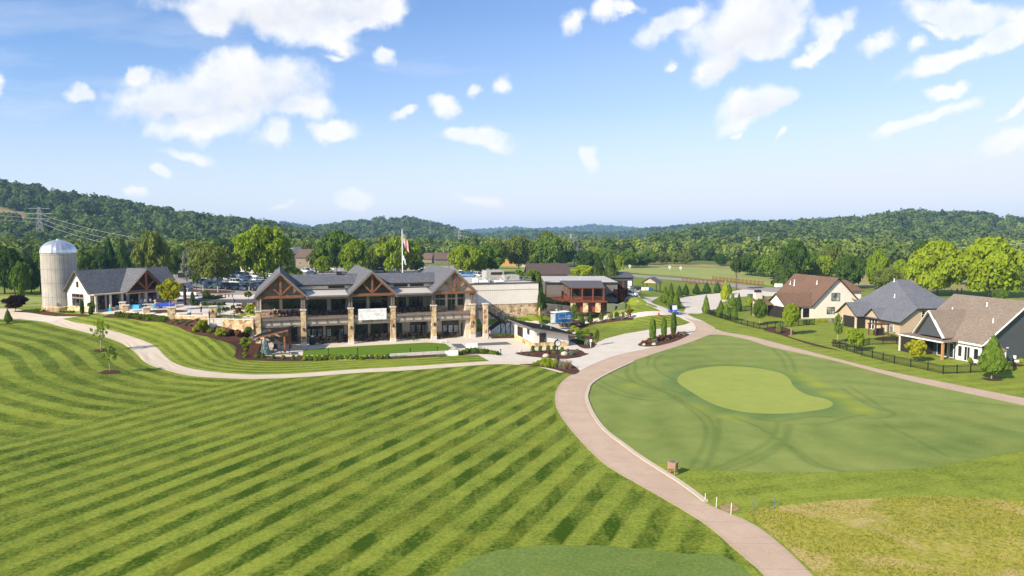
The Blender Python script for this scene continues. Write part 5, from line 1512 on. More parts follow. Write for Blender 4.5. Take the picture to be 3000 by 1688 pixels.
MB().slab([(W3, -.4, RZ3), (W3, 12.8, RZ3), (-.2, 12.8, EZ3 - .15), (-.2, -.4, EZ3 - .15)], .2).build('roof', M['shingle_tan'], h3)
MB().slab([(W3, -.4, RZ3), (15.7, -.4, EZ3 - .15), (15.7, 12.8, EZ3 - .15), (W3, 12.8, RZ3)], .2).build('roof', M['shingle_tan'], h3)
MB().slab([(-2.5, 4.0, 2.75), (-.2, 3.6, EZ3 - .14), (-.2, 12.8, EZ3 - .14), (-2.5, 12.8, 2.75)][::-1], .16).build('porch_roof', M['shingle_tan'], h3)
t = MB(); t.beam((W3, -.46, RZ3 - .1), (-.25, -.46, EZ3 - .27), .08, .34, (0, 1, 0)); t.beam((W3, -.46, RZ3 - .1), (15.75, -.46, EZ3 - .27), .08, .34, (0, 1, 0)); t.build('rake_board', M['white_trim'], h3)
t = MB(); t.box(-2.6, -2.5, 4, 12.8, 2.52, 2.74); t.box(-.3, -.2, -.4, 3.6, EZ3 - .42, EZ3 - .16); t.build('gutter', M['white_trim'], h3)
dz0, dzp, dy0, dy1 = 3.35, 7.1, 4.9, 10.4
ym = (dy0 + dy1) / 2
MB().prism([(-1.4, dy0 + .3, dz0 - .2), (-1.4, dy1 - .3, dz0 - .2), (-1.4, ym, dzp - .35)], (.15, 0, 0)).build('gable_wall', M['charcoal_lap'], h3)
for sy in (-1, 1):
 q = [(-1.75, ym, dzp), (-1.75, ym + sy * 2.85, dz0 - .1), (.6, ym + sy * 2.85, dz0 - .1), (5.4, ym, dzp)]
 MB().slab(q if sy < 0 else q[::-1], .2).build('roof', M['shingle_tan'], h3)
 MB().beam((-1.8, ym, dzp - .1), (-1.8, ym + sy * 2.9, dz0 - .22), .1, .42, (1, 0, 0)).build('rake_board', M['white_trim'], h3)
for y in (4.3, 12.6):
 MB().box(-2.42, -2.14, y - .14, y + .14, -.2, 2.55).build('post', M['brick_orange'] if y < 5 else M['cast_stone'], h3)
MB().box(-2.34, -2.28, 8.8, 12.4, -.2, 2.5).build('screen', M['screen_mesh'], h3)
MB().box(-2.3, .2, 8.7, 8.76, -.2, 2.5).build('screen', M['screen_mesh'], h3)
for y, w_w in ((7.9, .9), (6.8, .9), (5.7, .9)): win(h3, (.25, y, .05), (0, -1), (-1, 0), w_w, 2.25, cols=1, frame='white_trim', fw=.08, name='glass_door')
MB().box(.12, .25, .05, 4.4, -.3, 2.7).build('wall_trim', M['white_trim'], h3)
for y, w_w in ((4.0, .8), (2.9, 1.1), (1.3, .9)): win(h3, (.12, y, .5 if w_w < 1 else .05), (0, -1), (-1, 0), w_w, 1.7 if w_w < 1 else 2.2, cols=1 if w_w < 1 else 2, rows=1, frame='white_trim', fw=.09)
MB().slab([(.2, -.05, 2.75), (.2, -1.6, 2.2), (2.8, -1.6, 2.2), (2.8, -.05, 2.75)], .16).build('awning_roof', M['shingle_tan'], h3)
for x in (.35, 2.65): MB().box(x - .12, x + .12, -1.5, -1.26, -.3, 2.1).build('post', M['white_trim'], h3)
m_ = MB().cbox(5.9, -.06, .6, .35, .2, .5).build('meter_box', M['white_plastic'], h3)
m_ = MB().cbox(6.3, -.1, .1, .6, .3, .35).build('meter_box', M['white_plastic'], h3)
MB().cbox(4.6, -.02, 2.2, .3, .1, .14).build('vent', M['white_plastic'], h3)
for x, y in ((4.6, 9.8), (6.2, 5.2), (3.6, 1.6)):
 vent_pipe(h3, x, y, EZ3 - .15 + sl * x, .7)
# ------------------------------------------------------------------ far houses
def small_house(u, v, w_, d_, hh, roofh, wall, roof, label, rz=0.0, win_n=2, ztop=None, porch=False):
 p = at(u, v)
 o_ = thing('house', label, 'house', (p[0], p[1], p[2]), rz)
 MB().box(-w_ / 2, w_ / 2, 0, d_, -1.5, hh).build('wall', M[wall], o_)
 MB().slab([(-w_ / 2 - .4, -.5, hh - .1), (w_ / 2 + .4, -.5, hh - .1), (w_ / 2 + .4, d_ / 2, hh + roofh), (-w_ / 2 - .4, d_ / 2, hh + roofh)], .2).build('roof', M[roof], o_)
 MB().slab([(-w_ / 2 - .4, d_ / 2, hh + roofh), (w_ / 2 + .4, d_ / 2, hh + roofh), (w_ / 2 + .4, d_ + .5, hh - .1), (-w_ / 2 - .4, d_ + .5, hh - .1)], .2).build('roof', M[roof], o_)
 MB().prism([(-w_ / 2, .1, hh), (-w_ / 2, d_ - .1, hh), (-w_ / 2, d_ / 2, hh + roofh - .25)], (.2, 0, 0)).build('gable_wall', M[wall], o_)
 MB().prism([(w_ / 2 - .2, .1, hh), (w_ / 2 - .2, d_ - .1, hh), (w_ / 2 - .2, d_ / 2, hh + roofh - .25)], (.2, 0, 0)).build('gable_wall', M[wall], o_)
 for k in range(win_n):
  x = -w_ / 2 + w_ * (k + .5) / win_n
  win(o_, (x - .6, 0, .9), (1, 0), (0, -1), 1.2, 1.4, cols=2, rows=2, frame='white_trim')
 return o_
small_house(1246, 770, 8.5, 9, 2.6, 3.4, 'taupe_batten', 'shingle_umber', 'brown-roofed house behind the flag, left half of the pair of low roofs', R(-12), 3)
small_house(1304, 772, 12, 10, 2.6, 3.8, 'taupe_batten', 'shingle_umber', 'brown-roofed house with dark gable right of the flag pole', R(14), 3)
small_house(1278, 757, 12, 10, 3, 4.0, 'cream_lap', 'shingle_slate', 'house with grey roof and white gables above the brown roofs by the flag', R(4), 3)
small_house(894, 782, 9, 9, 4.4, 3.5, 'taupe_batten', 'shingle_umber', 'brown house with porch half hidden behind the big bright tree', R(-8), 2)
small_house(872, 779, 5, 8, 6.5, 3.5, 'grey_lap', 'shingle_gray', 'narrow grey gabled house right of the big bright tree', R(30), 1)
small_house(735, 800, 10, 7, 3.0, 1.8, 'white_lap', 'shingle_gray', 'long white house seen through the branches of the big bright tree', R(5), 2)
small_house(1514, 779, 9, 12, 1.6, 2.8, 'brick_orange', 'shingle_umber', 'house with an orange gable end left of the brown barn roof', R(86), 0)
small_house(1562, 782, 12, 9, 2.2, 3.2, 'cream_lap', 'shingle_umber', 'low brown-roofed house between the orange gable and the trees', R(-4), 2)
small_house(1475, 752, 16, 10, 3.0, 4.5, 'white_lap', 'shingle_gray', 'pale house with a white gable far behind the parking trees', R(20), 2)
small_house(1495, 756, 14, 10, 3.0, 4.2, 'cream_lap', 'shingle_umber', 'tan roofed house far behind the trees right of the white gable', R(-14), 2)
small_house(2985, 822, 20, 9, 2.6, 3.6, 'cream_lap', 'shingle_tan', 'brown roofed house at the far right behind the bright trees', R(10), 2)
small_house(383, 741, 12, 8, 3.0, 2.5, 'cream_lap', 'grey_metal_roof', 'low building glimpsed between conifers behind the shop roof', R(0), 1)
# ------------------------------------------------------------------ foliage
def leaf_mesh(name, cent, nrm, size, rng, mat, aspect=.65):
 n = len(cent)
 r = rng.normal(size=(n, 3)); t = np.cross(nrm, r); t /= np.linalg.norm(t, axis=1, keepdims=True) + 1e-9
 b = np.cross(nrm, t)
 s = size[:, None]
 bend = nrm * s * .18
 v = np.stack([cent + t * s + bend * rng.uniform(-1, 1, (n, 1)), cent + b * s * aspect, cent - t * s + bend * rng.uniform(-1, 1, (n, 1)), cent - b * s * aspect], 1).reshape(-1, 3)
 f = np.arange(4 * n).reshape(-1, 4)
 me = bpy.data.meshes.new(name)
 me.from_pydata(v.tolist(), [], f.tolist())
 me.materials.append(mat)
 return me
def unit(a): return a / (np.linalg.norm(a, axis=1, keepdims=True) + 1e-9)
def crown(name, kind, n, leaf, seed, mat='leaf_mid', puffs=30):
 """crown in a box of radius 1 and height 1 (z 0..1); leaf in units of the radius"""
 g = np.random.default_rng(seed)
 if kind in ('round', 'tall', 'spread', 'loose', 'shrub', 'low', 'vase'):
  prof = {'round': lambda t: np.sin(np.pi * (t * .9 + .07)) ** .55, 'tall': lambda t: np.sin(np.pi * (t * .88 + .08) ** .85) ** .65, 'spread': lambda t: np.sin(np.pi * (t * .8 + .12)) ** .5,
    'loose': lambda t: np.sin(np.pi * (t * .9 + .06) ** .8) ** .8, 'shrub': lambda t: np.sqrt(np.clip(1 - (t * .97) ** 2, 0, 1)), 'low': lambda t: np.sqrt(np.clip(1 - (t * .97) ** 2, 0, 1)), 'vase': lambda t: np.sin(np.pi * (t * .62 + .28)) ** .7 * (.45 + .6 * t)}[kind]
  hp = 1.0
  pc = []; pr = []
  for k in range(puffs):
   t = (k + g.uniform(.1, .9)) / puffs
   a = k * 2.39996 + g.uniform(-.4, .4)
   rr = prof(np.array(t)) * g.uniform(.35, .98)
   pr_ = g.uniform(.15, .31) * (1.25 if kind == 'spread' else 1) * (.72 if kind == 'loose' else 1)
   pc.append((rr * math.cos(a), rr * math.sin(a), .1 + t * .78)); pr.append(pr_)
  pc.append((0, 0, .5)); pr.append(.5 if kind != 'loose' else .3)
  pc = np.array(pc); pr = np.array(pr)
  w = pr ** 2; w /= w.sum()
  i = g.choice(len(pr), n, p=w)
  d = unit(g.normal(size=(n, 3)) + np.array([0, 0, .35]))
  out = pc[i] * np.array([1, 1, 0]); out = d + out * .5
  rad = pr[i][:, None] * g.uniform(.5, 1.12, (n, 1))
  c = pc[i] + d * rad * np.array([1, 1, .62])
  c[:, 2] = np.clip(c[:, 2], .0, 1.04)
  nr = unit(d + g.normal(size=(n, 3)) * .85 + np.array([0, 0, .3]))
 elif kind in ('cone', 'spruce', 'column'):
  t = g.uniform(0, 1, n) ** (1.35 if kind != 'column' else 1.0)
  a = g.uniform(0, 2 * np.pi, n)
  if kind == 'column': base = np.sin(np.pi * (t * .82 + .12)) ** .45
  elif kind == 'cone': base = (1 - t) ** .75 * (1 - np.exp(-t * 14))
  else: base = (1 - t) ** .9 * (.68 + .32 * np.abs(np.sin(t * 26 + a * .7)))
  lob = 1 + .16 * np.sin(a * 5 + t * 9 + seed) + .10 * np.sin(a * 9 - t * 23)
  r = base * lob * g.uniform(.55, 1.03, n) ** .5
  c = np.stack([r * np.cos(a), r * np.sin(a), t], 1)
  d = unit(np.stack([np.cos(a), np.sin(a), np.full(n, .35 if kind != 'spruce' else -.15)], 1))
  nr = unit(d + g.normal(size=(n, 3)) * .5)
 elif kind == 'plume':
  a = g.uniform(0, 2 * np.pi, n); t = g.uniform(0, 1, n); r = g.uniform(0, .55, n) + t ** 2 * g.uniform(.1, .5, n)
  c = np.stack([r * np.cos(a), r * np.sin(a), t * g.uniform(.7, 1, n)], 1)
  ax = unit(np.stack([np.cos(a) * .35 * t, np.sin(a) * .35 * t, np.ones(n)], 1))
  s = np.full(n, leaf)
  side = unit(np.cross(ax, g.normal(size=(n, 3))))
  v = np.stack([c - ax * .16, c + side * leaf * .18, c + ax * .16, c - side * leaf * .18], 1).reshape(-1, 3)
  me = bpy.data.meshes.new(name); me.from_pydata(v.tolist(), [], np.arange(4 * n).reshape(-1, 4).tolist()); me.materials.append(M[mat])
  return me
 size = leaf * g.uniform(.55, 1.3, n)
 return leaf_mesh(name, c, nr, size, g, M[mat])
CR = {}
for k_, args in {'round': ('round', 9000, .058, 46), 'spread': ('spread', 9000, .058, 46), 'tall': ('tall', 8000, .068, 46), 'loose': ('loose', 2600, .06, 30), 'young': ('loose', 420, .08, 22), 'vase': ('vase', 3200, .08, 24),
     'cone': ('cone', 2600, .12, 0), 'spruce': ('spruce', 3200, .13, 0), 'column': ('column', 1400, .22, 0), 'shrub': ('shrub', 1500, .1, 18), 'low': ('low', 500, .17, 12), 'plume': ('plume', 500, .12, 0)}.items():
 for s in range(3 if k_ in ('round', 'spread', 'tall', 'cone', 'shrub') else 2):
  CR.setdefault(k_, []).append(crown('crown_' + k_, args[0], args[1], args[2], 11 + s * 7, 'leaf_mid', args[3] or 30))
def trunk_mesh(seed, limbs=7, low=.45):
 g = random.Random(seed); mb = MB()
 mb.tube([(0, 0, -.06), (.012, .004, .2), (-.006, .012, .45), (.01, 0, .72), (0, 0, .9)], [.036, .026, .021, .013, .005], 8)
 for k in range(limbs):
  z = low + .4 * k / limbs; a = k * 2.4 + g.uniform(-.4, .4); l = g.uniform(.16, .3)
  mb.tube([(0, 0, z), (l * .5 * math.cos(a), l * .5 * math.sin(a), z + l * .45), (l * math.cos(a), l * math.sin(a), z + l * .8)], [.013, .008, .003], 6)
 return mb.mesh('trunk', M['bark'], True)
TR = [trunk_mesh(1), trunk_mesh(5), trunk_mesh(9, 9, .3)]
def use_mat(o, m):
 o.material_slots[0].link = 'OBJECT'; o.material_slots[0].material = M[m]
_tc = [0]
def tree(u, vb, vt, hw, kind, mat, label, cat='tree', group=None, clear=.18, name=None, bark='bark', dy=0.0):
 p = at(u, vb)
 if dy: p = (p[0] * (p[1] + dy) / p[1], p[1] + dy, 0); p = (p[0], p[1], h(p[0], p[1]))
 sc = p[1] / F
 hh = (vb - vt) * sc if not dy else (H + (HZ - vt) * sc - p[2])
 r = hw * sc * 1.06
 _tc[0] += 1; k = _tc[0]
 nm = name or {'cone': 'cypress_tree', 'spruce': 'spruce_tree', 'column': 'columnar_tree'}.get(kind, 'broadleaf_tree')
 o = thing(nm, label, cat, p, (k * 1.7) % 6.28, group)
 me = CR[kind][k % len(CR[kind])]
 c = bpy.data.objects.new('crown', me); COL.objects.link(c); c.parent = o
 c.location = (0, 0, hh * clear); c.scale = (r, r * (.92 + .16 * ((k * 37) % 10) / 10), hh * (1 - clear) * 1.0)
 use_mat(c, mat)
 t = bpy.data.objects.new('trunk', TR[k % 3]); COL.objects.link(t); t.parent = o
 f = min(1.0, max(.55, r / hh * 1.1))
 t.scale = (hh * f, hh * f, hh * .92)
 use_mat(t, bark)
 return o
def shrub(u, vb, hw, hp, mat, label, kind='shrub', cat='shrub', group=None, name='shrub', p=None):
 p = p or at(u, vb)
 sc = p[1] / F
 _tc[0] += 1; k = _tc[0]
 o = bpy.data.objects.new(name, CR[kind][k % len(CR[kind])]); COL.objects.link(o)
 o.location = (p[0], p[1], p[2] - .02); o.rotation_euler = (0, 0, (k * 2.1) % 6.28)
 o.scale = (hw * sc, hw * sc * (.9 + .2 * ((k * 13) % 7) / 7), hp * sc)
 use_mat(o, mat)
 return tag(o, label, cat, group)
def row(pts, n, hw, hp, mats, tmpl, kind='shrub', group=None, cat='shrub', name='shrub', jit=1.0):
 line = np.array(pts, float); s = np.concatenate([[0], np.cumsum(np.hypot(*np.diff(line, axis=0).T))])
 for i in range(n):
  t = s[-1] * (i + .5) / n
  u = np.interp(t, s, line[:, 0]) + rnd.uniform(-1, 1) * jit; v = np.interp(t, s, line[:, 1]) + rnd.uniform(-.6, .6) * jit
  k = rnd.uniform(.85, 1.18)
  shrub(u, v, hw * k, hp * rnd.uniform(.85, 1.2), mats[i % len(mats)], tmpl.format(ORD[i]), kind, cat, group, name)
def z1(a, b): return a * .21739, 650 + b * .21739
# ---- single trees, from the left
T = [
 (14, 862, 722, 40, 'tall', 'leaf_dark', 'tall dark tree at the left picture edge beside the silo'),
 (44, 864, 732, 36, 'tall', 'leaf_dark', 'dark leafy tree second from the left edge, left of the silo'),
 (68, 866, 768, 30, 'round', 'leaf_mid', 'lower green tree in the clump left of the silo'),
 (92, 862, 760, 32, 'round', 'leaf_dark', 'dark tree close to the left side of the silo'),
 (120, 860, 744, 36, 'tall', 'leaf_mid', 'green tree partly hidden by the silo wall'),
 (93, 752, 712, 18, 'round', 'leaf_bright', 'small pale green tree standing alone in the field behind the silo'),
 (-25, 862, 730, 40, 'tall', 'leaf_dark', 'dark tree cut off by the left picture edge'),
 (232, 815, 735, 30, 'round', 'leaf_mid', 'round tree just right of the silo dome'),
 (268, 812, 733, 32, 'spread', 'leaf_mid', 'spreading tree in the row behind the shop roof ridge'),
 (300, 815, 742, 28, 'round', 'leaf_dark', 'dark round tree left of the two pointed conifers'),
 (322, 812, 704, 24, 'cone', 'leaf_dark', 'left one of the two pointed dark conifers behind the shop roof'),
 (359, 812, 707, 26, 'cone', 'leaf_dark', 'right one of the two pointed dark conifers behind the shop roof'),
 (446, 838, 680, 45, 'tall', 'leaf_olive', 'big oval tree behind the right end of the shop roof'),
 (398, 800, 745, 22, 'round', 'leaf_mid', 'small tree between the conifers and the oval tree'),
 (505, 815, 735, 30, 'round', 'leaf_mid', 'round tree right of the shop roof beyond the black trailer'),
 (548, 825, 728, 24, 'loose', 'leaf_grey', 'thin grey-leaved tree beside the car park'),
 (600, 815, 712, 46, 'spread', 'leaf_olive', 'wide hazy tree behind the car park island tree'),
 (637, 852, 722, 62, 'spread', 'leaf_olive', 'broad dark-hearted tree with a pale trunk on the car park island'),
 (576, 848, 795, 17, 'loose', 'leaf_mid', 'slim young tree on the left end of the car park island'),
 (688, 812, 742, 24, 'round', 'leaf_mid', 'green tree between the island tree and the bright maple'),
 (776, 836, 665, 82, 'round', 'leaf_bright', 'biggest bright green maple over the parked cars'),
 (856, 834, 780, 26, 'round', 'leaf_bright', 'low bright tree peeping over the left roof gable'),
 (925, 800, 728, 28, 'loose', 'leaf_olive', 'pale hazy tree right of the brown porch house'),
 (945, 805, 752, 24, 'round', 'leaf_bright', 'small bright tree behind the white pickup row'),
 (988, 800, 677, 58, 'round', 'leaf_mid', 'tall deep green tree behind the clubhouse roof'),
 (1036, 806, 706, 46, 'round', 'leaf_bright', 'bright tree touching the deep green tree on its right'),
 (1085, 800, 735, 30, 'spread', 'leaf_mid', 'lower tree behind the middle gable peak'),
 (1126, 800, 692, 40, 'tall', 'leaf_olive', 'tall pale tree left of the flag pole'),
 (1168, 806, 694, 56, 'round', 'leaf_bright', 'bright tree directly behind the flag'),
 (1215, 800, 740, 26, 'round', 'leaf_mid', 'small green tree right of the bright flag tree'),
 (1362, 806, 718, 40, 'round', 'leaf_bright', 'bright parking tree above the right roof gable'),
 (1402, 802, 735, 30, 'round', 'leaf_bright', 'bright lower tree left of the rooftop machines'),
 (1440, 800, 716, 45, 'round', 'leaf_mid', 'round tree behind the rooftop machines'),
 (1452, 786, 700, 38, 'tall', 'leaf_olive', 'tall pale tree behind the rooftop machine tree'),
 (1395, 786, 722, 30, 'tall', 'leaf_mid', 'tree behind the two bright parking trees'),
 (1520, 786, 697, 42, 'spread', 'leaf_olive', 'spreading tree above the orange gable house'),
 (1566, 782, 708, 34, 'round', 'leaf_mid', 'green tree left of the tallest barn tree'),
 (1612, 782, 693, 56, 'round', 'leaf_mid', 'tallest broad tree above the barn roof'),
 (1600, 776, 680, 30, 'tall', 'leaf_olive', 'pale treetop rising behind the tallest barn tree'),
 (1655, 780, 716, 30, 'round', 'leaf_mid', 'tree at the right shoulder of the tallest barn tree'),
 (1682, 778, 700, 26, 'loose', 'leaf_grey', 'thin bare-looking tree next to the pylon behind the barn'),
 (1713, 788, 735, 36, 'round', 'leaf_dark', 'dark round tree right of the barn trees'),
 (1708, 818, 778, 34, 'spread', 'leaf_lime', 'low lime green tree right of the brown barn roof'),
 (1752, 832, 758, 30, 'spruce', 'leaf_conifer', 'left one of the two fluffy conifers behind the white flat roof'),
 (1790, 842, 758, 32, 'spruce', 'leaf_conifer', 'right one of the two fluffy conifers behind the white flat roof'),
 (1812, 802, 746, 18, 'loose', 'leaf_bright', 'light young tree at the right edge of the fluffy conifers'),
 (1872, 783, 745, 34, 'round', 'leaf_dark', 'dark round tree at the left edge of the driving range'),
 (1840, 784, 735, 30, 'round', 'leaf_mid', 'tree left of the dark one at the range edge'),
 (1905, 776, 735, 26, 'round', 'leaf_mid', 'tree in the hedge line behind the range, at its left end'),
 (1940, 774, 738, 24, 'round', 'leaf_olive', 'second tree in the hedge line behind the range'),
 (1975, 774, 736, 24, 'round', 'leaf_mid', 'third tree in the hedge line behind the range'),
 (2008, 775, 740, 22, 'round', 'leaf_olive', 'right-hand tree in the hedge line behind the range'),
 (2112, 780, 744, 24, 'round', 'leaf_dark', 'small dark tree alone at the far edge of the meadow'),
 (2200, 808, 746, 36, 'round', 'leaf_dark', 'dark tree right of the pine with the bare trunk'),
 (2240, 812, 748, 32, 'round', 'leaf_mid', 'green tree in the grove left of the brown roof'),
 (2272, 818, 738, 42, 'round', 'leaf_mid', 'leafy tree left of the tallest grove tree'),
 (2322, 826, 706, 40, 'tall', 'leaf_dark', 'tallest tree of the grove behind the brown-roofed house'),
 (2296, 838, 776, 32, 'spruce', 'leaf_conifer', 'dark spreading conifer at the left end of the brown roof'),
 (2306, 810, 752, 18, 'loose', 'leaf_dead', 'greyish half-dead tree within the grove'),
 (2362, 818, 780, 26, 'round', 'leaf_lime', 'dome-shaped lime tree above the brown roof ridge'),
 (2378, 815, 738, 34, 'round', 'leaf_mid', 'green tree behind the lime dome tree'),
 (2412, 822, 752, 36, 'round', 'leaf_bright', 'bright leafy tree above the right part of the brown ridge'),
 (2436, 815, 722, 34, 'round', 'leaf_olive', 'pale tree behind the bright leafy tree'),
 (2490, 845, 748, 38, 'round', 'leaf_dark', 'big dark rounded tree behind the white gable'),
 (2572, 850, 732, 30, 'tall', 'leaf_bright', 'slim bright tree left of the grey hip roof peak'),
 (2545, 800, 755, 22, 'round', 'leaf_dark', 'small dark tree in the meadow between two houses'),
 (2598, 855, 788, 34, 'spread', 'leaf_olive', 'low tree touching the left slope of the grey roof'),
 (2640, 850, 762, 30, 'round', 'leaf_bright', 'rounded bright tree above the grey hip roof peak'),
 (2705, 842, 706, 30, 'round', 'leaf_dark', 'dark treetop behind the left bright poplar'),
 (2745, 868, 708, 72, 'tall', 'leaf_lime', 'left one of the two big yellow-green trees behind the tan roof'),
 (2897, 872, 702, 88, 'tall', 'leaf_lime', 'right one of the two big yellow-green trees behind the tan roof'),
 (2815, 835, 745, 26, 'round', 'leaf_dark', 'dark tree filling the gap between the two yellow-green trees'),
 (2975, 850, 800, 34, 'spread', 'leaf_olive', 'low olive tree at the right picture edge'),
 (2985, 822, 745, 40, 'round', 'leaf_mid', 'green tree behind the right yellow-green tree at the edge'),
 (2925, 888, 846, 20, 'round', 'leaf_mid', 'bushy tree just behind the tan roof ridge'),
]
for t in T: tree(*t, clear=.1 if t[4] in ('cone', 'spruce') else {637: .3, 776: .2, 576: .3}.get(t[0], .14))
tree(2157, 850, 755, 19, 'round', 'leaf_conifer', 'pine with a tall bare trunk and small crown beside the road fence', name='pine_tree', clear=.55)
def tree_row(lst, tmpl, group, mats=('leaf_mid', 'leaf_olive', 'leaf_dark', 'leaf_mid', 'leaf_bright')):
 for i, (u, vb, vt, hw) in enumerate(lst):
  tree(u, vb, vt, hw, ('round', 'spread', 'tall')[i % 3], mats[i % len(mats)], tmpl.format(ORD[i]), group=group, clear=.12)
tree_row([(165 + 0, 800, 742, 26), (210, 800, 748, 24), (255, 798, 752, 24), (420, 790, 738, 22), (480, 795, 728, 24), (530, 792, 720, 26), (560, 790, 706, 28), (650, 790, 700, 26), (690, 788, 708, 28), (715, 785, 700, 24)],
   '{} tree from the left in the band between the shop and the bright maple', 'trees behind the shop and car park')
tree_row([(868, 778, 718, 24), (905, 776, 708, 26), (945, 776, 712, 26), (1065, 776, 720, 24), (1100, 776, 718, 24), (1218, 772, 712, 26), (1250, 745, 712, 22), (1290, 742, 708, 24), (1320, 745, 712, 22), (1345, 770, 722, 22)],
   '{} background tree from the left behind the clubhouse roofs', 'trees behind the clubhouse')
tree_row([(1480, 770, 716, 24), (1545, 768, 705, 26), (1640, 768, 702, 24), (1700, 772, 722, 24), (1740, 775, 725, 24), (1775, 778, 730, 24), (1805, 778, 732, 22)],
   '{} background tree from the left behind the barn', 'trees behind the barn')
# ---- young and garden trees
tree(296, 1026, 928, 24, 'young', 'leaf_bright', 'thin young tree with airy crown, left of the footpath on the lawn', clear=.32, bark='bark_pale')
tree(322, 1089, 1006, 27, 'young', 'leaf_mid', 'young bushy tree with a mulch ring, nearest one on the left lawn', clear=.34, bark='bark_pale')
tree(24, 948, 908, 11, 'cone', 'leaf_arbor', 'tiny pointed tree by the left end of the footpath', clear=.12)
tree(46, 913, 866, 26, 'spread', 'leaf_purple', 'small purple-leaved tree left of the silo', clear=.25)
tree(64, 893, 836, 7, 'column', 'leaf_arbor', 'slim columnar tree on the grass left of the silo', clear=.05)
tree(498, 912, 820, 42, 'vase', 'leaf_yellow', 'yellow-leaved tree with a pale trunk in the round plaza bed', clear=.36, bark='bark_pale')
tree(241, 919, 884, 5, 'column', 'leaf_dark', 'narrow dark column in front of the white shop window wall', clear=.04)
tree(276, 916, 882, 15, 'round', 'leaf_mid', 'ball-headed little tree at the corner of the shop', clear=.3)
tree(266, 922, 903, 5, 'column', 'leaf_dark', 'short narrow evergreen below the ball-headed tree', clear=.04)
tree(564.5, 896, 860, 5, 'column', 'leaf_dark', 'dark narrow evergreen beside the gateway posts', clear=.03)
tree(1912, 1003, 940, 8, 'column', 'leaf_mid', 'left columnar tree in the island bed by the cart path', clear=.14)
tree(1944.6, 989, 936, 7, 'column', 'leaf_mid', 'middle columnar tree in the island bed by the cart path', clear=.08)
tree(1973, 981, 921, 7, 'column', 'leaf_dark', 'right and tallest columnar tree in the island bed by the cart path', clear=.05)
for i, (u, vb, vt) in enumerate([(1705, 956, 921), (1728.6, 949, 919), (1761.5, 945, 917), (1789.5, 941, 914), (1805.8, 938, 912), (1825, 937, 912), (1842.5, 935, 905)]):
 tree(u, vb, vt, 9, 'loose' if i > 1 else 'cone', ['leaf_conifer', 'leaf_dark', 'leaf_olive', 'leaf_dead', 'leaf_olive', 'leaf_dead', 'leaf_rust'][i], '{} small young tree from the left in the mulch strip below the stone wall'.format(ORD[i]), group='young trees along the service road', clear=.18)
tree(1682, 946, 887, 13, 'loose', 'leaf_mid', 'slender green tree right behind the blue trailer', clear=.12)
tree(1584, 950, 922, 5, 'column', 'leaf_bright', 'thin bright column at the corner of the stone wing', clear=.04)
tree(1580, 905, 806, 18, 'spruce', 'leaf_conifer', 'conifer at the right corner of the white wing', clear=.05)
tree(1560, 868, 790, 26, 'round', 'leaf_mid', 'leafy tree behind the white wing roof below the barn', clear=.1)
tree(1520, 850, 792, 22, 'round', 'leaf_mid', 'leafy tree left of the barn gable behind the rooftop railing', clear=.1)
tree(1805, 893, 836, 33, 'spread', 'leaf_purple', 'dark purple maple beside the red porch', clear=.12)
tree(1748, 1012, 960, 10, 'loose', 'leaf_olive', 'thin young tree with staked stem in the bed right of the shed', clear=.2)
for (u, vb, vt, hw, m, lab) in [
 (1949, 889, 842, 15, 'leaf_arbor', 'left cypress of the clump by the blue cart'),
 (1966, 884, 832, 12, 'leaf_arbor', 'tall cypress at the back of the clump by the blue cart'),
 (1963, 898, 866, 13, 'leaf_arbor', 'front cypress of the clump by the blue cart'),
 (1981, 903, 858, 13, 'leaf_arbor', 'right cypress of the clump, nearest the turning circle'),
 (1990, 868, 838, 10, 'leaf_dark', 'dark green cypress behind the clump, first along the circle bank'),
 (2009, 865, 834, 11, 'leaf_dark', 'dark cypress second along the circle bank'),
 (2040, 862, 833, 11, 'leaf_dark', 'cypress third along the circle bank, left of the drain'),
 (2070, 860, 829, 13, 'leaf_dark', 'wide cypress right of the drain on the circle bank'),
 (2101.5, 858, 827, 11, 'leaf_dark', 'cypress below the left end of the far timber fence'),
 (2124, 878, 824, 14, 'leaf_lime', 'tallest yellow-green cypress in the middle of the turning circle'),
 (2136, 862, 832, 9, 'leaf_arbor', 'cypress just behind the yellow-green one'),
 (2068, 919, 867, 12, 'leaf_mid', 'pointed evergreen at the left end of the black fence'),
 (2111, 931, 882, 15, 'leaf_mid', 'big evergreen on the fence line, first behind the fence'),
 (2129, 935, 893, 13, 'leaf_mid', 'evergreen second behind the black fence'),
 (2152, 938, 900, 11, 'leaf_mid', 'evergreen third behind the black fence'),
 (2164, 913, 862, 10, 'leaf_dark', 'pointed evergreen at the back fence of the garden'),
 (2146, 896, 864, 11, 'leaf_mid', 'blue-green evergreen beside the pale green lawn of the circle'),
 (2195, 898, 868, 12, 'leaf_bright', 'rounded evergreen left of the brick chimney'),
 (2216, 902, 858, 12, 'leaf_bright', 'bright evergreen nearest the brick chimney')]:
 tree(u, vb, vt, hw, 'cone', m, lab, clear=.04)
tree(2226, 952, 876, 22, 'round', 'leaf_mid', 'young tree with white stem inside the black fence, left of the screened porch', clear=.26, bark='bark_pale')
tree(2317, 983, 889, 22, 'round', 'leaf_bright', 'young tree with white stem in front of the white house', clear=.3, bark='bark_pale')
tree(2282, 976, 944, 10, 'cone', 'leaf_olive', 'small magnolia bush with pale blooms below the white house', clear=.1)
tree(2454, 1003, 917, 16, 'loose', 'leaf_mid', 'slim young tree in front of the cream porch', clear=.25, bark='bark_pale')
tree(2508, 1030, 962, 34, 'vase', 'leaf_bright', 'spreading young tree at the left end of the nearer black fence', clear=.26)
tree(2686, 1060, 996, 34, 'vase', 'leaf_yellow', 'yellow-green spreading tree in front of the dark screened porch', clear=.26)
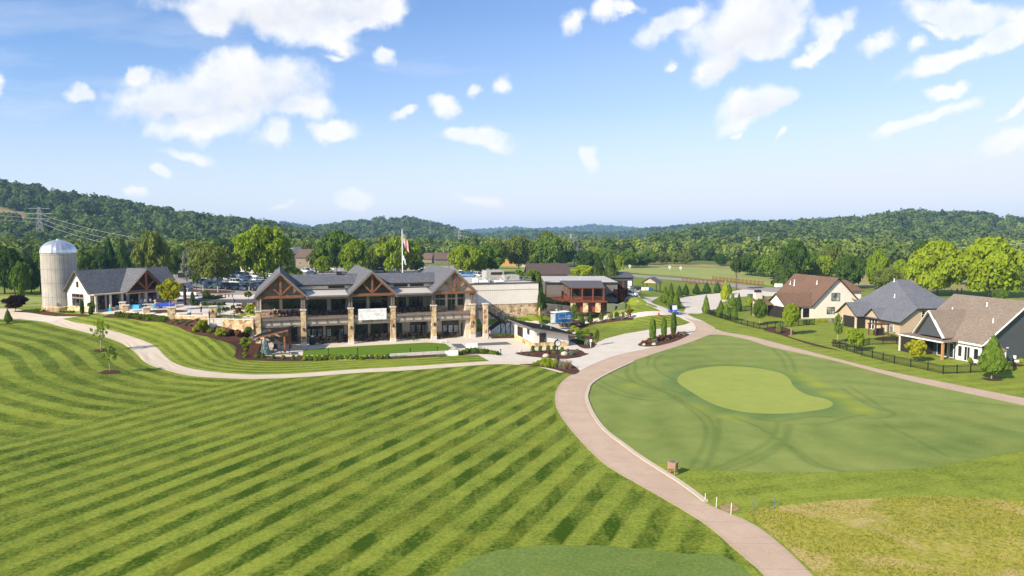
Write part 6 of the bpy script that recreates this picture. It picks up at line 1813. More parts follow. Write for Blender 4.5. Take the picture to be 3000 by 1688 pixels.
tree(2905, 1110, 988, 40, 'cone', 'leaf_mid', 'pyramid-shaped tree outside the fence by the slate-blue house', clear=.2, bark='bark_pale')
tree(605, 874, 850, 15, 'loose', 'leaf_mid', 'little tree in the oval walkway bed', clear=.2)
tree(728, 878, 852, 14, 'loose', 'leaf_olive', 'little airy tree near the left roof eave', clear=.25)
tree(1212, 1000, 985, 4, 'loose', 'leaf_mid', 'potted bush beside the lower terrace tables', clear=.1)
# ---- shrubs
G1 = 'hedge shrubs along the plaza'
row([(338, 927), (400, 934), (440, 938), (488, 942)], 15, 10, 17, ['leaf_olive', 'leaf_arbor', 'leaf_mid'], '{} clipped shrub from the left in the long hedge below the plaza', 'shrub', G1)
for i, (a, b, s_, m) in enumerate([(530, 440, 8, 'leaf_mid'), (640, 440, 7, 'leaf_mid'), (745, 485, 7, 'leaf_olive'), (830, 445, 8, 'leaf_mid'), (885, 505, 7, 'leaf_dark'), (945, 420, 7, 'leaf_blue'), (960, 470, 7, 'leaf_olive'), (1045, 525, 6, 'leaf_dark'), (1090, 480, 6, 'leaf_dark'), (1150, 455, 7, 'leaf_olive'), (1155, 545, 6, 'leaf_purple'), (1270, 425, 8, 'leaf_mid'), (1020, 435, 5, 'leaf_mid')]):
 u, v = zl([(a, b)])[0]
 shrub(u, v, s_, s_ * .9, m, '{} low shrub scattered on the mulch slope right of the hedge'.format(ORD[i]), 'low', group='low shrubs on the mulch slope')
for a, b, w_, hh_, m, lab in [(1380, 640, 27, 34, 'leaf_yellow', 'large yellow-green bush around the lamp post on the slope'), (1550, 680, 13, 14, 'leaf_bright', 'low bright bush right of the yellow-green one'), (1760, 735, 21, 22, 'leaf_lime', 'wide lime bush on the slope below the stone wall'),
        (1990, 745, 13, 20, 'leaf_purple', 'dark purple bush right of the lime bush'), (2130, 760, 11, 22, 'leaf_rust', 'thin reddish shrub between two purple bushes'), (2270, 770, 14, 16, 'leaf_purple', 'purple bush under the dark green one by the pavilion'), (2345, 720, 19, 24, 'leaf_mid', 'dark green bush against the stone wall by the pavilion roof')]:
 u, v = zl([(a, b)])[0]; shrub(u, v, w_, hh_, m, lab)
for i, (a, b) in enumerate([(2230, 860), (2370, 860), (2225, 930), (2370, 930), (2250, 990), (2330, 985), (2290, 1060), (2255, 1150), (2290, 1200)]):
 u, v = zl([(a, b)])[0]; shrub(u, v, 10 if i < 4 else 8, 12 if i < 4 else 10, 'leaf_lime' if i < 5 else 'leaf_bright', '{} yellow-green shrub from the top beside the garden steps'.format(ORD[i]), group='shrubs beside the garden steps')
for i, (a, b) in enumerate([(370, 1075), (510, 1075), (722, 1090), (925, 1100), (1140, 1105)]):
 u, v = z5(a, b); shrub(u, v, 8.5, 15, 'leaf_mid', '{} ball shrub from the left in front of the timber pavilion'.format(ORD[i]), group='ball shrubs before the pavilion')
row([z5(1200, 1070), z5(1600, 1060), z5(2100, 1050), z5(2500, 1040)], 12, 10, 9, ['leaf_mid', 'leaf_bright'], '{} shrub from the left in the upper hedge row along the turf court', 'low', 'upper hedge along the turf court')
row([z5(1340, 1120), z5(1600, 1118), z5(2000, 1108), z5(2576, 1095), z6(250, 1225), z6(720, 1215)], 17, 9.5, 13, ['leaf_bright', 'leaf_mid', 'leaf_lime'], '{} shrub from the left in the lower hedge row along the turf court', 'shrub', 'lower hedge along the turf court')
row([z6(740, 1215), z6(1080, 1200)], 5, 10, 7, ['leaf_grey'], '{} grey-green grass clump from the left below the turf court', 'plume', 'grey grass clumps below the turf court', 'ornamental grass', 'ornamental_grass')
row([z6(1720, 1190), z6(1930, 1175)], 3, 9, 7, ['leaf_grey'], '{} grey-green grass clump left of the white block seat', 'plume', 'grey grass clumps by the white block', 'ornamental grass', 'ornamental_grass')
row([z6(2130, 1140), z6(2350, 1100), z6(2576, 1060)], 5, 10, 13, ['leaf_bright', 'leaf_mid'], '{} shrub from the left in the bed between the white block seats', 'shrub', 'shrubs between the block seats')
row(zz8([(30, 945), (250, 965), (450, 990), (600, 1010)]), 8, 9, 13, ['leaf_mid', 'leaf_dark', 'leaf_bright'], '{} shrub from the left in the bed at the tip of the small lawn', 'shrub', 'shrubs at the lawn tip')
for i, (a, b) in enumerate([(1290, 935), (1452, 935), (1615, 920), (1740, 930), (1905, 960)]):
 u, v = zz8([(a, b)])[0]; shrub(u, v, 8.5, 19, 'leaf_mid', '{} round shrub from the left in front of the white shed'.format(ORD[i]), group='round shrubs before the shed')
for a, b, w_, hh_, m, lab in [(1170, 1005, 7, 6, 'leaf_olive', 'flat olive ground plant at the left of the clock bed'), (1290, 1025, 9, 7, 'leaf_olive', 'olive ground plant near the middle of the clock bed'), (1600, 980, 12, 11, 'leaf_rust', 'reddish-green bush left of the clock'), (1730, 975, 9, 9, 'leaf_olive', 'olive bush right beside the clock post'),
        (2110, 1005, 13, 15, 'leaf_grey', 'silver-grey mound plant in the clock bed'), (2030, 925, 7, 8, 'leaf_dead', 'brownish bush behind the silver mound'), (2225, 930, 8, 9, 'leaf_grey', 'grey shrub at the right end of the clock bed')]:
 u, v = zz8([(a, b)])[0]; shrub(u, v, w_, hh_, m, lab, 'low')
for i, (a, b, w_, hh_) in enumerate([(1320, 1215, 9, 9), (1420, 1200, 13, 13), (1500, 1230, 13, 13), (1520, 1170, 14, 15), (1600, 1250, 13, 14), (1640, 1180, 14, 17), (1720, 1255, 12, 13), (1760, 1190, 12, 15)]):
 u, v = zz8([(a, b)])[0]; shrub(u, v, w_, hh_, 'leaf_lime', '{} lime mound from the left in the bright mass at the clock foot'.format(ORD[i]), group='lime mounds at the clock foot')
for i, (a, b, w_, hh_) in enumerate([(1880, 1290, 11, 22), (1960, 1300, 14, 30), (2060, 1290, 12, 26)]):
 u, v = zz8([(a, b)])[0]; shrub(u, v, w_, hh_, ('leaf_grey', 'leaf_plume', 'leaf_plume')[i], '{} feathery grass tuft from the left by the cart path corner'.format(ORD[i]), 'plume', 'ornamental grass', 'feathery grasses at the path corner', 'ornamental_grass')
for a, b, w_, hh_, m, lab in [(1960, 340, 26, 24, 'leaf_bright', 'bright bush in front of the blue trailer'), (2080, 400, 20, 16, 'leaf_dead', 'brownish bush right of the trailer bush'), (1920, 400, 16, 12, 'leaf_dead', 'brown bush behind the black shed roof'), (2170, 360, 18, 14, 'leaf_rust', 'rusty bush below the young service road trees'),
        (2130, 510, 14, 17, 'leaf_lime', 'lime bush behind the right corner of the shed roof'), (2220, 520, 12, 14, 'leaf_lime', 'lime bush right of the shed roof corner'), (2230, 640, 15, 16, 'leaf_dark', 'dark bush right of the shed wall'), (2290, 730, 17, 20, 'leaf_dark', 'dark green bush in the bed right of the shed'),
        (2350, 770, 14, 16, 'leaf_dark', 'darkest bush nearest the small white sign'), (2440, 800, 15, 18, 'leaf_grey', 'grey-green bush right beside the small white sign'), (2150, 730, 13, 11, 'leaf_dead', 'low brown shrub beside the shed wall'), (2430, 560, 10, 16, 'leaf_bright', 'light shrub behind the small white sign'),
        (2520, 610, 8, 11, 'leaf_dark', 'small dark shrub at the lawn corner behind the sign'), (2290, 560, 12, 10, 'leaf_mid', 'green shrub between the lime and dark bushes')]:
 u, v = zz8([(a, b)])[0]; shrub(u, v, w_, hh_, m, lab)
row(zz8([(430, 620), (930, 605)]), 8, 7, 8, ['leaf_olive'], '{} low hedge plant from the left under the steel stair', 'low', 'low hedge under the stair')
for i, (a, b, m) in enumerate([(860, 590, 'leaf_rust'), (930, 560, 'leaf_rust'), (1000, 570, 'leaf_grey'), (1060, 545, 'leaf_dead'), (1090, 515, 'leaf_rust'), (1150, 540, 'leaf_rust'), (1200, 520, 'leaf_dead'), (1240, 500, 'leaf_rust'), (1290, 495, 'leaf_rust'), (1340, 470, 'leaf_grey'), (1020, 530, 'leaf_rust'), (1400, 468, 'leaf_dead')]):
 u, v = z2([(a, b)])[0]; shrub(u, v, 12, 12, m, '{} rusty mound plant from the left in the island bed'.format(ORD[i]), 'low', group='rusty plants of the island bed')
def zc(a, b): return 540 + a * .16484, 780 + b * .16484
row([zc(190, 695), zc(450, 700), zc(725, 690)], 13, 7, 10, ['leaf_dark', 'leaf_olive'], '{} dark shrub from the left in the hedge between plaza and drive', 'shrub', 'hedge between plaza and drive')
row([zc(340, 575), zc(500, 580), zc(670, 560)], 7, 9, 10, ['leaf_mid', 'leaf_bright'], '{} shrub from the left in the oval walkway bed', 'shrub', 'shrubs in the walkway bed')
for i, a in enumerate((730, 790, 855)):
 u, v = zc(a, 555); shrub(u, v, 3, 12, ('leaf_dark', 'leaf_dead', 'leaf_olive')[i], '{} upright grass from the left at the end of the walkway bed'.format(ORD[i]), 'plume', 'ornamental grass', 'upright grasses by the walkway', 'ornamental_grass')
for a, b, w_, hh_, m, lab in [(1165, 830, 20, 28, 'leaf_lime', 'bright round bush left of the stone corner column'), (955, 830, 14, 16, 'leaf_rust', 'rust-red bush left of the bright round one'), (1060, 770, 13, 22, 'leaf_dead', 'brown feathery bush behind the bright round one'), (1240, 720, 10, 14, 'leaf_rust', 'reddish grass beside the left roof gable'), (690, 800, 8, 12, 'leaf_dark', 'dark bush at the right end of the plaza planter'), (620, 830, 9, 17, 'leaf_mid', 'green bush at the plaza corner pillar'), (760, 790, 10, 12, 'leaf_dark', 'dark low bush in the middle of the plaza planter'), (860, 770, 10, 13, 'leaf_dark', 'dark bush beside the lamp post in the plaza planter'), (945, 715, 5, 7, 'leaf_dark', 'small ball bush left of the pair behind the lamp post'), (985, 712, 5, 7, 'leaf_dark', 'small ball bush right of the pair behind the lamp post')]:
 u, v = zc(a, b); shrub(u, v, w_, hh_, m, lab)
row([z1(400, 1225), z1(520, 1225)], 4, 6, 8, ['leaf_mid'], '{} shrub from the left in the bed before the silo', 'low', 'shrubs before the silo')
row([z1(800, 1225), z1(1010, 1225)], 6, 5, 7, ['leaf_mid'], '{} shrub from the left at the foot of the white gable wall', 'low', 'shrubs at the gable wall')
shrub(*z1(585, 1215), 7, 8, 'leaf_mid', 'dark shrub right against the silo foot', 'low'); shrub(*z1(485, 1200), 6, 7, 'leaf_mid', 'shrub behind the row before the silo', 'low')
row([(1590, 893), (1640, 894), (1680, 900)], 9, 9, 10, ['leaf_lime', 'leaf_mid', 'leaf_olive'], '{} bush from the left behind the sloping stone wall', 'shrub', 'bushes behind the stone wall')
row([(1660, 882), (1690, 888)], 3, 9, 12, ['leaf_olive', 'leaf_mid'], '{} bush at the foot of the red porch', 'shrub', 'bushes at the porch foot')
for u, v, w_, hh_, m, lab in [(1787, 893, 8, 9, 'leaf_mid', 'green bush under the purple maple'), (1840, 915, 9, 20, 'leaf_bright', 'bright bush right of the green enclosure'), (2360, 950, 13, 14, 'leaf_mid', 'dark shrub at the corner of the white house'), (2375, 952, 10, 16, 'leaf_bright', 'leafy shrub left of the yellow flower border'),
        (2398, 943, 10, 8, 'leaf_yellow', 'yellow flowering border plant left of the air conditioner'), (2415, 944, 10, 9, 'leaf_yellow', 'yellow flowering plant next to the air conditioner'), (2652, 1006, 12, 20, 'leaf_yellow', 'yellow-topped bush at the corner of the fence'), (2615, 990, 12, 9, 'leaf_dark', 'dark bush behind the nearer fence'),
        (2842, 1063, 8, 17, 'leaf_bright', 'bright round bush on the patio edge'), (2858, 1062, 8, 16, 'leaf_bright', 'second bright bush on the patio edge'), (2890, 1066, 14, 18, 'leaf_mid', 'green bush behind the pyramid tree'), (2925, 1068, 18, 14, 'leaf_bright', 'wide bush right of the pyramid tree'), (2960, 1072, 14, 13, 'leaf_mid', 'bush inside the right fence corner'), (2992, 1064, 12, 14, 'leaf_lime', 'bush under the white meters at the right edge'), (2726, 1030, 10, 12, 'leaf_bright', 'pale bush left of the dark screened porch'),
        (2588, 972, 10, 14, 'leaf_dark', 'dark bush right of the pergola'), (2150, 905, 6, 8, 'leaf_mid', 'small bush behind the garden fence')]:
 shrub(u, v, w_, hh_, m, lab)
u, v = z5(560, 1000); tree(u, v, 900 + 660 * .13975, 13, 'cone', 'leaf_blue', 'silver-blue weeping spruce beside the timber pavilion', name='spruce_tree', clear=.03)
for a, b, r_, lab in [(1960, 1010, .55, 'pale boulder in the clock bed beside the silver mound'), (1570, 1050, .5, 'pale boulder at the front of the clock bed'), (1030, 950, .3, 'small stone at the left tip of the clock bed'), (2110, 595, .35, 'pale stone beside the shed bed')]:
 p = at(*zz8([(a, b)])[0]); tag(MB().sphere((0, 0, 0), r_, 9, 6, (1.1, .9, .8)).build('boulder', M['boulder'], None, (p[0], p[1], p[2] + r_ * .35), .4), lab, 'boulder')
for a, b, r_, lab in [(995, 605, .4, 'pale boulder at the front of the island bed'), (860, 610, .35, 'pale boulder at the left tip of the island bed'), (1405, 452, .3, 'small boulder at the right tip of the island bed')]:
 p = at(*z2([(a, b)])[0]); tag(MB().sphere((0, 0, 0), r_, 9, 6, (1.2, .9, .8)).build('boulder', M['boulder'], None, (p[0], p[1], p[2] + r_ * .35), .9), lab, 'boulder')
p = at(*zl([(1600, 560)])[0]); tag(MB().sphere((0, 0, 0), .6, 9, 6, (1.1, .8, .9)).build('boulder', M['boulder'], None, (p[0], p[1], p[2] + .2), .4), 'white boulder at the foot of the lamp post on the slope', 'boulder')
# ---- woods: far masses, one object each
PROTO = bpy.data.collections.new('wood_source'); PROTO2 = bpy.data.collections.new('valley_source')
for s in range(5):
 g = np.random.default_rng(100 + s)
 n = 300
 d = unit(g.normal(size=(n, 3)) + np.array([0, 0, .3]))
 lob = 1 + .22 * np.sin(d[:, 0] * 5 + s) * np.sin(d[:, 1] * 4 - s) + .14 * np.sin(d[:, 2] * 7 + d[:, 0] * 6)
 c = d * lob[:, None] * np.array([5.0, 5.0, 5.2 + s * .6]) * g.uniform(.7, 1.05, (n, 1)) + np.array([0, 0, 7.0])
 c[:, 2] = np.maximum(c[:, 2], .8)
 nr = unit(d + g.normal(size=(n, 3)) * .5)
 me = leaf_mesh('wood_crown', c, nr, 1.15 * g.uniform(.6, 1.3, n), g, M['leaf_forest'], .8)
 PROTO.objects.link(bpy.data.objects.new('wood_crown', me))
 m2 = me.copy(); m2.materials[0] = M['leaf_valley']; PROTO2.objects.link(bpy.data.objects.new('valley_crown', m2))
def project(x, y, z):
 a = y * cP - (z - H) * sP; b = y * sP + (z - H) * cP
 return CX + F * x / a, CY - F * b / a
def scatter(name, x, y, sc, label, src=None):
 z = h_many(x, y) - .3
 me = bpy.data.meshes.new(name)
 me.from_pydata(np.stack([x, y, z], 1).tolist(), [], [])
 set_attr(me, 'sc', sc)
 o = bpy.data.objects.new(name, me); COL.objects.link(o)
 tag(o, label, 'woodland', None, 'stuff')
 ng = bpy.data.node_groups.new('scatter_' + name, 'GeometryNodeTree')
 ng.interface.new_socket('Geometry', in_out='INPUT', socket_type='NodeSocketGeometry')
 ng.interface.new_socket('Geometry', in_out='OUTPUT', socket_type='NodeSocketGeometry')
 N_ = ng.nodes; Lk = ng.links
 gi = N_.new('NodeGroupInput'); go = N_.new('NodeGroupOutput')
 ip = N_.new('GeometryNodeInstanceOnPoints'); ci = N_.new('GeometryNodeCollectionInfo')
 ci.inputs['Collection'].default_value = src or PROTO; ci.inputs['Separate Children'].default_value = True; ci.inputs['Reset Children'].default_value = True
 ip.inputs['Pick Instance'].default_value = True
 at_ = N_.new('GeometryNodeInputNamedAttribute'); at_.data_type = 'FLOAT'; at_.inputs['Name'].default_value = 'sc'
 rv = N_.new('FunctionNodeRandomValue'); rv.data_type = 'FLOAT_VECTOR'; rv.inputs[0].default_value = (-.08, -.08, 0); rv.inputs[1].default_value = (.08, .08, 6.28)
 Lk.new(gi.outputs[0], ip.inputs['Points']); Lk.new(ci.outputs[0], ip.inputs['Instance']); Lk.new(at_.outputs['Attribute'], ip.inputs['Scale']); Lk.new(rv.outputs[0], ip.inputs['Rotation'])
 Lk.new(ip.outputs[0], go.inputs[0])
 md = o.modifiers.new('scatter', 'NODES'); md.node_group = ng
 return o
CLAY = [(-200, 585), (0, 612), (62, 626), (88, 640), (82, 660), (66, 674), (20, 664), (0, 668), (-200, 655)]
gg = np.random.default_rng(5)
WL = ['wooded hillside rising at the left behind the power line', 'blue wooded hill in the middle distance behind the flag', 'faint blue ridge in the gap left of the middle hill', 'palest far ridge on the horizon right of the middle hill',
  'dark wooded ridge behind the driving range', 'bluish humps behind the right wooded ridge', 'wooded hill with scattered houses at the right']
DENS = [64, 95, 150, 300, 105, 180, 66]; SCL = [1.0, 1.15, 1.4, 1.9, 1.15, 1.45, 1.05]
CLEAR = [flat(2533, 690), flat(2920, 690)]
for i, (r0, w0, pu, pz) in enumerate(_hp):
 y0, y1 = r0 - w0 * .97, r0 + 60
 q0, q1 = pu.min(), pu.max()
 area = (q1 - q0) * (y1 ** 2 - y0 ** 2) / 2
 n = int(area / DENS[i])
 yv = np.sqrt(gg.uniform(y0 ** 2, y1 ** 2, n)); q = gg.uniform(q0, q1, n); xv = q * yv
 hv = hills_h(xv, yv)
 own = np.interp(q, pu, pz)
 ok = (own > 2) & (np.abs(q) < .95)
 uu, vv = project(xv, yv, h_many(xv, yv))
 if i == 0:
  ok &= ~((uu < 92) & (vv > 608 + .25 * np.maximum(uu, -200)) & (vv < 706))
 if i == 6:                                      # clearings round the hillside houses
  for (cu, cv, rw, rh) in ((2538, 684, 24, 16), (2576, 680, 10, 8), (2930, 690, 38, 20), (2988, 696, 26, 14), (2836, 688, 14, 9), (2806, 676, 12, 8), (2150, 725, 22, 10)):
   ok &= ~((np.abs(uu - cu) < rw) & (vv > cv - rh) & (vv < cv + rh * 1.6))
 scatter('woodland', xv[ok], yv[ok], (gg.uniform(.6, 1.4, ok.sum()) * SCL[i]), WL[i])
n = 9000
q = gg.uniform(-.95, .95, n); yv = np.sqrt(gg.uniform(240 ** 2, 1000 ** 2, n)); xv = q * yv
st_ = np.interp(q, [-.95, -.74, -.6, -.5, -.38, -.3, -.2, -.12, -.05, .02, .08, .12, .19, .28, .33, .38, .45, .52, .62, .8, .95], [300, 300, 330, 330, 330, 400, 470, 480, 470, 450, 450, 500, 452, 470, 450, 400, 380, 420, 460, 470, 470])
ok = (yv > st_) & (hills_h(xv, yv) < 26)
keep = gg.uniform(0, 1, n) < np.clip(1.15 - (yv - st_) / 600, .35, 1)
pn = np.sin(xv * .021 + 1.0) * np.sin(yv * .017) + np.sin(xv * .011 - yv * .013)
ok &= keep & (pn < 1.15)
scatter('woodland', xv[ok], yv[ok], gg.uniform(.55, 1.15, ok.sum()), 'valley woodland between the golf course and the hills', PROTO2)
sheet('clay_bank', px(CLAY), M['clay'], .8, 12.0)
# ------------------------------------------------------------------ vehicles
def wheel(parent, x, y, r, w_=.22):
 me = WH.get((r, w_))
 if me is None:
  a = MB().lathe([(r * .55, -w_ / 2), (r, -w_ / 2 + .03), (r, w_ / 2 - .03), (r * .55, w_ / 2)], 16); b = MB().lathe([(r * .1, -w_ * .52), (r * .6, -w_ * .5), (r * .6, w_ * .5), (r * .1, w_ * .52)], 12)
  me = WH[(r, w_)] = (a.mesh('wheel', M['rubber'], True), b.mesh('rim', M['rim']))
 o = bpy.data.objects.new('wheel', me[0]); COL.objects.link(o); o.parent = parent; o.location = (x, y, r); o.rotation_euler = (R(90), 0, 0)
 q = bpy.data.objects.new('rim', me[1]); COL.objects.link(q); q.parent = o
 kids.setdefault(parent.name, []).append(o); kids.setdefault(o.name, []).append(q)
WH = {}
def car_proto(kind):
 """nose along +x"""
 o = thing('parked_car' if kind != 'pickup' else 'pickup_truck', 'x', 'car')
 l, w_, g, bt, rt = {'sedan': (4.7, 1.8, .22, .88, 1.45), 'suv': (4.8, 1.9, .3, 1.05, 1.78), 'pickup': (5.7, 2.0, .38, 1.1, 1.9)}[kind]
 hl = l / 2
 prof = {'sedan': [(-hl, g + .15), (-hl + .1, bt - .05), (-hl + .9, bt + .02), (hl - 1.3, bt), (hl - .2, bt - .18), (hl, g + .2), (hl - .1, g), (-hl + .1, g)],
   'suv': [(-hl, g + .15), (-hl + .05, bt), (hl - 1.2, bt), (hl - .15, bt - .12), (hl, g + .2), (hl - .1, g), (-hl + .1, g)],
   'pickup': [(-hl, g + .15), (-hl + .02, bt), (hl - 1.3, bt + .02), (hl - .1, bt - .08), (hl, g + .2), (hl - .1, g), (-hl + .1, g)]}[kind]
 b = MB().prism([(x, -w_ / 2, z) for x, z in prof], (0, w_, 0))
 x0, x1, x2, x3 = {'sedan': (-hl + .55, -hl + 1.25, hl - 2.0, hl - 1.25), 'suv': (-hl + .08, -hl + .4, hl - 1.9, hl - 1.15), 'pickup': (-hl + 1.95, -hl + 2.15, hl - 2.1, hl - 1.3)}[kind]
 i = w_ / 2 - .06; j = w_ / 2 - .26
 bx = MB()
 b.hexa([(x1 - .03, -j, rt - .07), (x2 + .03, -j, rt - .07), (x2 + .03, j, rt - .07), (x1 - .03, j, rt - .07)], [(x1 + .05, -j + .06, rt), (x2 - .1, -j + .06, rt), (x2 - .1, j - .06, rt), (x1 + .05, j - .06, rt)])
 xm = (x1 + x2) / 2
 for sy in (-1, 1):
  b.beam((xm, sy * (i - .01), bt), (xm, sy * (j - .01), rt - .05), .09, .04); b.beam((x0 + .02, sy * (i - .02), bt), (x1, sy * (j - .02), rt - .05), .1, .06); b.beam((x3 - .02, sy * (i - .02), bt), (x2, sy * (j - .02), rt - .05), .08, .06)
 bo = b.build('body', M['car_white'], o); bevel(bo, .05, 2)
 gl = MB().hexa([(x0, -i, bt - .02), (x3, -i, bt - .02), (x3, i, bt - .02), (x0, i, bt - .02)], [(x1, -j, rt - .06), (x2, -j, rt - .06), (x2, j, rt - .06), (x1, j, rt - .06)])
 gl.build('windows', M['car_glass'], o)
 if kind == 'pickup': MB().box(-hl + .12, x0 - .1, -w_ / 2 + .12, w_ / 2 - .12, bt - .02, bt + .015).build('cargo_bed', M['rubber'], o)
 MB().box(hl - .04, hl + .03, -w_ * .28, w_ * .28, g + .22, bt - .32).build('grille', M['black_metal'], o)
 for sy in (-1, 1):
  MB().cbox(hl - .09, sy * (w_ / 2 - .24), bt - .36, .14, .36, .15).build('headlight', M['lamp_glass'], o)
  MB().cbox(-hl + .03, sy * (w_ / 2 - .17), bt - .35, .08, .24, .22).build('taillight', M['tail_red'], o)
 r = {'sedan': .33, 'suv': .37, 'pickup': .41}[kind]
 for sx in (-1, 1):
  for sy in (-1, 1): wheel(o, sx * (hl - .95), sy * (w_ / 2 - .1), r)
 return o
PROT = {}
def car(u, v, kind, col, label, ang, group=None):
 p = at(u, v)
 if kind not in PROT:
  o = PROT[kind] = car_proto(kind)
 else:
  o = copy_tree(PROT[kind])
 for c in kids[o.name]:
  if c.name.startswith('body'): use_mat(c, col)
 o.location = p; o.rotation_euler = (0, 0, R(ang))
 tag(o, label, {'pickup': 'pickup truck', 'suv': 'car', 'sedan': 'car'}[kind], group)
 return o
CN_ = {'car_white': 'white', 'car_black': 'black', 'car_silver': 'silver', 'car_grey': 'dark grey', 'car_blue': 'blue', 'car_navy': 'navy', 'car_red': 'red', 'car_green': 'dark green', 'car_tan': 'beige', 'car_burgundy': 'burgundy', 'car_skyblue': 'light blue'}
KN = {'sedan': 'saloon', 'suv': 'crossover', 'pickup': 'pickup truck'}
def car_row(p, q, spec, ang, where, group):
 n = len(spec)
 for i, (k, c) in enumerate(spec):
  t = i / max(1, n - 1)
  car(p[0] + (q[0] - p[0]) * t, p[1] + (q[1] - p[1]) * t, k, c, f'{CN_[c]} {KN[k]}, {ORD[i]} from the left in the {where}', ang + rnd.uniform(-3, 3), group)
s_, u_, p_ = 'sedan', 'suv', 'pickup'
car_row((563, 843), (738, 851), [(s_, 'car_navy'), (u_, 'car_grey'), (u_, 'car_navy'), (s_, 'car_green'), (u_, 'car_black'), (u_, 'car_grey'), (s_, 'car_silver'), (p_, 'car_black')], -38, 'front row of the car park', 'cars in the front row')
car_row((594, 831), (768, 838), [(s_, 'car_blue'), (p_, 'car_black'), (u_, 'car_navy'), (s_, 'car_silver'), (u_, 'car_white'), (s_, 'car_black'), (s_, 'car_blue'), (u_, 'car_silver')], -38, 'second row of the car park', 'cars in the second row')
car_row((612, 820), (775, 827), [(p_, 'car_tan'), (s_, 'car_white'), (p_, 'car_white'), (u_, 'car_silver'), (s_, 'car_skyblue'), (u_, 'car_navy'), (s_, 'car_white'), (s_, 'car_silver')], -38, 'third row of the car park', 'cars in the third row')
car_row((640, 811), (800, 815), [(u_, 'car_white'), (s_, 'car_grey'), (p_, 'car_white'), (u_, 'car_black'), (s_, 'car_white'), (u_, 'car_black'), (s_, 'car_white')], -38, 'back row beneath the bright maple', 'cars in the back row')
car_row((722, 843), (800, 846), [(s_, 'car_white'), (u_, 'car_silver'), (s_, 'car_grey')], -38, 'short row by the left roof gable', 'cars beside the left gable')
car_row((866, 800), (960, 799), [(u_, 'car_silver'), (p_, 'car_white'), (s_, 'car_silver'), (u_, 'car_white')], -42, 'row above the left clubhouse roof', 'cars above the left roof')
for u, v, k, c, lab, a in [(912, 805, s_, 'car_navy', 'navy saloon car just above the roof ridge, nearest the roof', -40), (938, 793, s_, 'car_skyblue', 'light blue saloon car behind the white one above the roof', 20), (958, 794, p_, 'car_white', 'white pickup truck in tree shade above the left roof', 10),
       (1118, 799, u_, 'car_white', 'white car half hidden right of the middle roof gable', 5), (1103, 797, s_, 'car_silver', 'silver car half hidden behind the middle roof gable', 12), (1232, 793, u_, 'car_white', 'white sport utility car left of the right roof gable', -30), (1243, 798, s_, 'car_silver', 'silver car just over the roof left of the right gable', 0),
       (1362, 799, p_, 'car_white', 'white pickup truck up the slope behind the right roof gable', -60), (1356, 806, s_, 'car_navy', 'navy saloon car right of the right roof gable, upper one', -35), (1371, 812, u_, 'car_skyblue', 'light blue car right of the right roof gable, lower one', -10), (1394, 808, s_, 'car_blue', 'blue car left of the rooftop machines', -35),
       (1402, 812, u_, 'car_white', 'white car directly left of the rooftop machines', -60), (1340, 808, s_, 'car_silver', 'silver car behind the slope of the right roof gable', -20), (545, 869, p_, 'car_white', 'white pickup truck passing behind the entrance gateway', 178), (536, 850, s_, 'car_burgundy', 'burgundy car behind the entrance gateway', 15), (1412, 806, p_, 'car_silver', 'silver pickup behind the rooftop machines', -50)]:
 car(u, v, k, c, lab, a)
def cart_proto():
 o = thing('golf_cart', 'x', 'golf cart')
 b = MB(); b.prism([(-1.15, -.58, .3), (-1.15, -.58, .72), (-.1, -.58, .72), (-.05, -.58, .4), (.6, -.58, .4), (.72, -.58, .85), (1.15, -.58, .62), (1.2, -.58, .3)], (0, 1.16, 0))
 bevel(b.build('body', M['car_white'], o), .05, 2)
 s = MB(); s.box(-.55, -.05, -.52, .52, .72, .86); s.box(-.62, -.5, -.52, .52, .86, 1.25); s.build('seat', M['dark_seat'], o)
 r = MB().box(-1.0, .75, -.6, .6, 1.78, 1.86).build('roof', M['black_metal'], o); bevel(r, .04)
 m = MB()
 for sy in (-1, 1):
  m.beam((.72, sy * .52, .8), (.6, sy * .54, 1.8), .04, .04); m.beam((-.9, sy * .52, .7), (-.85, sy * .54, 1.8), .04, .04)
 m.build('roof_posts', M['black_metal'], o)
 MB().hexa([(.74, -.5, .86), (.76, -.5, .86), (.76, .5, .86), (.74, .5, .86)], [(.62, -.5, 1.76), (.64, -.5, 1.76), (.64, .5, 1.76), (.62, .5, 1.76)]).build('windscreen', M['lamp_glass'], o)
 for sy in (-1, 1): MB().cbox(1.14, sy * .4, .5, .1, .2, .12).build('headlight', M['lamp_glass'], o)
 for sx in (-.8, .82):
  for sy in (-.52, .52): wheel(o, sx, sy, .25, .2)
 return o
cart0 = None
for u, v, a, c, lab in [(1853, 869, -40, 'car_white', 'white golf cart at the front of the cart yard by the purple maple'), (1843, 862, -40, 'car_navy', 'navy golf cart behind the white one in the yard'), (1862, 860, 150, 'car_tan', 'beige golf cart at the back of the yard'), (1972, 919, -78, 'cart_blue', 'blue golf cart driving where the cart roads meet')]:
 if cart0 is None: o = cart0 = cart_proto()
 else: o = copy_tree(cart0)
 for b in kids[o.name]:
  if b.name.startswith('body'): use_mat(b, c)
 o.location = at(u, v); o.rotation_euler = (0, 0, R(a)); o.scale = (1.1,) * 3; tag(o, lab, 'golf cart', 'golf carts')
p = at(484, 903)
uc = thing('utility_cart', 'dark blue covered utility cart parked between two stone pillars', 'utility cart', p, R(8))
MB().prism([(-1.4, -.7, .35), (-1.4, -.7, 1.0), (.7, -.7, 1.15), (1.5, -.7, .85), (1.55, -.7, .35)], (0, 1.4, 0)).build('body', M['cart_blue'], uc)
MB().box(-1.35, .6, -.66, .66, 1.15, 1.75).build('canopy', M['screen_mesh'], uc)
for sx in (-.95, 1.0):
 for sy in (-.64, .64): wheel(uc, sx, sy, .32)
p = at(551, 818)
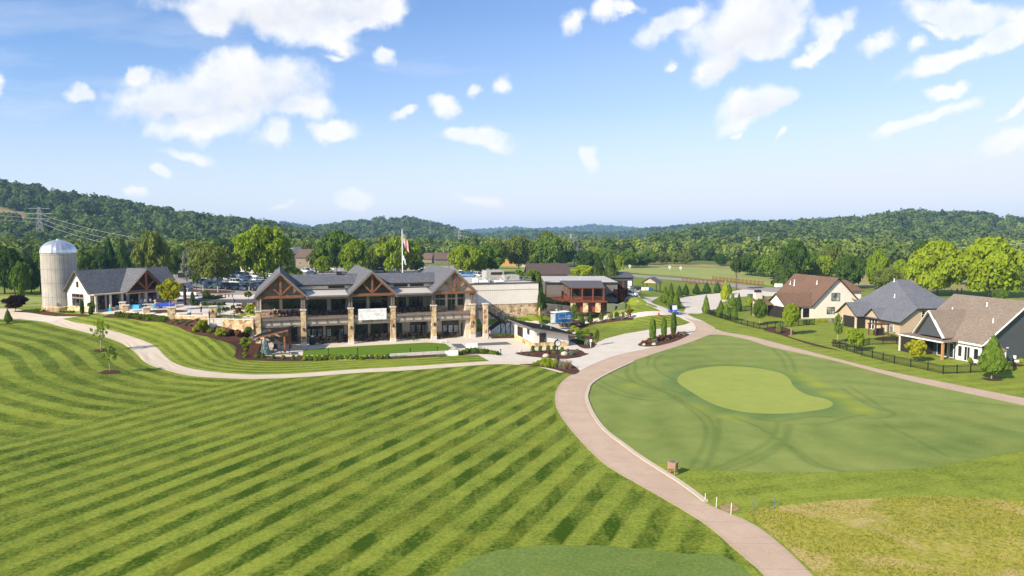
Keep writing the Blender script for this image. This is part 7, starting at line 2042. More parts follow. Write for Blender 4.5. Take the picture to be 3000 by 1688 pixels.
dt = thing('dump_trailer', 'black dump trailer parked at the left end of the car park', 'trailer', p, R(4))
MB().hexa([(-2.6, -1.1, .7), (2.6, -1.1, .7), (2.6, 1.1, .7), (-2.6, 1.1, .7)], [(-2.7, -1.2, 2.0), (2.7, -1.2, 2.0), (2.7, 1.2, 2.0), (-2.7, 1.2, 2.0)]).build('bin', M['black_metal'], dt)
MB().beam((2.4, 0, .65), (4.2, 0, .55), .16, .16).build('drawbar', M['black_metal'], dt)
for sx in (-.5, .5):
 for sy in (-1.05, 1.05): wheel(dt, sx, sy, .4)
tq = thing('food_trailer', 'bright blue food trailer with a serving hatch and an open white rear door', 'food trailer', (8.95, 139.2, .02), R(27))
b = MB().prism([(0, 0, .5), (0, 0, 2.62), (3.3, 0, 2.72), (3.85, 0, 2.45), (4.05, 0, 1.9), (4.05, 0, .5)], (0, 2.0, 0)); bo = b.build('body', M['trailer_blue'], tq); bevel(bo, .05)
MB().slab([(-.1, -.05, 2.7), (3.4, -.05, 2.8), (3.4, 2.05, 2.8), (-.1, 2.05, 2.7)], .1).build('roof', M['white_plastic'], tq)
v_ = MB(); v_.lathe([(.16, 2.75), (.16, 3.05), (.28, 3.1), (.28, 3.25), (.1, 3.35)], 12, (.8, 1.0, 0)); v_.build('roof_vent', M['galvanised'], tq)
win(tq, (.7, 0, 1.45), (1, 0), (0, -1), 1.75, 1.0, cols=1, frame='galvanised', pane='trailer_blue', name='hatch', fw=.06)
MB().hexa([(.65, -.35, 1.3), (2.5, -.35, 1.3), (2.5, 0, 1.3), (.65, 0, 1.3)], [(.65, -.35, 1.36), (2.5, -.35, 1.36), (2.5, 0, 1.36), (.65, 0, 1.36)]).build('counter', M['galvanised'], tq)
MB().box(-.03, .0, .35, 1.65, .6, 2.4).build('doorway', M['screen_mesh'], tq)
d_ = MB().box(-1.05, -.03, .12, .18, .6, 2.45).build('door', M['white_plastic'], tq); MB().cbox(-.9, .1, 1.4, .08, .08, .14).build('handle', M['black_metal'], d_)
f = MB(); f.box(.02, 4.0, -.03, 0, .5, .58); f.box(0, .06, -.03, 0, .58, 2.62); f.build('trim', M['galvanised'], tq)
for sy in (.05, 1.85): wheel(tq, 1.9, sy, .34)
MB().beam((4.0, 1.0, .5), (5.2, 1.0, .45), .12, .12).build('drawbar', M['black_metal'], tq)
lg = MB()     # pale emblem: a peak over an arc, and a line of lettering below
for a, b_ in (((2.75, 1.75), (3.2, 2.0)), ((3.2, 2.0), (3.4, 1.82)), ((3.05, 1.85), (3.25, 1.7)), ((2.65, 1.72), (2.9, 1.66)), ((3.3, 1.78), (3.6, 1.86)), ((3.6, 1.86), (3.5, 1.62)), ((3.1, 1.6), (3.5, 1.62)), ((2.9, 1.52), (3.3, 1.56))):
 lg.beam((a[0], -.02, a[1]), (b_[0], -.02, b_[1]), .02, .06, (0, 1, 0))
x = 2.62
for k in range(11): lg.box(x, x + .07, -.025, -.01, 1.26, 1.36); x += .1
lg.build('emblem', M['white_plastic'], tq)
p = at(1806, 911)
en = thing('service_enclosure', 'green boarded service enclosure with a gap at its front corner', 'enclosure', (p[0], p[1] + .3, p[2]), R(-8))
MB().box(-2.0, -.25, -.05, .05, -.3, 1.6).build('panel', M['enclosure_green'], en); MB().box(.25, 1.95, -.6, -.5, -.3, 1.6).build('panel', M['enclosure_green'], en)
MB().box(-2.05, -1.95, .05, 2.2, -.3, 1.6).build('panel', M['enclosure_green'], en); MB().box(1.9, 2.0, -.5, 2.2, -.3, 1.6).build('panel', M['enclosure_green'], en)
MB().box(-1.4, 1.4, .8, 1.9, -.2, 1.3).build('cabinet', M['grey_plastic'], en)
# ------------------------------------------------------------------ furniture
def chair_meshes():
 s = MB().cbox(0, 0, .4, .5, .5, .06).mesh('seat', M['dark_seat']); b = MB().hexa([(-.25, -.02, .46), (.25, -.02, .46), (.25, .04, .46), (-.25, .04, .46)], [(-.24, .1, .98), (.24, .1, .98), (.24, .15, .98), (-.24, .15, .98)]).mesh('backrest', M['dark_seat'])
 a = MB().box(-.025, .025, -.22, .22, .62, .66).mesh('armrest', M['wicker']); g = MB().cbox(0, 0, 0, .05, .05, .62).mesh('leg', M['wicker'])
 return s, b, a, g
CHM = chair_meshes()
def sub(mesh, name, parent, loc=(0, 0, 0)):
 o = bpy.data.objects.new(name, mesh); COL.objects.link(o); o.parent = parent; o.location = loc; kids.setdefault(parent.name, []).append(o); return o
def chair(p, rz, label, group):
 o = thing('patio_chair', label, 'chair', p, rz, group)
 sub(CHM[0], 'seat', o); sub(CHM[1], 'backrest', o, (0, .2, 0))
 for sx in (-.27, .27):
  sub(CHM[2], 'armrest', o, (sx, 0, 0))
  for sy in (-.2, .2): sub(CHM[3], 'leg', o, (sx, sy, 0))
TBM = (MB().lathe([(.5, .7), (.52, .73), (.5, .75)], 20).mesh('tabletop', M['bronze_metal']), MB().lathe([(.3, 0), (.28, .03), (.05, .06), (.045, .7)], 12).mesh('pedestal', M['bronze_metal']))
def table_set(s, d, z, where, n=4, grp='patio tables and chairs'):
 x, y = cl(s, d)
 o = thing('patio_table', f'dark round table {where}', 'table', (x, y, z), CA, grp)
 sub(TBM[0], 'tabletop', o); sub(TBM[1], 'pedestal', o)
 for k, nm in ((0, 'right-hand'), (1, 'far'), (2, 'left-hand'), (3, 'near'))[:n]:
  a = k * math.pi / 2 + .25
  xx, yy_ = cl(s + .85 * math.cos(a), d + .85 * math.sin(a))
  chair((xx, yy_, z), CA + a - math.pi / 2, f'{nm} black armchair at the table {where}', grp)
for s, d, wh in [(3.3, 2.4, 'under the second lower bay, left'), (6.1, 2.2, 'under the second lower bay, right'), (9.2, 2.6, 'under the banner bay, left'), (11.0, 1.8, 'under the banner bay, middle'), (13.4, 2.4, 'under the banner bay, right'), (16.6, 2.4, 'under the fourth lower bay, left'), (18.6, 1.9, 'under the fourth lower bay, middle'), (20.8, 2.3, 'under the fourth lower bay, right'), (23.6, 1.7, 'under the fifth lower bay, left'), (25.7, 1.8, 'under the fifth lower bay, right')]:
 table_set(s, d, .02, wh)
for s, d, wh in [(-3.4, 2.6, 'with seated people on the first balcony'), (-1.2, 2.6, 'on the first balcony beside the column'), (1.6, 2.8, 'on the second balcony, left'), (3.9, 2.6, 'on the second balcony, middle'), (6.3, 2.8, 'on the second balcony, right'), (8.7, 2.6, 'on the banner balcony, left'), (13.9, 2.6, 'on the banner balcony, right'), (16.3, 2.6, 'on the fourth balcony, left'), (18.5, 2.4, 'on the fourth balcony, middle'), (20.8, 2.6, 'on the fourth balcony, right')]:
 table_set(s, d, 4.845, wh)
def simple_bench(p, l, rz, label, col='bronze_metal', hgt=.45, wd=.4):
 o = thing('bench', label, 'bench', p, rz)
 MB().box(-l / 2, l / 2, -wd / 2, wd / 2, hgt - .05, hgt).build('seat', M[col], o)
 for sx in (-1, 1):
  m = MB(); x = sx * (l / 2 - .06); m.box(x - .03, x + .03, -wd / 2, -wd / 2 + .05, 0, hgt - .05); m.box(x - .03, x + .03, wd / 2 - .05, wd / 2, 0, hgt - .05); m.box(x - .03, x + .03, -wd / 2 + .05, wd / 2 - .05, .05, .1); m.build('leg', M[col], o)
 return o
simple_bench(at(573, 927), 2.3, R(-4), 'dark backless bench on the plaza with a man sitting at its left end')
simple_bench(at(893, 1024.5), 1.1, R(8), 'small open metal game frame at the left corner of the turf', 'grey_metal', .6)
simple_bench(at(1298, 1005), 1.1, R(15), 'small open metal game frame at the far right corner of the turf', 'white_plastic', .5)
simple_bench(at(1329, 1025), 1.0, R(20), 'small open metal game frame above the white block seat', 'grey_metal', .5)
p = at(807, 1029.5)
rk = thing('rocking_chair', 'black high-backed rocking chair under the edge of the pavilion', 'chair', p, R(200))
MB().cbox(0, 0, .38, .55, .5, .06).build('seat', M['black_metal'], rk); MB().hexa([(-.27, .2, .44), (.27, .2, .44), (.27, .26, .44), (-.27, .26, .44)], [(-.27, .42, 1.25), (.27, .42, 1.25), (.27, .47, 1.25), (-.27, .47, 1.25)]).build('backrest', M['black_metal'], rk)
for sx in (-.3, .3):
 MB().box(sx - .04, sx + .04, -.3, .3, .62, .66).build('armrest', M['black_metal'], rk); MB().tube([(sx, -.45, .1), (sx, -.2, .03), (sx, .2, .03), (sx, .55, .12)], .03, 6).build('rocker', M['black_metal'], rk)
 m = MB()
 for sy in (-.22, .22): m.cbox(sx, sy, .03, .05, .05, .6)
 m.build('legs', M['black_metal'], rk)
x, y = cl(1.5, 1.4)
gr = thing('covered_grill', 'tall black covered grill beside the second stone column', 'grill', (x, y, .02), CA)
MB().lathe([(.5, 0), (.55, .3), (.45, 1.0), (.3, 1.3)], 14).build('cover', M['screen_mesh'], gr); MB().lathe([(.3, 1.3), (.26, 1.5), (.1, 1.6)], 12).build('lid', M['galvanised'], gr)
for s, lab in ((7.1, 'square black bin beside the third stone column'), (11.9, 'square black bin behind the tables below the banner')):
 x, y = cl(s, 3.6); bn_ = MB().box(-.35, .35, -.35, .35, 0, 1.15).build('waste_bin', M['black_metal'], None, (x, y, .02), CA); bevel(bn_, .04); tag(bn_, lab, 'bin')
def bollard(u, v, label):
 p = at(u, v); o = thing('bollard_light', label, 'path light', p, 0, 'path lights along the turf')
 MB().lathe([(.09, 0), (.06, .05), (.05, .85)], 10).build('post', M['black_metal'], o); MB().lathe([(.05, .85), (.09, .9), (.13, 1.02), (.04, 1.08)], 12).build('head', M['bronze_metal'], o)
for u, v, l in ((962, 1041.5, 'black path light at the left part of the turf hedge'), (1048, 1039, 'black path light near the middle of the turf hedge'), (1202, 1040, 'black path light right of the turf hedge end'), (1281.5, 1036, 'black path light at the right corner of the turf'), (1467, 1043, 'black path light at the tip of the small lawn')): bollard(u, v, l)
gs0 = at(735, 1046); gs = thing('garden_steps', 'flight of brown garden steps beside the pavilion', 'steps', (gs0[0], gs0[1], 0), R(100))
for k in range(9):
 MB().box(k * .55, k * .55 + .6, -.75, .75, -.3 + .26 * k * .85, .02 + .26 * k * .85).build('step', M['mulch'], gs)
# ------------------------------------------------------------------ fences and rails
def metal_fence(name, label, pts, hgt=1.15, post='black_metal', gap=2.2, pick=.13, cat='fence'):
 o = thing(name, label, cat, (*pts[0][:2], h(*pts[0][:2])))
 bx, by, bz = o.location
 P = []
 for a, b in zip(pts[:-1], pts[1:]):
  n = max(1, round(math.hypot(b[0] - a[0], b[1] - a[1]) / gap))
  for k in range(n): P.append((a[0] + (b[0] - a[0]) * k / n, a[1] + (b[1] - a[1]) * k / n))
 P.append(pts[-1][:2])
 Z = h_many([p[0] for p in P], [p[1] for p in P])
 L_ = [(p[0] - bx, p[1] - by, z - bz) for p, z in zip(P, Z)]
 pm = MB().cbox(0, 0, -.2, .09, .09, hgt + .28).mesh('post', M[post])
 for q in L_: sub(pm, 'post', o, q)
 for a, b in zip(L_[:-1], L_[1:]):
  m = MB()
  for z in (hgt - .02, hgt - .2, .12): m.beam((a[0], a[1], a[2] + z), (b[0], b[1], b[2] + z), .04, .05)
  ln = math.hypot(b[0] - a[0], b[1] - a[1]); k_ = int(ln / pick)
  for k in range(1, k_):
   t = k / k_; m.cbox(a[0] + (b[0] - a[0]) * t, a[1] + (b[1] - a[1]) * t, a[2] + (b[2] - a[2]) * t + .06, .022, .022, hgt - .06)
  m.build('panel', M[post], o)
 return o
metal_fence('metal_fence', 'black metal fence round the garden of the white house, left and front side', px([(2162, 912), (2076, 922), (2097, 929), (2156, 947), (2226, 964.5), (2315, 958), (2386, 951)]))
metal_fence('metal_fence', 'short black metal fence behind the evergreens of the white house', px([(2165, 911), (2201, 909.5), (2226, 908)]))
metal_fence('metal_fence', 'long black metal fence round the lawn of the slate-blue house', px([(2664, 1012), (2627, 1008), (2546, 1011), (2512, 1018), (2440, 1015), (2525, 1042), (2620, 1066), (2718, 1086), (2763, 1096), (2883, 1091), (2970, 1087), (2966, 1068)]))
def x_fence(label, pts, n):
 a, b = px(pts); o = thing('timber_fence', label, 'fence', (*a, h(*a)))
 pm = MB().cbox(0, 0, -.3, .2, .2, 1.75).mesh('post', M['red_wood'])
 Q = [(a[0] + (b[0] - a[0]) * k / n, a[1] + (b[1] - a[1]) * k / n) for k in range(n + 1)]
 Z = h_many([q[0] for q in Q], [q[1] for q in Q]); L_ = [(q[0] - a[0], q[1] - a[1], z - Z[0]) for q, z in zip(Q, Z)]
 for q in L_: sub(pm, 'post', o, q)
 for c, d in zip(L_[:-1], L_[1:]):
  m = MB()
  for z in (1.3, .2): m.beam((c[0], c[1], c[2] + z), (d[0], d[1], d[2] + z), .1, .14)
  m.beam((c[0], c[1], c[2] + .25), (d[0], d[1], d[2] + 1.25), .06, .12); m.beam((c[0], c[1], c[2] + 1.25), (d[0], d[1], d[2] + .25), .07, .12); m.build('panel', M['red_wood'], o)
x_fence('nearer red-brown timber fence with crossed braces along the lane', [(2000, 825.5), (2121, 836)], 10)
x_fence('farther red-brown timber fence with crossed braces across the lane', [(2088, 820), (2235, 836)], 13)
metal_fence('railing', 'black railing on the fieldstone wall of the plaza', [(-50.2, 112.4), (-42.4, 110.9)], 1.0, 'black_metal', 2.0, .16, 'railing').location.z = 4.86
metal_fence('railing', 'thin black handrail at the foot of the pavilion', px([(760, 1032), (800, 1036), (848, 1040)]), .9, 'black_metal', 1.8, 2.0, 'railing')
w0 = [(5.9, 144.6), (10.4, 149.3), (15.4, 153.9), (20.2, 156.6), (23.6, 157.9)]
fo = metal_fence('railing', 'thin dark railing on top of the sloping stone wall', w0, 1.0, 'bronze_metal', 2.2, 2.2, 'railing')
p = [(13.6, 146.6)]
# ------------------------------------------------------------------ posts, signs, clock, flag
def lamp(u, v, hh, label, hook=False):
 p = at(u, v); o = thing('lamp_post', label, 'lamp post', p, 0)
 MB().lathe([(.11, -.2), (.09, .3), (.05, .35), (.045, hh - .3)], 10).build('pole', M['black_metal'], o)
 if hook:
  MB().tube([(0, 0, hh - .3), (0, 0, hh), (.15, 0, hh + .22), (.42, 0, hh + .22), (.55, 0, hh)], .03, 6).build('arm', M['black_metal'], o); MB().lathe([(.3, -.42), (.2, -.3), (.08, -.08), (.04, .05)], 12, (.55, 0, hh)).build('lamp_shade', M['bronze_metal'], o)
 else:
  MB().lathe([(.28, hh - .35), (.2, hh - .2), (.08, hh), (.03, hh + .25)], 12).build('lamp_shade', M['bronze_metal'], o)
lamp(686, 927, 2.9, 'black lamp post with a bell shade behind the plaza railing'); lamp(615, 962, 3.1, 'black lamp post with a hooked arm standing in the yellow-green bush', True)
def pole(u, v, vt, r, label, name='light_pole', mat='bronze_metal', cat='pole', box=False):
 p = at(u, v); hh = (v - vt) * p[1] / F; o = thing(name, label, cat, p, 0)
 MB().tube([(0, 0, -.3), (0, 0, hh)], [r, r * .7], 8).build('pole', M[mat], o)
 if box: MB().box(-.7, .7, -.18, .18, hh - .1, hh + .08).build('lamp_head', M[mat], o)
pole(503.5, 815, 765, .1, 'dark light pole behind the right end of the shop roof', box=True); pole(1316, 800, 752, .1, 'dark light pole in front of the brown-roofed houses', box=True); pole(516, 812, 790, .08, 'short dark light pole left of the car park', box=True)
pole(2161, 848, 834, .05, 'small dark post beside the pine trunk', 'marker_post')
pole(595, 853, 836, .08, 'white marker post at the kerb of the island, left one', 'marker_post', 'white_plastic'); pole(638.5, 857, 838, .08, 'white marker post below the island tree', 'marker_post', 'white_plastic'); pole(730, 853, 840, .08, 'white marker post beside the black pickup', 'marker_post', 'white_plastic')
for u, v, hh, m, lab in [(2065, 1468, .55, 'white_plastic', 'white stake farthest up the path edge'), (2098, 1488, .75, 'white_plastic', 'middle white stake by the path edge'), (2141, 1508, .8, 'white_plastic', 'white stake in front of the bare soil patch'), (2207, 1498, .85, 'stake_blue', 'left blue stake at the edge of the rough'), (2266, 1490, .8, 'stake_blue', 'right blue stake at the edge of the rough'), (2785, 1054, .9, 'black_metal', 'thin dark stake at the porch edge')]:
 tag(MB().tube([(0, 0, -.1), (.03, 0, hh)], .02, 6).build('stake', M[m], None, at(u, v)), lab, 'stake')
p = at(1730.5, 1019); o = thing('sign', 'small white sign on a post beside the grey-green bush', 'sign', p, R(10))
MB().tube([(0, 0, -.2), (0, 0, 1.2)], .05, 8).build('post', M['white_plastic'], o); MB().box(-.2, .2, -.08, -.05, 1.0, 1.4).build('panel', M['white_plastic'], o)
p = at(1930, 927); o = thing('fire_hydrant', 'small red fire hydrant on the lawn by the service road', 'hydrant', p, 0)
MB().lathe([(.2, 0), (.2, .06), (.13, .1), (.13, .6), (.17, .62), (.15, .72), (.05, .82)], 12).build('barrel', M['hydrant_red'], o)
for sx in (-1, 1): MB().tube([(0, 0, .45), (sx * .24, 0, .45)], .07, 8).build('outlet', M['hydrant_red'], o)
p = at(1971, 1390); o = thing('cooler_stand', 'brown box stand on four legs on the fairway beside the cart path', 'stand', p, R(-38))
bevel(MB().box(-.33, .33, -.27, .27, .5, .92).build('box', M['cooler_brown'], o), .03); MB().box(-.35, .35, -.29, .29, .93, 1.0).build('lid', M['cooler_brown'], o); MB().box(-.2, .1, -.16, .16, 1.0, 1.03).build('cup_holder', M['utility_green'], o)
for sx in (-.27, .27):
 for sy in (-.21, .21): MB().cbox(sx, sy, 0, .07, .07, .5).build('leg', M['cooler_brown'], o)
p = at(1633, 1057); o = thing('street_clock', 'black post clock with a round white face in the clock bed', 'clock', p, R(22))
MB().lathe([(.34, 0), (.34, .25), (.26, .35), (.2, .55), (.13, .65), (.1, .8), (.14, .85), (.09, .95), (.08, 2.0), (.16, 2.08), (.1, 2.16)], 14).build('post', M['black_metal'], o)
m = MB().tube([(0, -.18, 2.62), (0, .18, 2.62)], .5, 28).build('case', M['black_metal'], o)
c2 = MB(); c2.lathe([(.16, 3.05), (.12, 3.2), (.03, 3.28)], 10); c2.build('finial', M['black_metal'], m)
for sy in (-1, 1):
 f_ = MB().tube([(0, sy * .18, 2.62), (0, sy * .2, 2.62)], .4, 28).build('clock_face', M['white_plastic'], o)
 hd = MB(); hd.beam((0, sy * .21, 2.62), (.13, sy * .21, 2.72), .015, .035, (0, 1, 0)); hd.beam((0, sy * .212, 2.62), (-.06, sy * .212, 2.92), .015, .028, (0, 1, 0))
 for k in range(12):
  a = k * math.pi / 6; hd.beam((.31 * math.sin(a), sy * .21, 2.62 + .31 * math.cos(a)), (.37 * math.sin(a), sy * .21, 2.62 + .37 * math.cos(a)), .015, .03, (0, 1, 0))
 hd.build('hands', M['black_metal'], f_)
fx_, fy_ = cl(16.6, 24.0); fz = 4.9
ft = atY(1178, 673, fy_); fx_ = ft[0]; fh = ft[2] - fz
o = thing('flagpole', 'tall white flagpole rising behind the clubhouse roof', 'flagpole', (fx_, fy_, fz), 0)
MB().tube([(0, 0, -.2), (0, 0, fh)], [.14, .08], 10).build('pole', M['white_plastic'], o); MB().sphere((0, 0, fh + .12), .16, 10, 8).build('finial', M['silver'], o)
def flag(w_, l, z, label, name, mat, droop):
 nx_, nz_ = 14, 10; vs = []; uv = []
 for j in range(nz_ + 1):
  for i in range(nx_ + 1):
   a = i / nx_; b = j / nz_
   x = a * w_ * .42 + .1 * math.sin(a * 9 + b * 2) * a; y = .28 * math.sin(a * 11 + b * 1.3) * a
   vs.append((x, y, z - (1 - b) * l - a * droop + .12 * math.sin(a * 7))); uv.append((a, b))
 fs = [(j * (nx_ + 1) + i, j * (nx_ + 1) + i + 1, (j + 1) * (nx_ + 1) + i + 1, (j + 1) * (nx_ + 1) + i) for j in range(nz_) for i in range(nx_)]
 me = bpy.data.meshes.new(name); me.from_pydata(vs, [], fs); ul = me.uv_layers.new(name='UVMap')
 for lp in me.loops: ul.data[lp.index].uv = uv[lp.vertex_index]
 me.materials.append(M[mat]); me.polygons.foreach_set('use_smooth', [True] * len(me.polygons))
 q = bpy.data.objects.new(name, me); COL.objects.link(q); q.location = (fx_ + .12, fy_, 0); tag(q, label, 'flag')
flag(3.0, 2.2, 4.9 + fh - .5, 'striped red and white flag with a blue starred corner hanging on the flagpole', 'flag', 'flag_cloth', 2.3)
flag(1.6, 1.0, 4.9 + fh - 5.2, 'plain white flag hanging below the striped one', 'flag', 'white_plastic', 1.3)
p = at(549, 893); o = thing('entrance_arch', 'dark steel entrance arch with a low domed top left of the plaza', 'arch', (p[0], p[1] - .9, p[2]), R(60))
for sx in (0, -2.6): MB().box(sx - .2, sx + .2, -.2, .2, 0, 3.6).build('post', M['bronze_metal'], o)
MB().tube([(-2.8, 0, 3.6), (-2.2, 0, 3.95), (-1.3, 0, 4.1), (-.4, 0, 3.95), (.2, 0, 3.6)], .2, 6).build('arch_beam', M['bronze_metal'], o)
def rooftop(ua, ub, vt, d0, dep, label, mat='hvac', name='rooftop_unit'):
 s0, _ = clp(ua, vt, d0); s1, zt_ = clp(ub, vt, d0); x, y = cl(s0, d0)
 o = thing(name, label, 'rooftop unit', (x, y, 8.54), CA)
 w_, hh = s1 - s0, zt_ - 8.54
 bevel(MB().box(0, w_, 0, dep, .12, hh).build('cabinet', M[mat], o), .05); MB().box(.1, w_ - .1, .1, dep - .1, 0, .12).build('kerb', M['bronze_metal'], o)
 return o, w_, hh
o, w_, hh = rooftop(1425, 1477, 793, 24, 3.5, 'tall grey rooftop air handler with a dark louvre'); MB().box(w_ * .25, w_ * .88, -.06, 0, hh * .62, hh * .86).build('louvre', M['screen_mesh'], o)
o, w_, hh = rooftop(1478, 1522, 806, 22, 3, 'long low grey rooftop air handler right of the tall one'); MB().beam((.5, -.05, hh * .4), (1.1, -.05, hh * .8), .06, .12, (0, 1, 0)).build('louvre', M['screen_mesh'], o)
rooftop(1436, 1452, 815, 19.5, 1.2, 'small grey cabinet in front of the tall rooftop handler', 'grey_metal')
for ua, ub, v, l in ((1388, 1402, 812, 'white kitchen fan box at the left of the wing roof'), (1404, 1430, 816, 'white exhaust fan with a curved duct on the wing roof'), (1452, 1476, 817, 'white exhaust fan between the two grey handlers')):
 o, w_, hh = rooftop(ua, ub, v + 5, 18.5, 1.1, l, 'white_plastic', 'exhaust_fan'); MB().lathe([(.35, hh), (.45, hh + .15), (.42, hh + .45), (.1, hh + .55)], 12, (w_ * .8, .5, 0)).build('fan_hood', M['galvanised'], o)
x, y = cl(42, 20); o = thing('roof_railing', 'thin galvanised railing at the right end of the wing roof', 'railing', (x, y, 8.54), CA)
m = MB()
for z in (.5, 1.0): m.beam((0, 12, z), (4.5, 6, z), .05, .05); m.beam((4.5, 6, z), (5.5, -1.5, z), .05, .05)
for q in ((0, 12), (2.2, 9), (4.5, 6), (5, 2), (5.5, -1.5)): m.cbox(q[0], q[1], 0, .06, .06, 1.0)
m.build('rails', M['galvanised'], o)
def cloth_table(ua, ub, v, z, label, mat, top):
 a, b = at(ua, v), at(ub, v - 1.0); L_ = math.hypot(b[0] - a[0], b[1] - a[1]); an = math.atan2(b[1] - a[1], b[0] - a[0])
 o = thing('event_table', label, 'table', a, an)
 MB().box(0, L_, 0, .8, .7, .75).build('tabletop', M[top], o)
 if mat: MB().hexa([(-.08, -.1, .08), (L_ + .08, -.1, .08), (L_ + .08, .9, .08), (-.08, .9, .08)], [(-.02, -.02, .77), (L_ + .02, -.02, .77), (L_ + .02, .82, .77), (-.02, .82, .77)]).build('tablecloth', M[mat], o)
 for x in (.12, L_ - .12):
  for y in (.1, .7): MB().cbox(x, y, 0, .05, .05, .7).build('leg', M['grey_metal'], o)
cloth_table(381, 407, 906, 0, 'long table under a turquoise cloth in front of the shop porch', 'cloth_blue', 'white_plastic'); cloth_table(416, 451, 903, 0, 'long bare table with small things on it in front of the shop porch', None, 'white_plastic')
cloth_table(341, 350, 908, 0, 'short table with a pale blue cloth at the left of the porch', 'shirt_pale', 'white_plastic')
def small_box(u, v, sx, sy, sz, mat, label, name='box', cat='box'):
 q = MB().box(-sx / 2, sx / 2, -sy / 2, sy / 2, 0, sz).build(name, M[mat], None, at(u, v), .3); bevel(q, .03); tag(q, label, cat)
small_box(440, 903.5, 1.0, .5, .5, 'boulder', 'brown cardboard box below the bare event table'); small_box(452, 904, .5, .5, .7, 'cloth_blue', 'light blue bin at the right end of the event table', 'bin', 'bin'); small_box(333, 909, .8, .6, .6, 'cooler_brown', 'brown crate left of the shop porch pillars'); small_box(322, 912, .6, .5, .6, 'cloth_blue', 'blue cooler near the left shop pillar', 'cooler', 'cooler')
small_box(2436, 944, .8, .8, .85, 'grey_plastic', 'grey air conditioner beside the white house', 'air_conditioner', 'air conditioner')
small_box(2198, 871, 1.6, .9, 1.0, 'utility_green', 'dark green utility box on the pale lawn by the circle', 'utility_box', 'utility box'); small_box(2281, 841, 2.4, 1.4, 1.2, 'leaf_blue' if False else 'white_plastic', 'pale rounded box beyond the brown roof', 'utility_box', 'utility box')
small_box(1890, 851, 1.9, .8, .9, 'white_plastic', 'white chest in the picnic shelter', 'chest', 'chest'); small_box(1904, 851.5, 1.5, .7, .7, 'stake_blue', 'blue tarp-covered bundle in the picnic shelter', 'bundle', 'bundle'); small_box(2052, 859, 1.4, .3, .5, 'screen_mesh', 'dark drain opening between two cypresses', 'drain', 'drain')
small_box(2145, 866, 1.6, .4, .5, 'grey_plastic', 'dark kerb box at the top of the pale circle lawn', 'utility_box', 'utility box')
for u, v, l in ((1962, 792, 'white ring target in the middle of the driving range'), (1994, 794, 'white ring target at the right of the driving range'), (1845, 789, 'white ring target at the left end of the driving range')):
 p = at(u, v); o = thing('range_target', l, 'target', p, 0); MB().tube([(0, 0, -.2), (0, 0, 2.2)], .06, 6).build('post', M['white_plastic'], o)
 MB().tube([(.5 * math.cos(a), 0, 1.5 + .5 * math.sin(a)) for a in np.linspace(0, 6.283, 17)], .14, 6).build('ring', M['white_plastic'], o)
p = at(2798, 1036); o = thing('sofa', 'wicker sofa with cream cushions on the porch of the slate-blue house', 'sofa', (p[0] + .4, p[1] + .3, p[2] + .05), R(-50))
MB().box(-1.3, 1.3, -.45, .4, .1, .42).build('base', M['wicker'], o); MB().box(-1.3, 1.3, .28, .45, .42, .95).build('backrest', M['wicker'], o)
for k in range(4): bevel(MB().box(-1.25 + k * .63, -.67 + k * .63, .1, .27, .5, 1.0).build('cushion', M['cast_stone'], o), .05)
bevel(MB().box(-1.25, 1.25, -.42, .1, .42, .54).build('seat_cushion', M['cast_stone'], o), .05)
for u, v, a, l in ((2806, 1048, 40, 'wicker armchair left of the porch table'), (2822, 1052, 150, 'wicker armchair in front of the porch table'), (2838, 1050, 220, 'wicker armchair right of the porch table')):
 p = at(u, v, .04); o = thing('armchair', l, 'chair', p, R(a)); MB().box(-.35, .35, -.35, .35, .08, .42).build('base', M['boulder'], o); MB().box(-.35, .35, .22, .35, .42, .9).build('backrest', M['boulder'], o)
p = at(2823, 1043, .04); o = thing('porch_table', 'round brown table on the porch of the slate-blue house', 'table', p, 0); MB().lathe([(.6, .7), (.62, .76)], 18).build('tabletop', M['timber'], o); MB().lathe([(.3, 0), (.08, .1), (.08, .7)], 10).build('pedestal', M['timber'], o)
p = at(2866, 1048, .04); tag(MB().lathe([(.3, .0), (.32, .5), (.5, .9), (.25, 1.2)], 14).build('round_grill', M['black_metal'], None, p), 'round black grill by the white porch wall', 'grill')
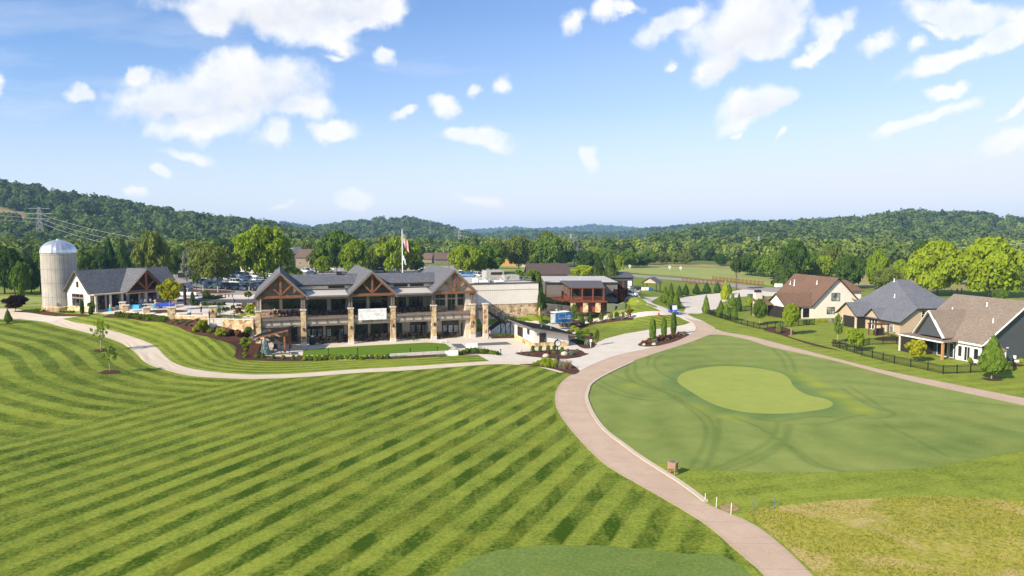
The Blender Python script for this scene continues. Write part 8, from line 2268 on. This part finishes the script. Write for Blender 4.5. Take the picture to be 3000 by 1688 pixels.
# ------------------------------------------------------------------ people
def skin(name, J, E_, mat, parent, sub_=1):
 me = bpy.data.meshes.new(name); names = list(J)
 me.from_pydata([J[k][:3] for k in names], [(names.index(a), names.index(b)) for a, b in E_], [])
 o = bpy.data.objects.new(name, me); COL.objects.link(o)
 md = o.modifiers.new('skin', 'SKIN'); md.use_smooth_shade = True
 if not me.skin_vertices: me.skin_vertices.new() if hasattr(me.skin_vertices, 'new') else None
 if me.skin_vertices:
  for i, k in enumerate(names):
   me.skin_vertices[0].data[i].radius = (J[k][3], J[k][4] if len(J[k]) > 4 else J[k][3])
  me.skin_vertices[0].data[0].use_root = True
 s_ = o.modifiers.new('sub', 'SUBSURF'); s_.levels = s_.render_levels = sub_
 me.materials.append(M[mat]); o.parent = parent
 return o
def person(p, rz, label, pose='stand', top='shirt_blue', legs='trouser_dark', hair='hair_brown', scale=1.0, group=None):
 """faces +x"""
 o = thing('person', label, 'person', p, rz, group); o.scale = (scale,) * 3
 sit = pose.startswith('sit'); hz_ = .5 if sit else .93
 lean = {'bend': .28, 'sit': .06, 'walk': .04}.get(pose, 0)
 J = {'hip': (0, 0, hz_, .13, .16), 'chest': (lean * .6, 0, hz_ + .36, .13, .17), 'neck': (lean, 0, hz_ + .53, .055), 'head': (lean + .03, 0, hz_ + .66, .085), 'crown': (lean + .02, 0, hz_ + .77, .08), 'nose': (lean + .125, 0, hz_ + .66, .014)}
 E_ = [('hip', 'chest'), ('chest', 'neck'), ('neck', 'head'), ('head', 'crown'), ('head', 'nose')]
 for sy, n in ((-1, 'r'), (1, 'l')):
  sw_ = .25 * sy if pose == 'walk' else 0
  if sit: kn, an, toe = (.42, sy * .12, .48), (.4, sy * .12, .08), (.56, sy * .13, .04)
  else: kn, an, toe = (.04 + sw_ * .6, sy * .1, .5), (-.02 + sw_ * (1.3 if sw_ > 0 else 1.5), sy * .1, .08 + (.1 if sw_ < 0 else 0)), (.15 + sw_ * 1.3, sy * .11, .03 + (.06 if sw_ < 0 else 0))
  fw_ = .3 if sit or pose == 'bend' else (-.22 * sy if pose == 'walk' else .02)
  sh = (lean * .85, sy * .2, hz_ + .46); el = (lean * .8 + fw_ * .35 - .02, sy * .26, hz_ + .2); wr = (lean * .8 + fw_ + .04, sy * .22, hz_ + (.1 if sit or pose == 'bend' else -.02))
  J.update({n + 'th': (0.02, sy * .1, hz_ - .04, .085), n + 'kn': (*kn, .058), n + 'an': (*an, .042), n + 'toe': (*toe, .036), n + 'sh': (*sh, .06), n + 'el': (*el, .042), n + 'wr': (*wr, .03)})
  E_ += [('hip', n + 'th'), (n + 'th', n + 'kn'), (n + 'kn', n + 'an'), (n + 'an', n + 'toe'), ('chest', n + 'sh'), (n + 'sh', n + 'el'), (n + 'el', n + 'wr')]
  pa = (wr[0] + .04, wr[1], wr[2] - .07); J[n + 'pa'] = (*pa, .032); E_.append((n + 'wr', n + 'pa'))
  for k in range(5):
   q = (pa[0] + .03 + (.03 if k == 4 else -.012 * (k - 1.5)), pa[1] + (k - 1.5) * .016 * (1 if k < 4 else 1.6), pa[2] - (.075 - .006 * abs(k - 1.4) if k < 4 else .02)); J[f'{n}f{k}'] = (*q, .0085); E_.append((n + 'pa', f'{n}f{k}'))
 skin('body', J, E_, 'skin', o)
 g = lambda k, r: (*J[k][:3], r)
 T_ = {'hip': (*J['hip'][:3], .145, .175), 'chest': (*J['chest'][:3], .15, .195), 'neck': (J['neck'][0], 0, J['neck'][2] - .05, .07)}
 TE = [('hip', 'chest'), ('chest', 'neck')]
 for n in 'rl':
  T_[n + 'sh'] = g(n + 'sh', .075); T_[n + 'el'] = g(n + 'el', .055); TE += [('chest', n + 'sh'), (n + 'sh', n + 'el')]
 skin('shirt', T_, TE, top, o)
 T_ = {'hip': (J['hip'][0], 0, hz_ - .02, .15, .18)}; TE = []
 for n in 'rl':
  T_[n + 'th'] = g(n + 'th', .1); T_[n + 'kn'] = g(n + 'kn', .07)
  TE += [('hip', n + 'th'), (n + 'th', n + 'kn')]
  if legs != 'shorts_khaki': T_[n + 'an'] = g(n + 'an', .058); TE.append((n + 'kn', n + 'an'))
 skin('trousers' if legs != 'shorts_khaki' else 'shorts', T_, TE, legs, o)
 hx, _, hz2 = J['head'][:3]
 MB().sphere((hx - .025, 0, hz2 + .055), .105, 10, 7, (1, .92, 1)).build('hair', M[hair], o, smooth=True)
 e = MB()
 for sy in (-1, 1): e.sphere((hx + .085, sy * .034, hz2 + .02), .012, 6, 5)
 e.build('eyes', M['black_metal'], o)
p = at(556, 927.5); person((p[0], p[1] + .05, p[2] - .02), R(-95), 'person in a pale blue shirt sitting on the plaza bench', 'sit', 'shirt_pale', 'trouser_dark', 'shirt_white')
person(at(589, 916), R(60), 'person in a tan shirt and dark trousers standing on the plaza', 'stand', 'shirt_tan', 'trouser_dark', 'hair_grey')
person(at(1436, 993.5), R(172), 'person in a light top walking past the last stone column', 'walk', 'shirt_tan', 'trouser_dark', 'hair_brown')
for i, (s, d, a, t_, l) in enumerate([(-5.1, 2.9, 0, 'shirt_purple', 'person in dark clothes sitting left of the balcony table'), (-4.4, 3.5, -60, 'trouser_dark', 'person in navy sitting behind the balcony table, white-haired'), (-2.35, 3.0, 185, 'shirt_purple', 'person in a purple top sitting right of the balcony table')]):
 x, y = cl(s, d); person((x, y, 4.84), CA + R(a), l, 'sit', t_, 'trouser_dark', ['hair_brown', 'shirt_white', 'hair_grey'][i])
for u, v, a, ps, t_, l in [(415, 901.5, -40, 'bend', 'shirt_blue', 'person in a blue shirt bending over the event table, left one'), (427, 900, -100, 'stand', 'cloth_blue', 'person in a bright blue shirt behind the middle of the event table'), (442, 899, -80, 'stand', 'shirt_blue', 'person in a royal blue shirt at the right of the event table'), (374, 903, -70, 'stand', 'shirt_purple', 'person in dark clothes behind the turquoise table'), (387, 901, -90, 'stand', 'trouser_dark', 'person in black standing in the porch shade'),
       (2787, 862, 30, 'stand', 'shirt_white', 'golfer in white on the meadow between the yellow-green trees, left one'), (2804, 861, 200, 'stand', 'trouser_dark', 'golfer in dark clothes on the meadow, middle one'), (2817, 859, 190, 'stand', 'shirt_white', 'golfer in a white top on the meadow, right one')]:
 person(at(u, v), R(a), l, ps, t_, 'shorts_khaki' if u > 2000 else 'trouser_dark')
# ------------------------------------------------------------------ power line
def pylon(u, vb, vt, Y, label):
 p = atY(u, vb, Y); z0 = h(p[0], Y); zt_ = atY(u, vt, Y)[2]; hh = zt_ - z0; o = thing('pylon', label, 'pylon', (p[0], Y, z0), .25, 'lattice pylons of the power line')
 m = MB(); w_ = hh * .11; r = .16
 lv = [0, .25, .45, .62, .76, .88, 1.0]; ww = [1, .72, .5, .36, .3, .26, .2]
 for sx in (-1, 1):
  for sy in (-1, 1):
   m.tube([(sx * w_ * a, sy * w_ * a, hh * t) for t, a in zip(lv, ww)], r, 4)
 for i in range(len(lv) - 1):
  for sy in (-1, 1):
   m.beam((-w_ * ww[i], sy * w_ * ww[i], hh * lv[i]), (w_ * ww[i + 1], sy * w_ * ww[i + 1], hh * lv[i + 1]), r, r); m.beam((w_ * ww[i], sy * w_ * ww[i], hh * lv[i]), (-w_ * ww[i + 1], sy * w_ * ww[i + 1], hh * lv[i + 1]), r, r)
 m.build('tower', M['grey_metal'], o)
 for t, l in ((.72, .24), (.84, .3), (.96, .22)):
  MB().beam((-hh * l, 0, hh * t), (hh * l, 0, hh * t), .35, .35).build('cross_arm', M['grey_metal'], o)
 return (p[0], Y, z0, hh)
P1 = pylon(118, 690, 606, 560, 'lattice pylon on the hillside above the silo'); P2 = pylon(1346, 715, 672, 820, 'lattice pylon behind the trees right of the flag'); P3 = pylon(1672, 745, 686, 560, 'lattice pylon among the trees behind the barn'); P4 = pylon(2221, 748, 693, 620, 'lattice pylon in front of the wooded ridge on the right')
tag(MB().tube([(0, 0, 0), (0, 0, 42)], .35, 5).build('radio_mast', M['grey_metal'], None, (atY(1260, 690, 1150)[0], 1150, h(atY(1260, 690, 1150)[0], 1150))), 'thin mast on the slope of the blue middle hill', 'mast')
def wire(a, b, sag, r, label):
 a = Vector(a); b = Vector(b); pts = []
 for k in range(25):
  t = k / 24; q = a.lerp(b, t); q.z -= sag * 4 * t * (1 - t); pts.append(q)
 c = (a + b) / 2
 tag(MB().tube([q - c for q in pts], r, 5).build('power_cable', M['cable'], None, tuple(c)), label, 'power cable', 'cables of the power line')
simple('cable', (.5, .5, .5), .5)
for i, (v0, v1, v2) in enumerate([(611, 627, 714), (622.5, 640, 727), (635.5, 652, 737)]):
 nm = ('upper', 'middle', 'lower')[i]
 a0 = atY(-250, v0 - 18, 540); a1 = atY(118, v1, 560); a2 = atY(860, v2 + 14, 330)
 wire(a0, a1, 1, .1, f'{nm} cable left of the hillside pylon'); wire(a1, a2, 7 + i, .085, f'{nm} cable from the hillside pylon down over the car park trees')
for i, (v0, v1, v2) in enumerate([(718, 703, 719), (736, 721, 736), (752, 741, 752)]):
 nm = ('upper', 'middle', 'lower')[i]
 wire(atY(1672, 700 + 13 * i, 560), atY(2221, 718 + 10 * i, 620), 5, .09, f'{nm} cable between barn pylon and right pylon'); wire(atY(2221, 718 + 10 * i, 620), atY(3150, v2 - 20, 420), 6, .09, f'{nm} cable running off to the right edge'); wire(atY(1672, 700 + 13 * i, 560), atY(1346, 690 + 11 * i, 820), 4, .1, f'{nm} cable between the two pylons behind the clubhouse'); wire(atY(1346, 690 + 11 * i, 820), atY(1000, 712 + 8 * i, 600), 5, .1, f'{nm} cable left of the pylon by the flag')
small_house(2538, 686, 22, 12, 6, 4, 'red_brick', 'shingle_gray', 'brick house with a white upper corner on the wooded hill', R(12), 3)
small_house(2576, 682, 9, 8, 3, 3, 'white_lap', 'shingle_gray', 'tiny pale house right of the brick one on the hill', R(0), 1)
small_house(2928, 689, 34, 12, 4, 3, 'white_lap', 'grey_metal_roof', 'long white building high on the wooded hill at the right', R(-4), 4)
small_house(2985, 695, 18, 12, 5, 4, 'cream_lap', 'shingle_gray', 'pale house near the right edge on the wooded hill', R(12), 2)
small_house(2836, 689, 8, 8, 3, 3, 'white_lap', 'grey_metal_roof', 'small white shed in the trees of the right hill', R(0), 1)
small_house(2150, 728, 13, 10, 3, 4, 'red_brick', 'shingle_brown', 'brick house at the foot of the woods behind the range', R(10), 2)
# ------------------------------------------------------------------ sky, sun, air, camera
SUN_EL, SUN_PHI = R(31.5), R(43)         # height, and how far the sun stands behind the camera on the left
sun_from = Vector((-math.cos(SUN_PHI) * math.cos(SUN_EL), -math.sin(SUN_PHI) * math.cos(SUN_EL), math.sin(SUN_EL)))
sd = bpy.data.lights.new('sun', 'SUN')
sd.energy = SUN_E
sd.angle = R(.5)
sd.color = (1.0, .87, .67)
so = bpy.data.objects.new('sun', sd); COL.objects.link(so)
so.rotation_euler = (-sun_from).to_track_quat('-Z', 'Y').to_euler()
so.location = (-200, -150, 300)
w = bpy.data.worlds.new('World'); scene.world = w
w.use_nodes = True
wt = w.node_tree; wt.nodes.clear()
class WN(N):
 def __init__(self):
  self.t = wt
  self.out = wt.nodes.new('ShaderNodeOutputWorld')
k = WN()
sky = k.n('ShaderNodeTexSky')
sky.sky_type = 'NISHITA'; sky.sun_disc = False
sky.sun_elevation = SUN_EL
sky.sun_rotation = math.atan2(sun_from.x, sun_from.y)
sky.altitude = 250; sky.air_density = 1.0; sky.dust_density = .6; sky.ozone_density = 1.6
co = k.n('ShaderNodeTexCoord').outputs['Generated']
sp = k.n('ShaderNodeSeparateXYZ'); k.l(co, sp.inputs[0])
yy = k.math('MAXIMUM', sp.outputs[1], .03)
qx = k.math('DIVIDE', sp.outputs[0], yy); qz = k.math('DIVIDE', sp.outputs[2], yy)
cb = k.n('ShaderNodeCombineXYZ'); k.l(qx, cb.inputs[0]); k.l(qz, cb.inputs[1])
q = cb.outputs[0]
CLOUDS = [(660, 262, 235, 100, 8, 1), (800, 250, 150, 108, 0, 1), (480, 275, 190, 68, 10, 1), (870, 325, 115, 42, 0, .9), (600, 355, 175, 52, 3, .9), (395, 228, 55, 36, 30, .8), (226, 284, 40, 26, 0, .6),
   (850, -10, 350, 88, 0, 1), (900, 70, 170, 66, -10, .95), (610, 32, 110, 46, -20, .9), (970, 120, 130, 44, -25, .6), (1120, 0, 150, 56, 10, .8), (1050, 60, 120, 40, 25, .45),
   (1122, 172, 40, 40, -30, .75), (985, 170, 42, 18, 0, .4), (790, 396, 70, 42, 20, .7), (980, 384, 80, 34, 0, .85), (545, 442, 75, 22, -10, .5), (485, 506, 48, 24, -10, .45),
   (1300, 315, 62, 38, -15, .85), (1385, 266, 36, 26, 20, .55), (1470, 240, 46, 40, 30, .35), (1175, 347, 46, 20, 10, .7), (1400, 416, 130, 30, -5, .65), (1330, 405, 40, 26, 0, .6), (0, 214, 30, 56, 0, .8),
   (1040, 580, 60, 40, 0, .45), (842, 600, 46, 18, 0, .4), (1420, 586, 70, 24, 0, .45), (392, 578, 60, 20, 0, .3),
   (1675, 58, 60, 40, 48, .8), (1775, 25, 58, 36, 20, .85), (1850, 10, 80, 26, 0, .5), (1960, 60, 135, 40, 26, .9), (2190, 60, 180, 92, 15, 1), (2140, 165, 110, 62, 40, 1), (2250, 128, 130, 52, 25, .9), (2360, 178, 85, 26, 20, .85), (2440, 120, 90, 26, 50, .9), (2490, 70, 46, 30, 45, .7), (2590, 122, 90, 40, 25, .35), (2450, 90, 100, 50, 20, .3),
   (2800, 26, 220, 44, -4, .9), (2740, 64, 70, 24, 0, .6), (2830, 132, 200, 34, 24, .85), (2960, 88, 90, 34, 25, .85), (2690, 120, 50, 34, 20, .45),
   (2215, 308, 120, 50, 14, 1), (2178, 345, 80, 40, 30, .9), (2290, 290, 40, 24, -10, .8), (2758, 268, 66, 26, 22, .75), (2705, 350, 165, 26, 24, .8), (2640, 372, 120, 18, 20, .6), (2975, 326, 90, 20, 26, .5), (2965, 408, 110, 50, 20, .6),
   (1722, 464, 46, 30, 0, .6), (1966, 188, 30, 26, 30, .5), (2160, 398, 20, 14, 0, .35), (2290, 400, 34, 18, 45, .3)]
dist = k.n('ShaderNodeTexNoise', i_Scale=7.0, i_Detail=5.0, i_Roughness=.6); k.l(q, dist.inputs['Vector'])
dv = k.n('ShaderNodeVectorMath', operation='SUBTRACT'); k.l(dist.outputs['Color'], dv.inputs[0]); dv.inputs[1].default_value = (.5, .5, .5)
ds = k.n('ShaderNodeVectorMath', operation='SCALE'); k.l(dv.outputs[0], ds.inputs[0]); ds.inputs['Scale'].default_value = .09
qd = k.n('ShaderNodeVectorMath', operation='ADD'); k.l(q, qd.inputs[0]); k.l(ds.outputs[0], qd.inputs[1])
cur = None; low = None
for u, v, wu, hv, rot, st in CLOUDS:
 d = ray(u, v)
 mp = k.n('ShaderNodeMapping', vector_type='TEXTURE')
 mp.inputs['Location'].default_value = (d[0] / d[1], d[2] / d[1], 0)
 mp.inputs['Rotation'].default_value = (0, 0, R(rot))
 mp.inputs['Scale'].default_value = (wu / F * 1.14, hv / F * 1.14, 1)
 k.l(qd.outputs[0], mp.inputs[0])
 ln = k.n('ShaderNodeVectorMath', operation='LENGTH'); k.l(mp.outputs[0], ln.inputs[0])
 e = k.math('MULTIPLY', k.math('SUBTRACT', 1.0, ln.outputs['Value']), 1.0)
 e = k.math('ADD', e, (st - 1) * .35)
 cur = e if cur is None else k.math('SMOOTH_MAX', cur, e, .18)
 if wu > 100 and st == 1:
  s2 = k.n('ShaderNodeSeparateXYZ'); k.l(mp.outputs[0], s2.inputs[0])
  g2 = k.math('MULTIPLY', k.map(s2.outputs[1], .25, -.55), k.map(e, .05, .5))
  low = g2 if low is None else k.math('MAXIMUM', low, g2)
fb = k.noise(q, 16.0, 7, .62)
fb2 = k.noise(q, 5.0, 4, .6)
dens = k.math('ADD', cur, k.math('MULTIPLY', k.math('SUBTRACT', fb, .5), .95))
dens = k.math('ADD', dens, k.math('MULTIPLY', k.math('SUBTRACT', fb2, .5), .45))
def puff(sc, amt):
 global dens
 vn = k.n('ShaderNodeTexVoronoi', feature='SMOOTH_F1', i_Scale=sc); k.l(qd.outputs[0], vn.inputs['Vector'])
 dens = k.math('ADD', dens, k.math('MULTIPLY', k.math('SUBTRACT', .42, vn.outputs['Distance']), amt))
puff(17, .5); puff(38, .32)
alpha = k.map(dens, -.04, .55, 0, 1, True)
alpha = k.math('MULTIPLY', alpha, k.map(k.noise(q, 11.0, 6, .65), .3, .55, .62, 1))
alpha = k.math('MULTIPLY', alpha, k.map(sp.outputs[1], .05, .2))
stv = k.n('ShaderNodeMapping'); stv.inputs['Scale'].default_value = (2.2, 12, 1); stv.inputs['Rotation'].default_value = (0, 0, R(-12)); k.l(q, stv.inputs[0])
veil = k.map(k.noise(stv.outputs[0], 1.0, 6, .6), .38, .74, 0, .65)
el = sp.outputs[2]
haze = k.ramp(el, [(0, (1, 1, 1)), (.045, (.84, .84, .84)), (.10, (.58, .58, .58)), (.18, (.24, .24, .24)), (.30, (.04, .04, .04)), (.6, (0, 0, 0))])
side = k.map(qx, -.7, .75, -.1, .34)
hz = k.math('ADD', haze, k.math('MULTIPLY', side, k.map(el, .6, .0, .4, 1)), None, True)
hz = k.math('MAXIMUM', hz, k.math('MULTIPLY', veil, k.map(el, .02, .3, 1.4, .5)))
hz = k.math('MINIMUM', hz, .97)
base = k.n('ShaderNodeVectorMath', operation='SCALE'); k.l(sky.outputs[0], base.inputs[0]); base.inputs['Scale'].default_value = SKY_S
tint = k.mix(1.0, base.outputs[0], SKY_TINT, 'MULTIPLY')
col = k.mix(hz, tint, SKY_HAZE)
shade = k.map(k.math('ADD', k.math('MULTIPLY', k.noise(qd.outputs[0], 6.0, 4, .5), .6), k.math('MULTIPLY', dens, .3)), .42, .72)
ccol = k.mix(k.math('ADD', k.math('MULTIPLY', shade, .3), k.math('MULTIPLY', low, .75), None, True), (CLOUD_W, CLOUD_W, CLOUD_W * 1.01), (CLOUD_W * .8, CLOUD_W * .81, CLOUD_W * .85))
col = k.mix(k.math('MULTIPLY', alpha, .97), col, ccol)
bg = k.n('ShaderNodeBackground'); k.l(col, bg.inputs[0]); bg.inputs[1].default_value = 1.0
k.l(bg.outputs[0], k.out.inputs[0])
mb = MB(); mb.box(-5700, 5700, -440, 5750, -8, 118)
hm = bpy.data.materials.new('haze'); hm.use_nodes = True
ht = hm.node_tree; ht.nodes.clear()
ho = ht.nodes.new('ShaderNodeOutputMaterial'); pv = ht.nodes.new('ShaderNodeVolumePrincipled')
pv.inputs['Color'].default_value = (*HAZE_COL, 1); pv.inputs['Density'].default_value = HAZE_D; pv.inputs['Anisotropy'].default_value = 0
ht.links.new(pv.outputs[0], ho.inputs['Volume'])
if HAZE_D > 0:
 hz_o = mb.build('haze', hm); hz_o['kind'] = 'stuff'; hz_o.display_type = 'WIRE'
cam = bpy.data.cameras.new('camera'); co_ = bpy.data.objects.new('camera', cam); COL.objects.link(co_)
cam.sensor_width = 36; cam.lens = 24; cam.clip_start = .5; cam.clip_end = 20000
co_.location = (0, 0, H); co_.rotation_euler = (R(90) - PITCH, 0, 0)
scene.camera = co_
scene.view_settings.view_transform = 'Standard'; scene.view_settings.look = 'None'
scene.view_settings.exposure = EXPO; scene.view_settings.gamma = 1
scene.cycles.max_bounces = 6; scene.cycles.diffuse_bounces = 3; scene.cycles.glossy_bounces = 3; scene.cycles.transmission_bounces = 3; scene.cycles.volume_bounces = 1
scene.cycles.transparent_max_bounces = 6
scene.cycles.use_denoising = True
scene.cycles.denoiser = 'OPENIMAGEDENOISE'
scene.cycles.sample_clamp_indirect = 4
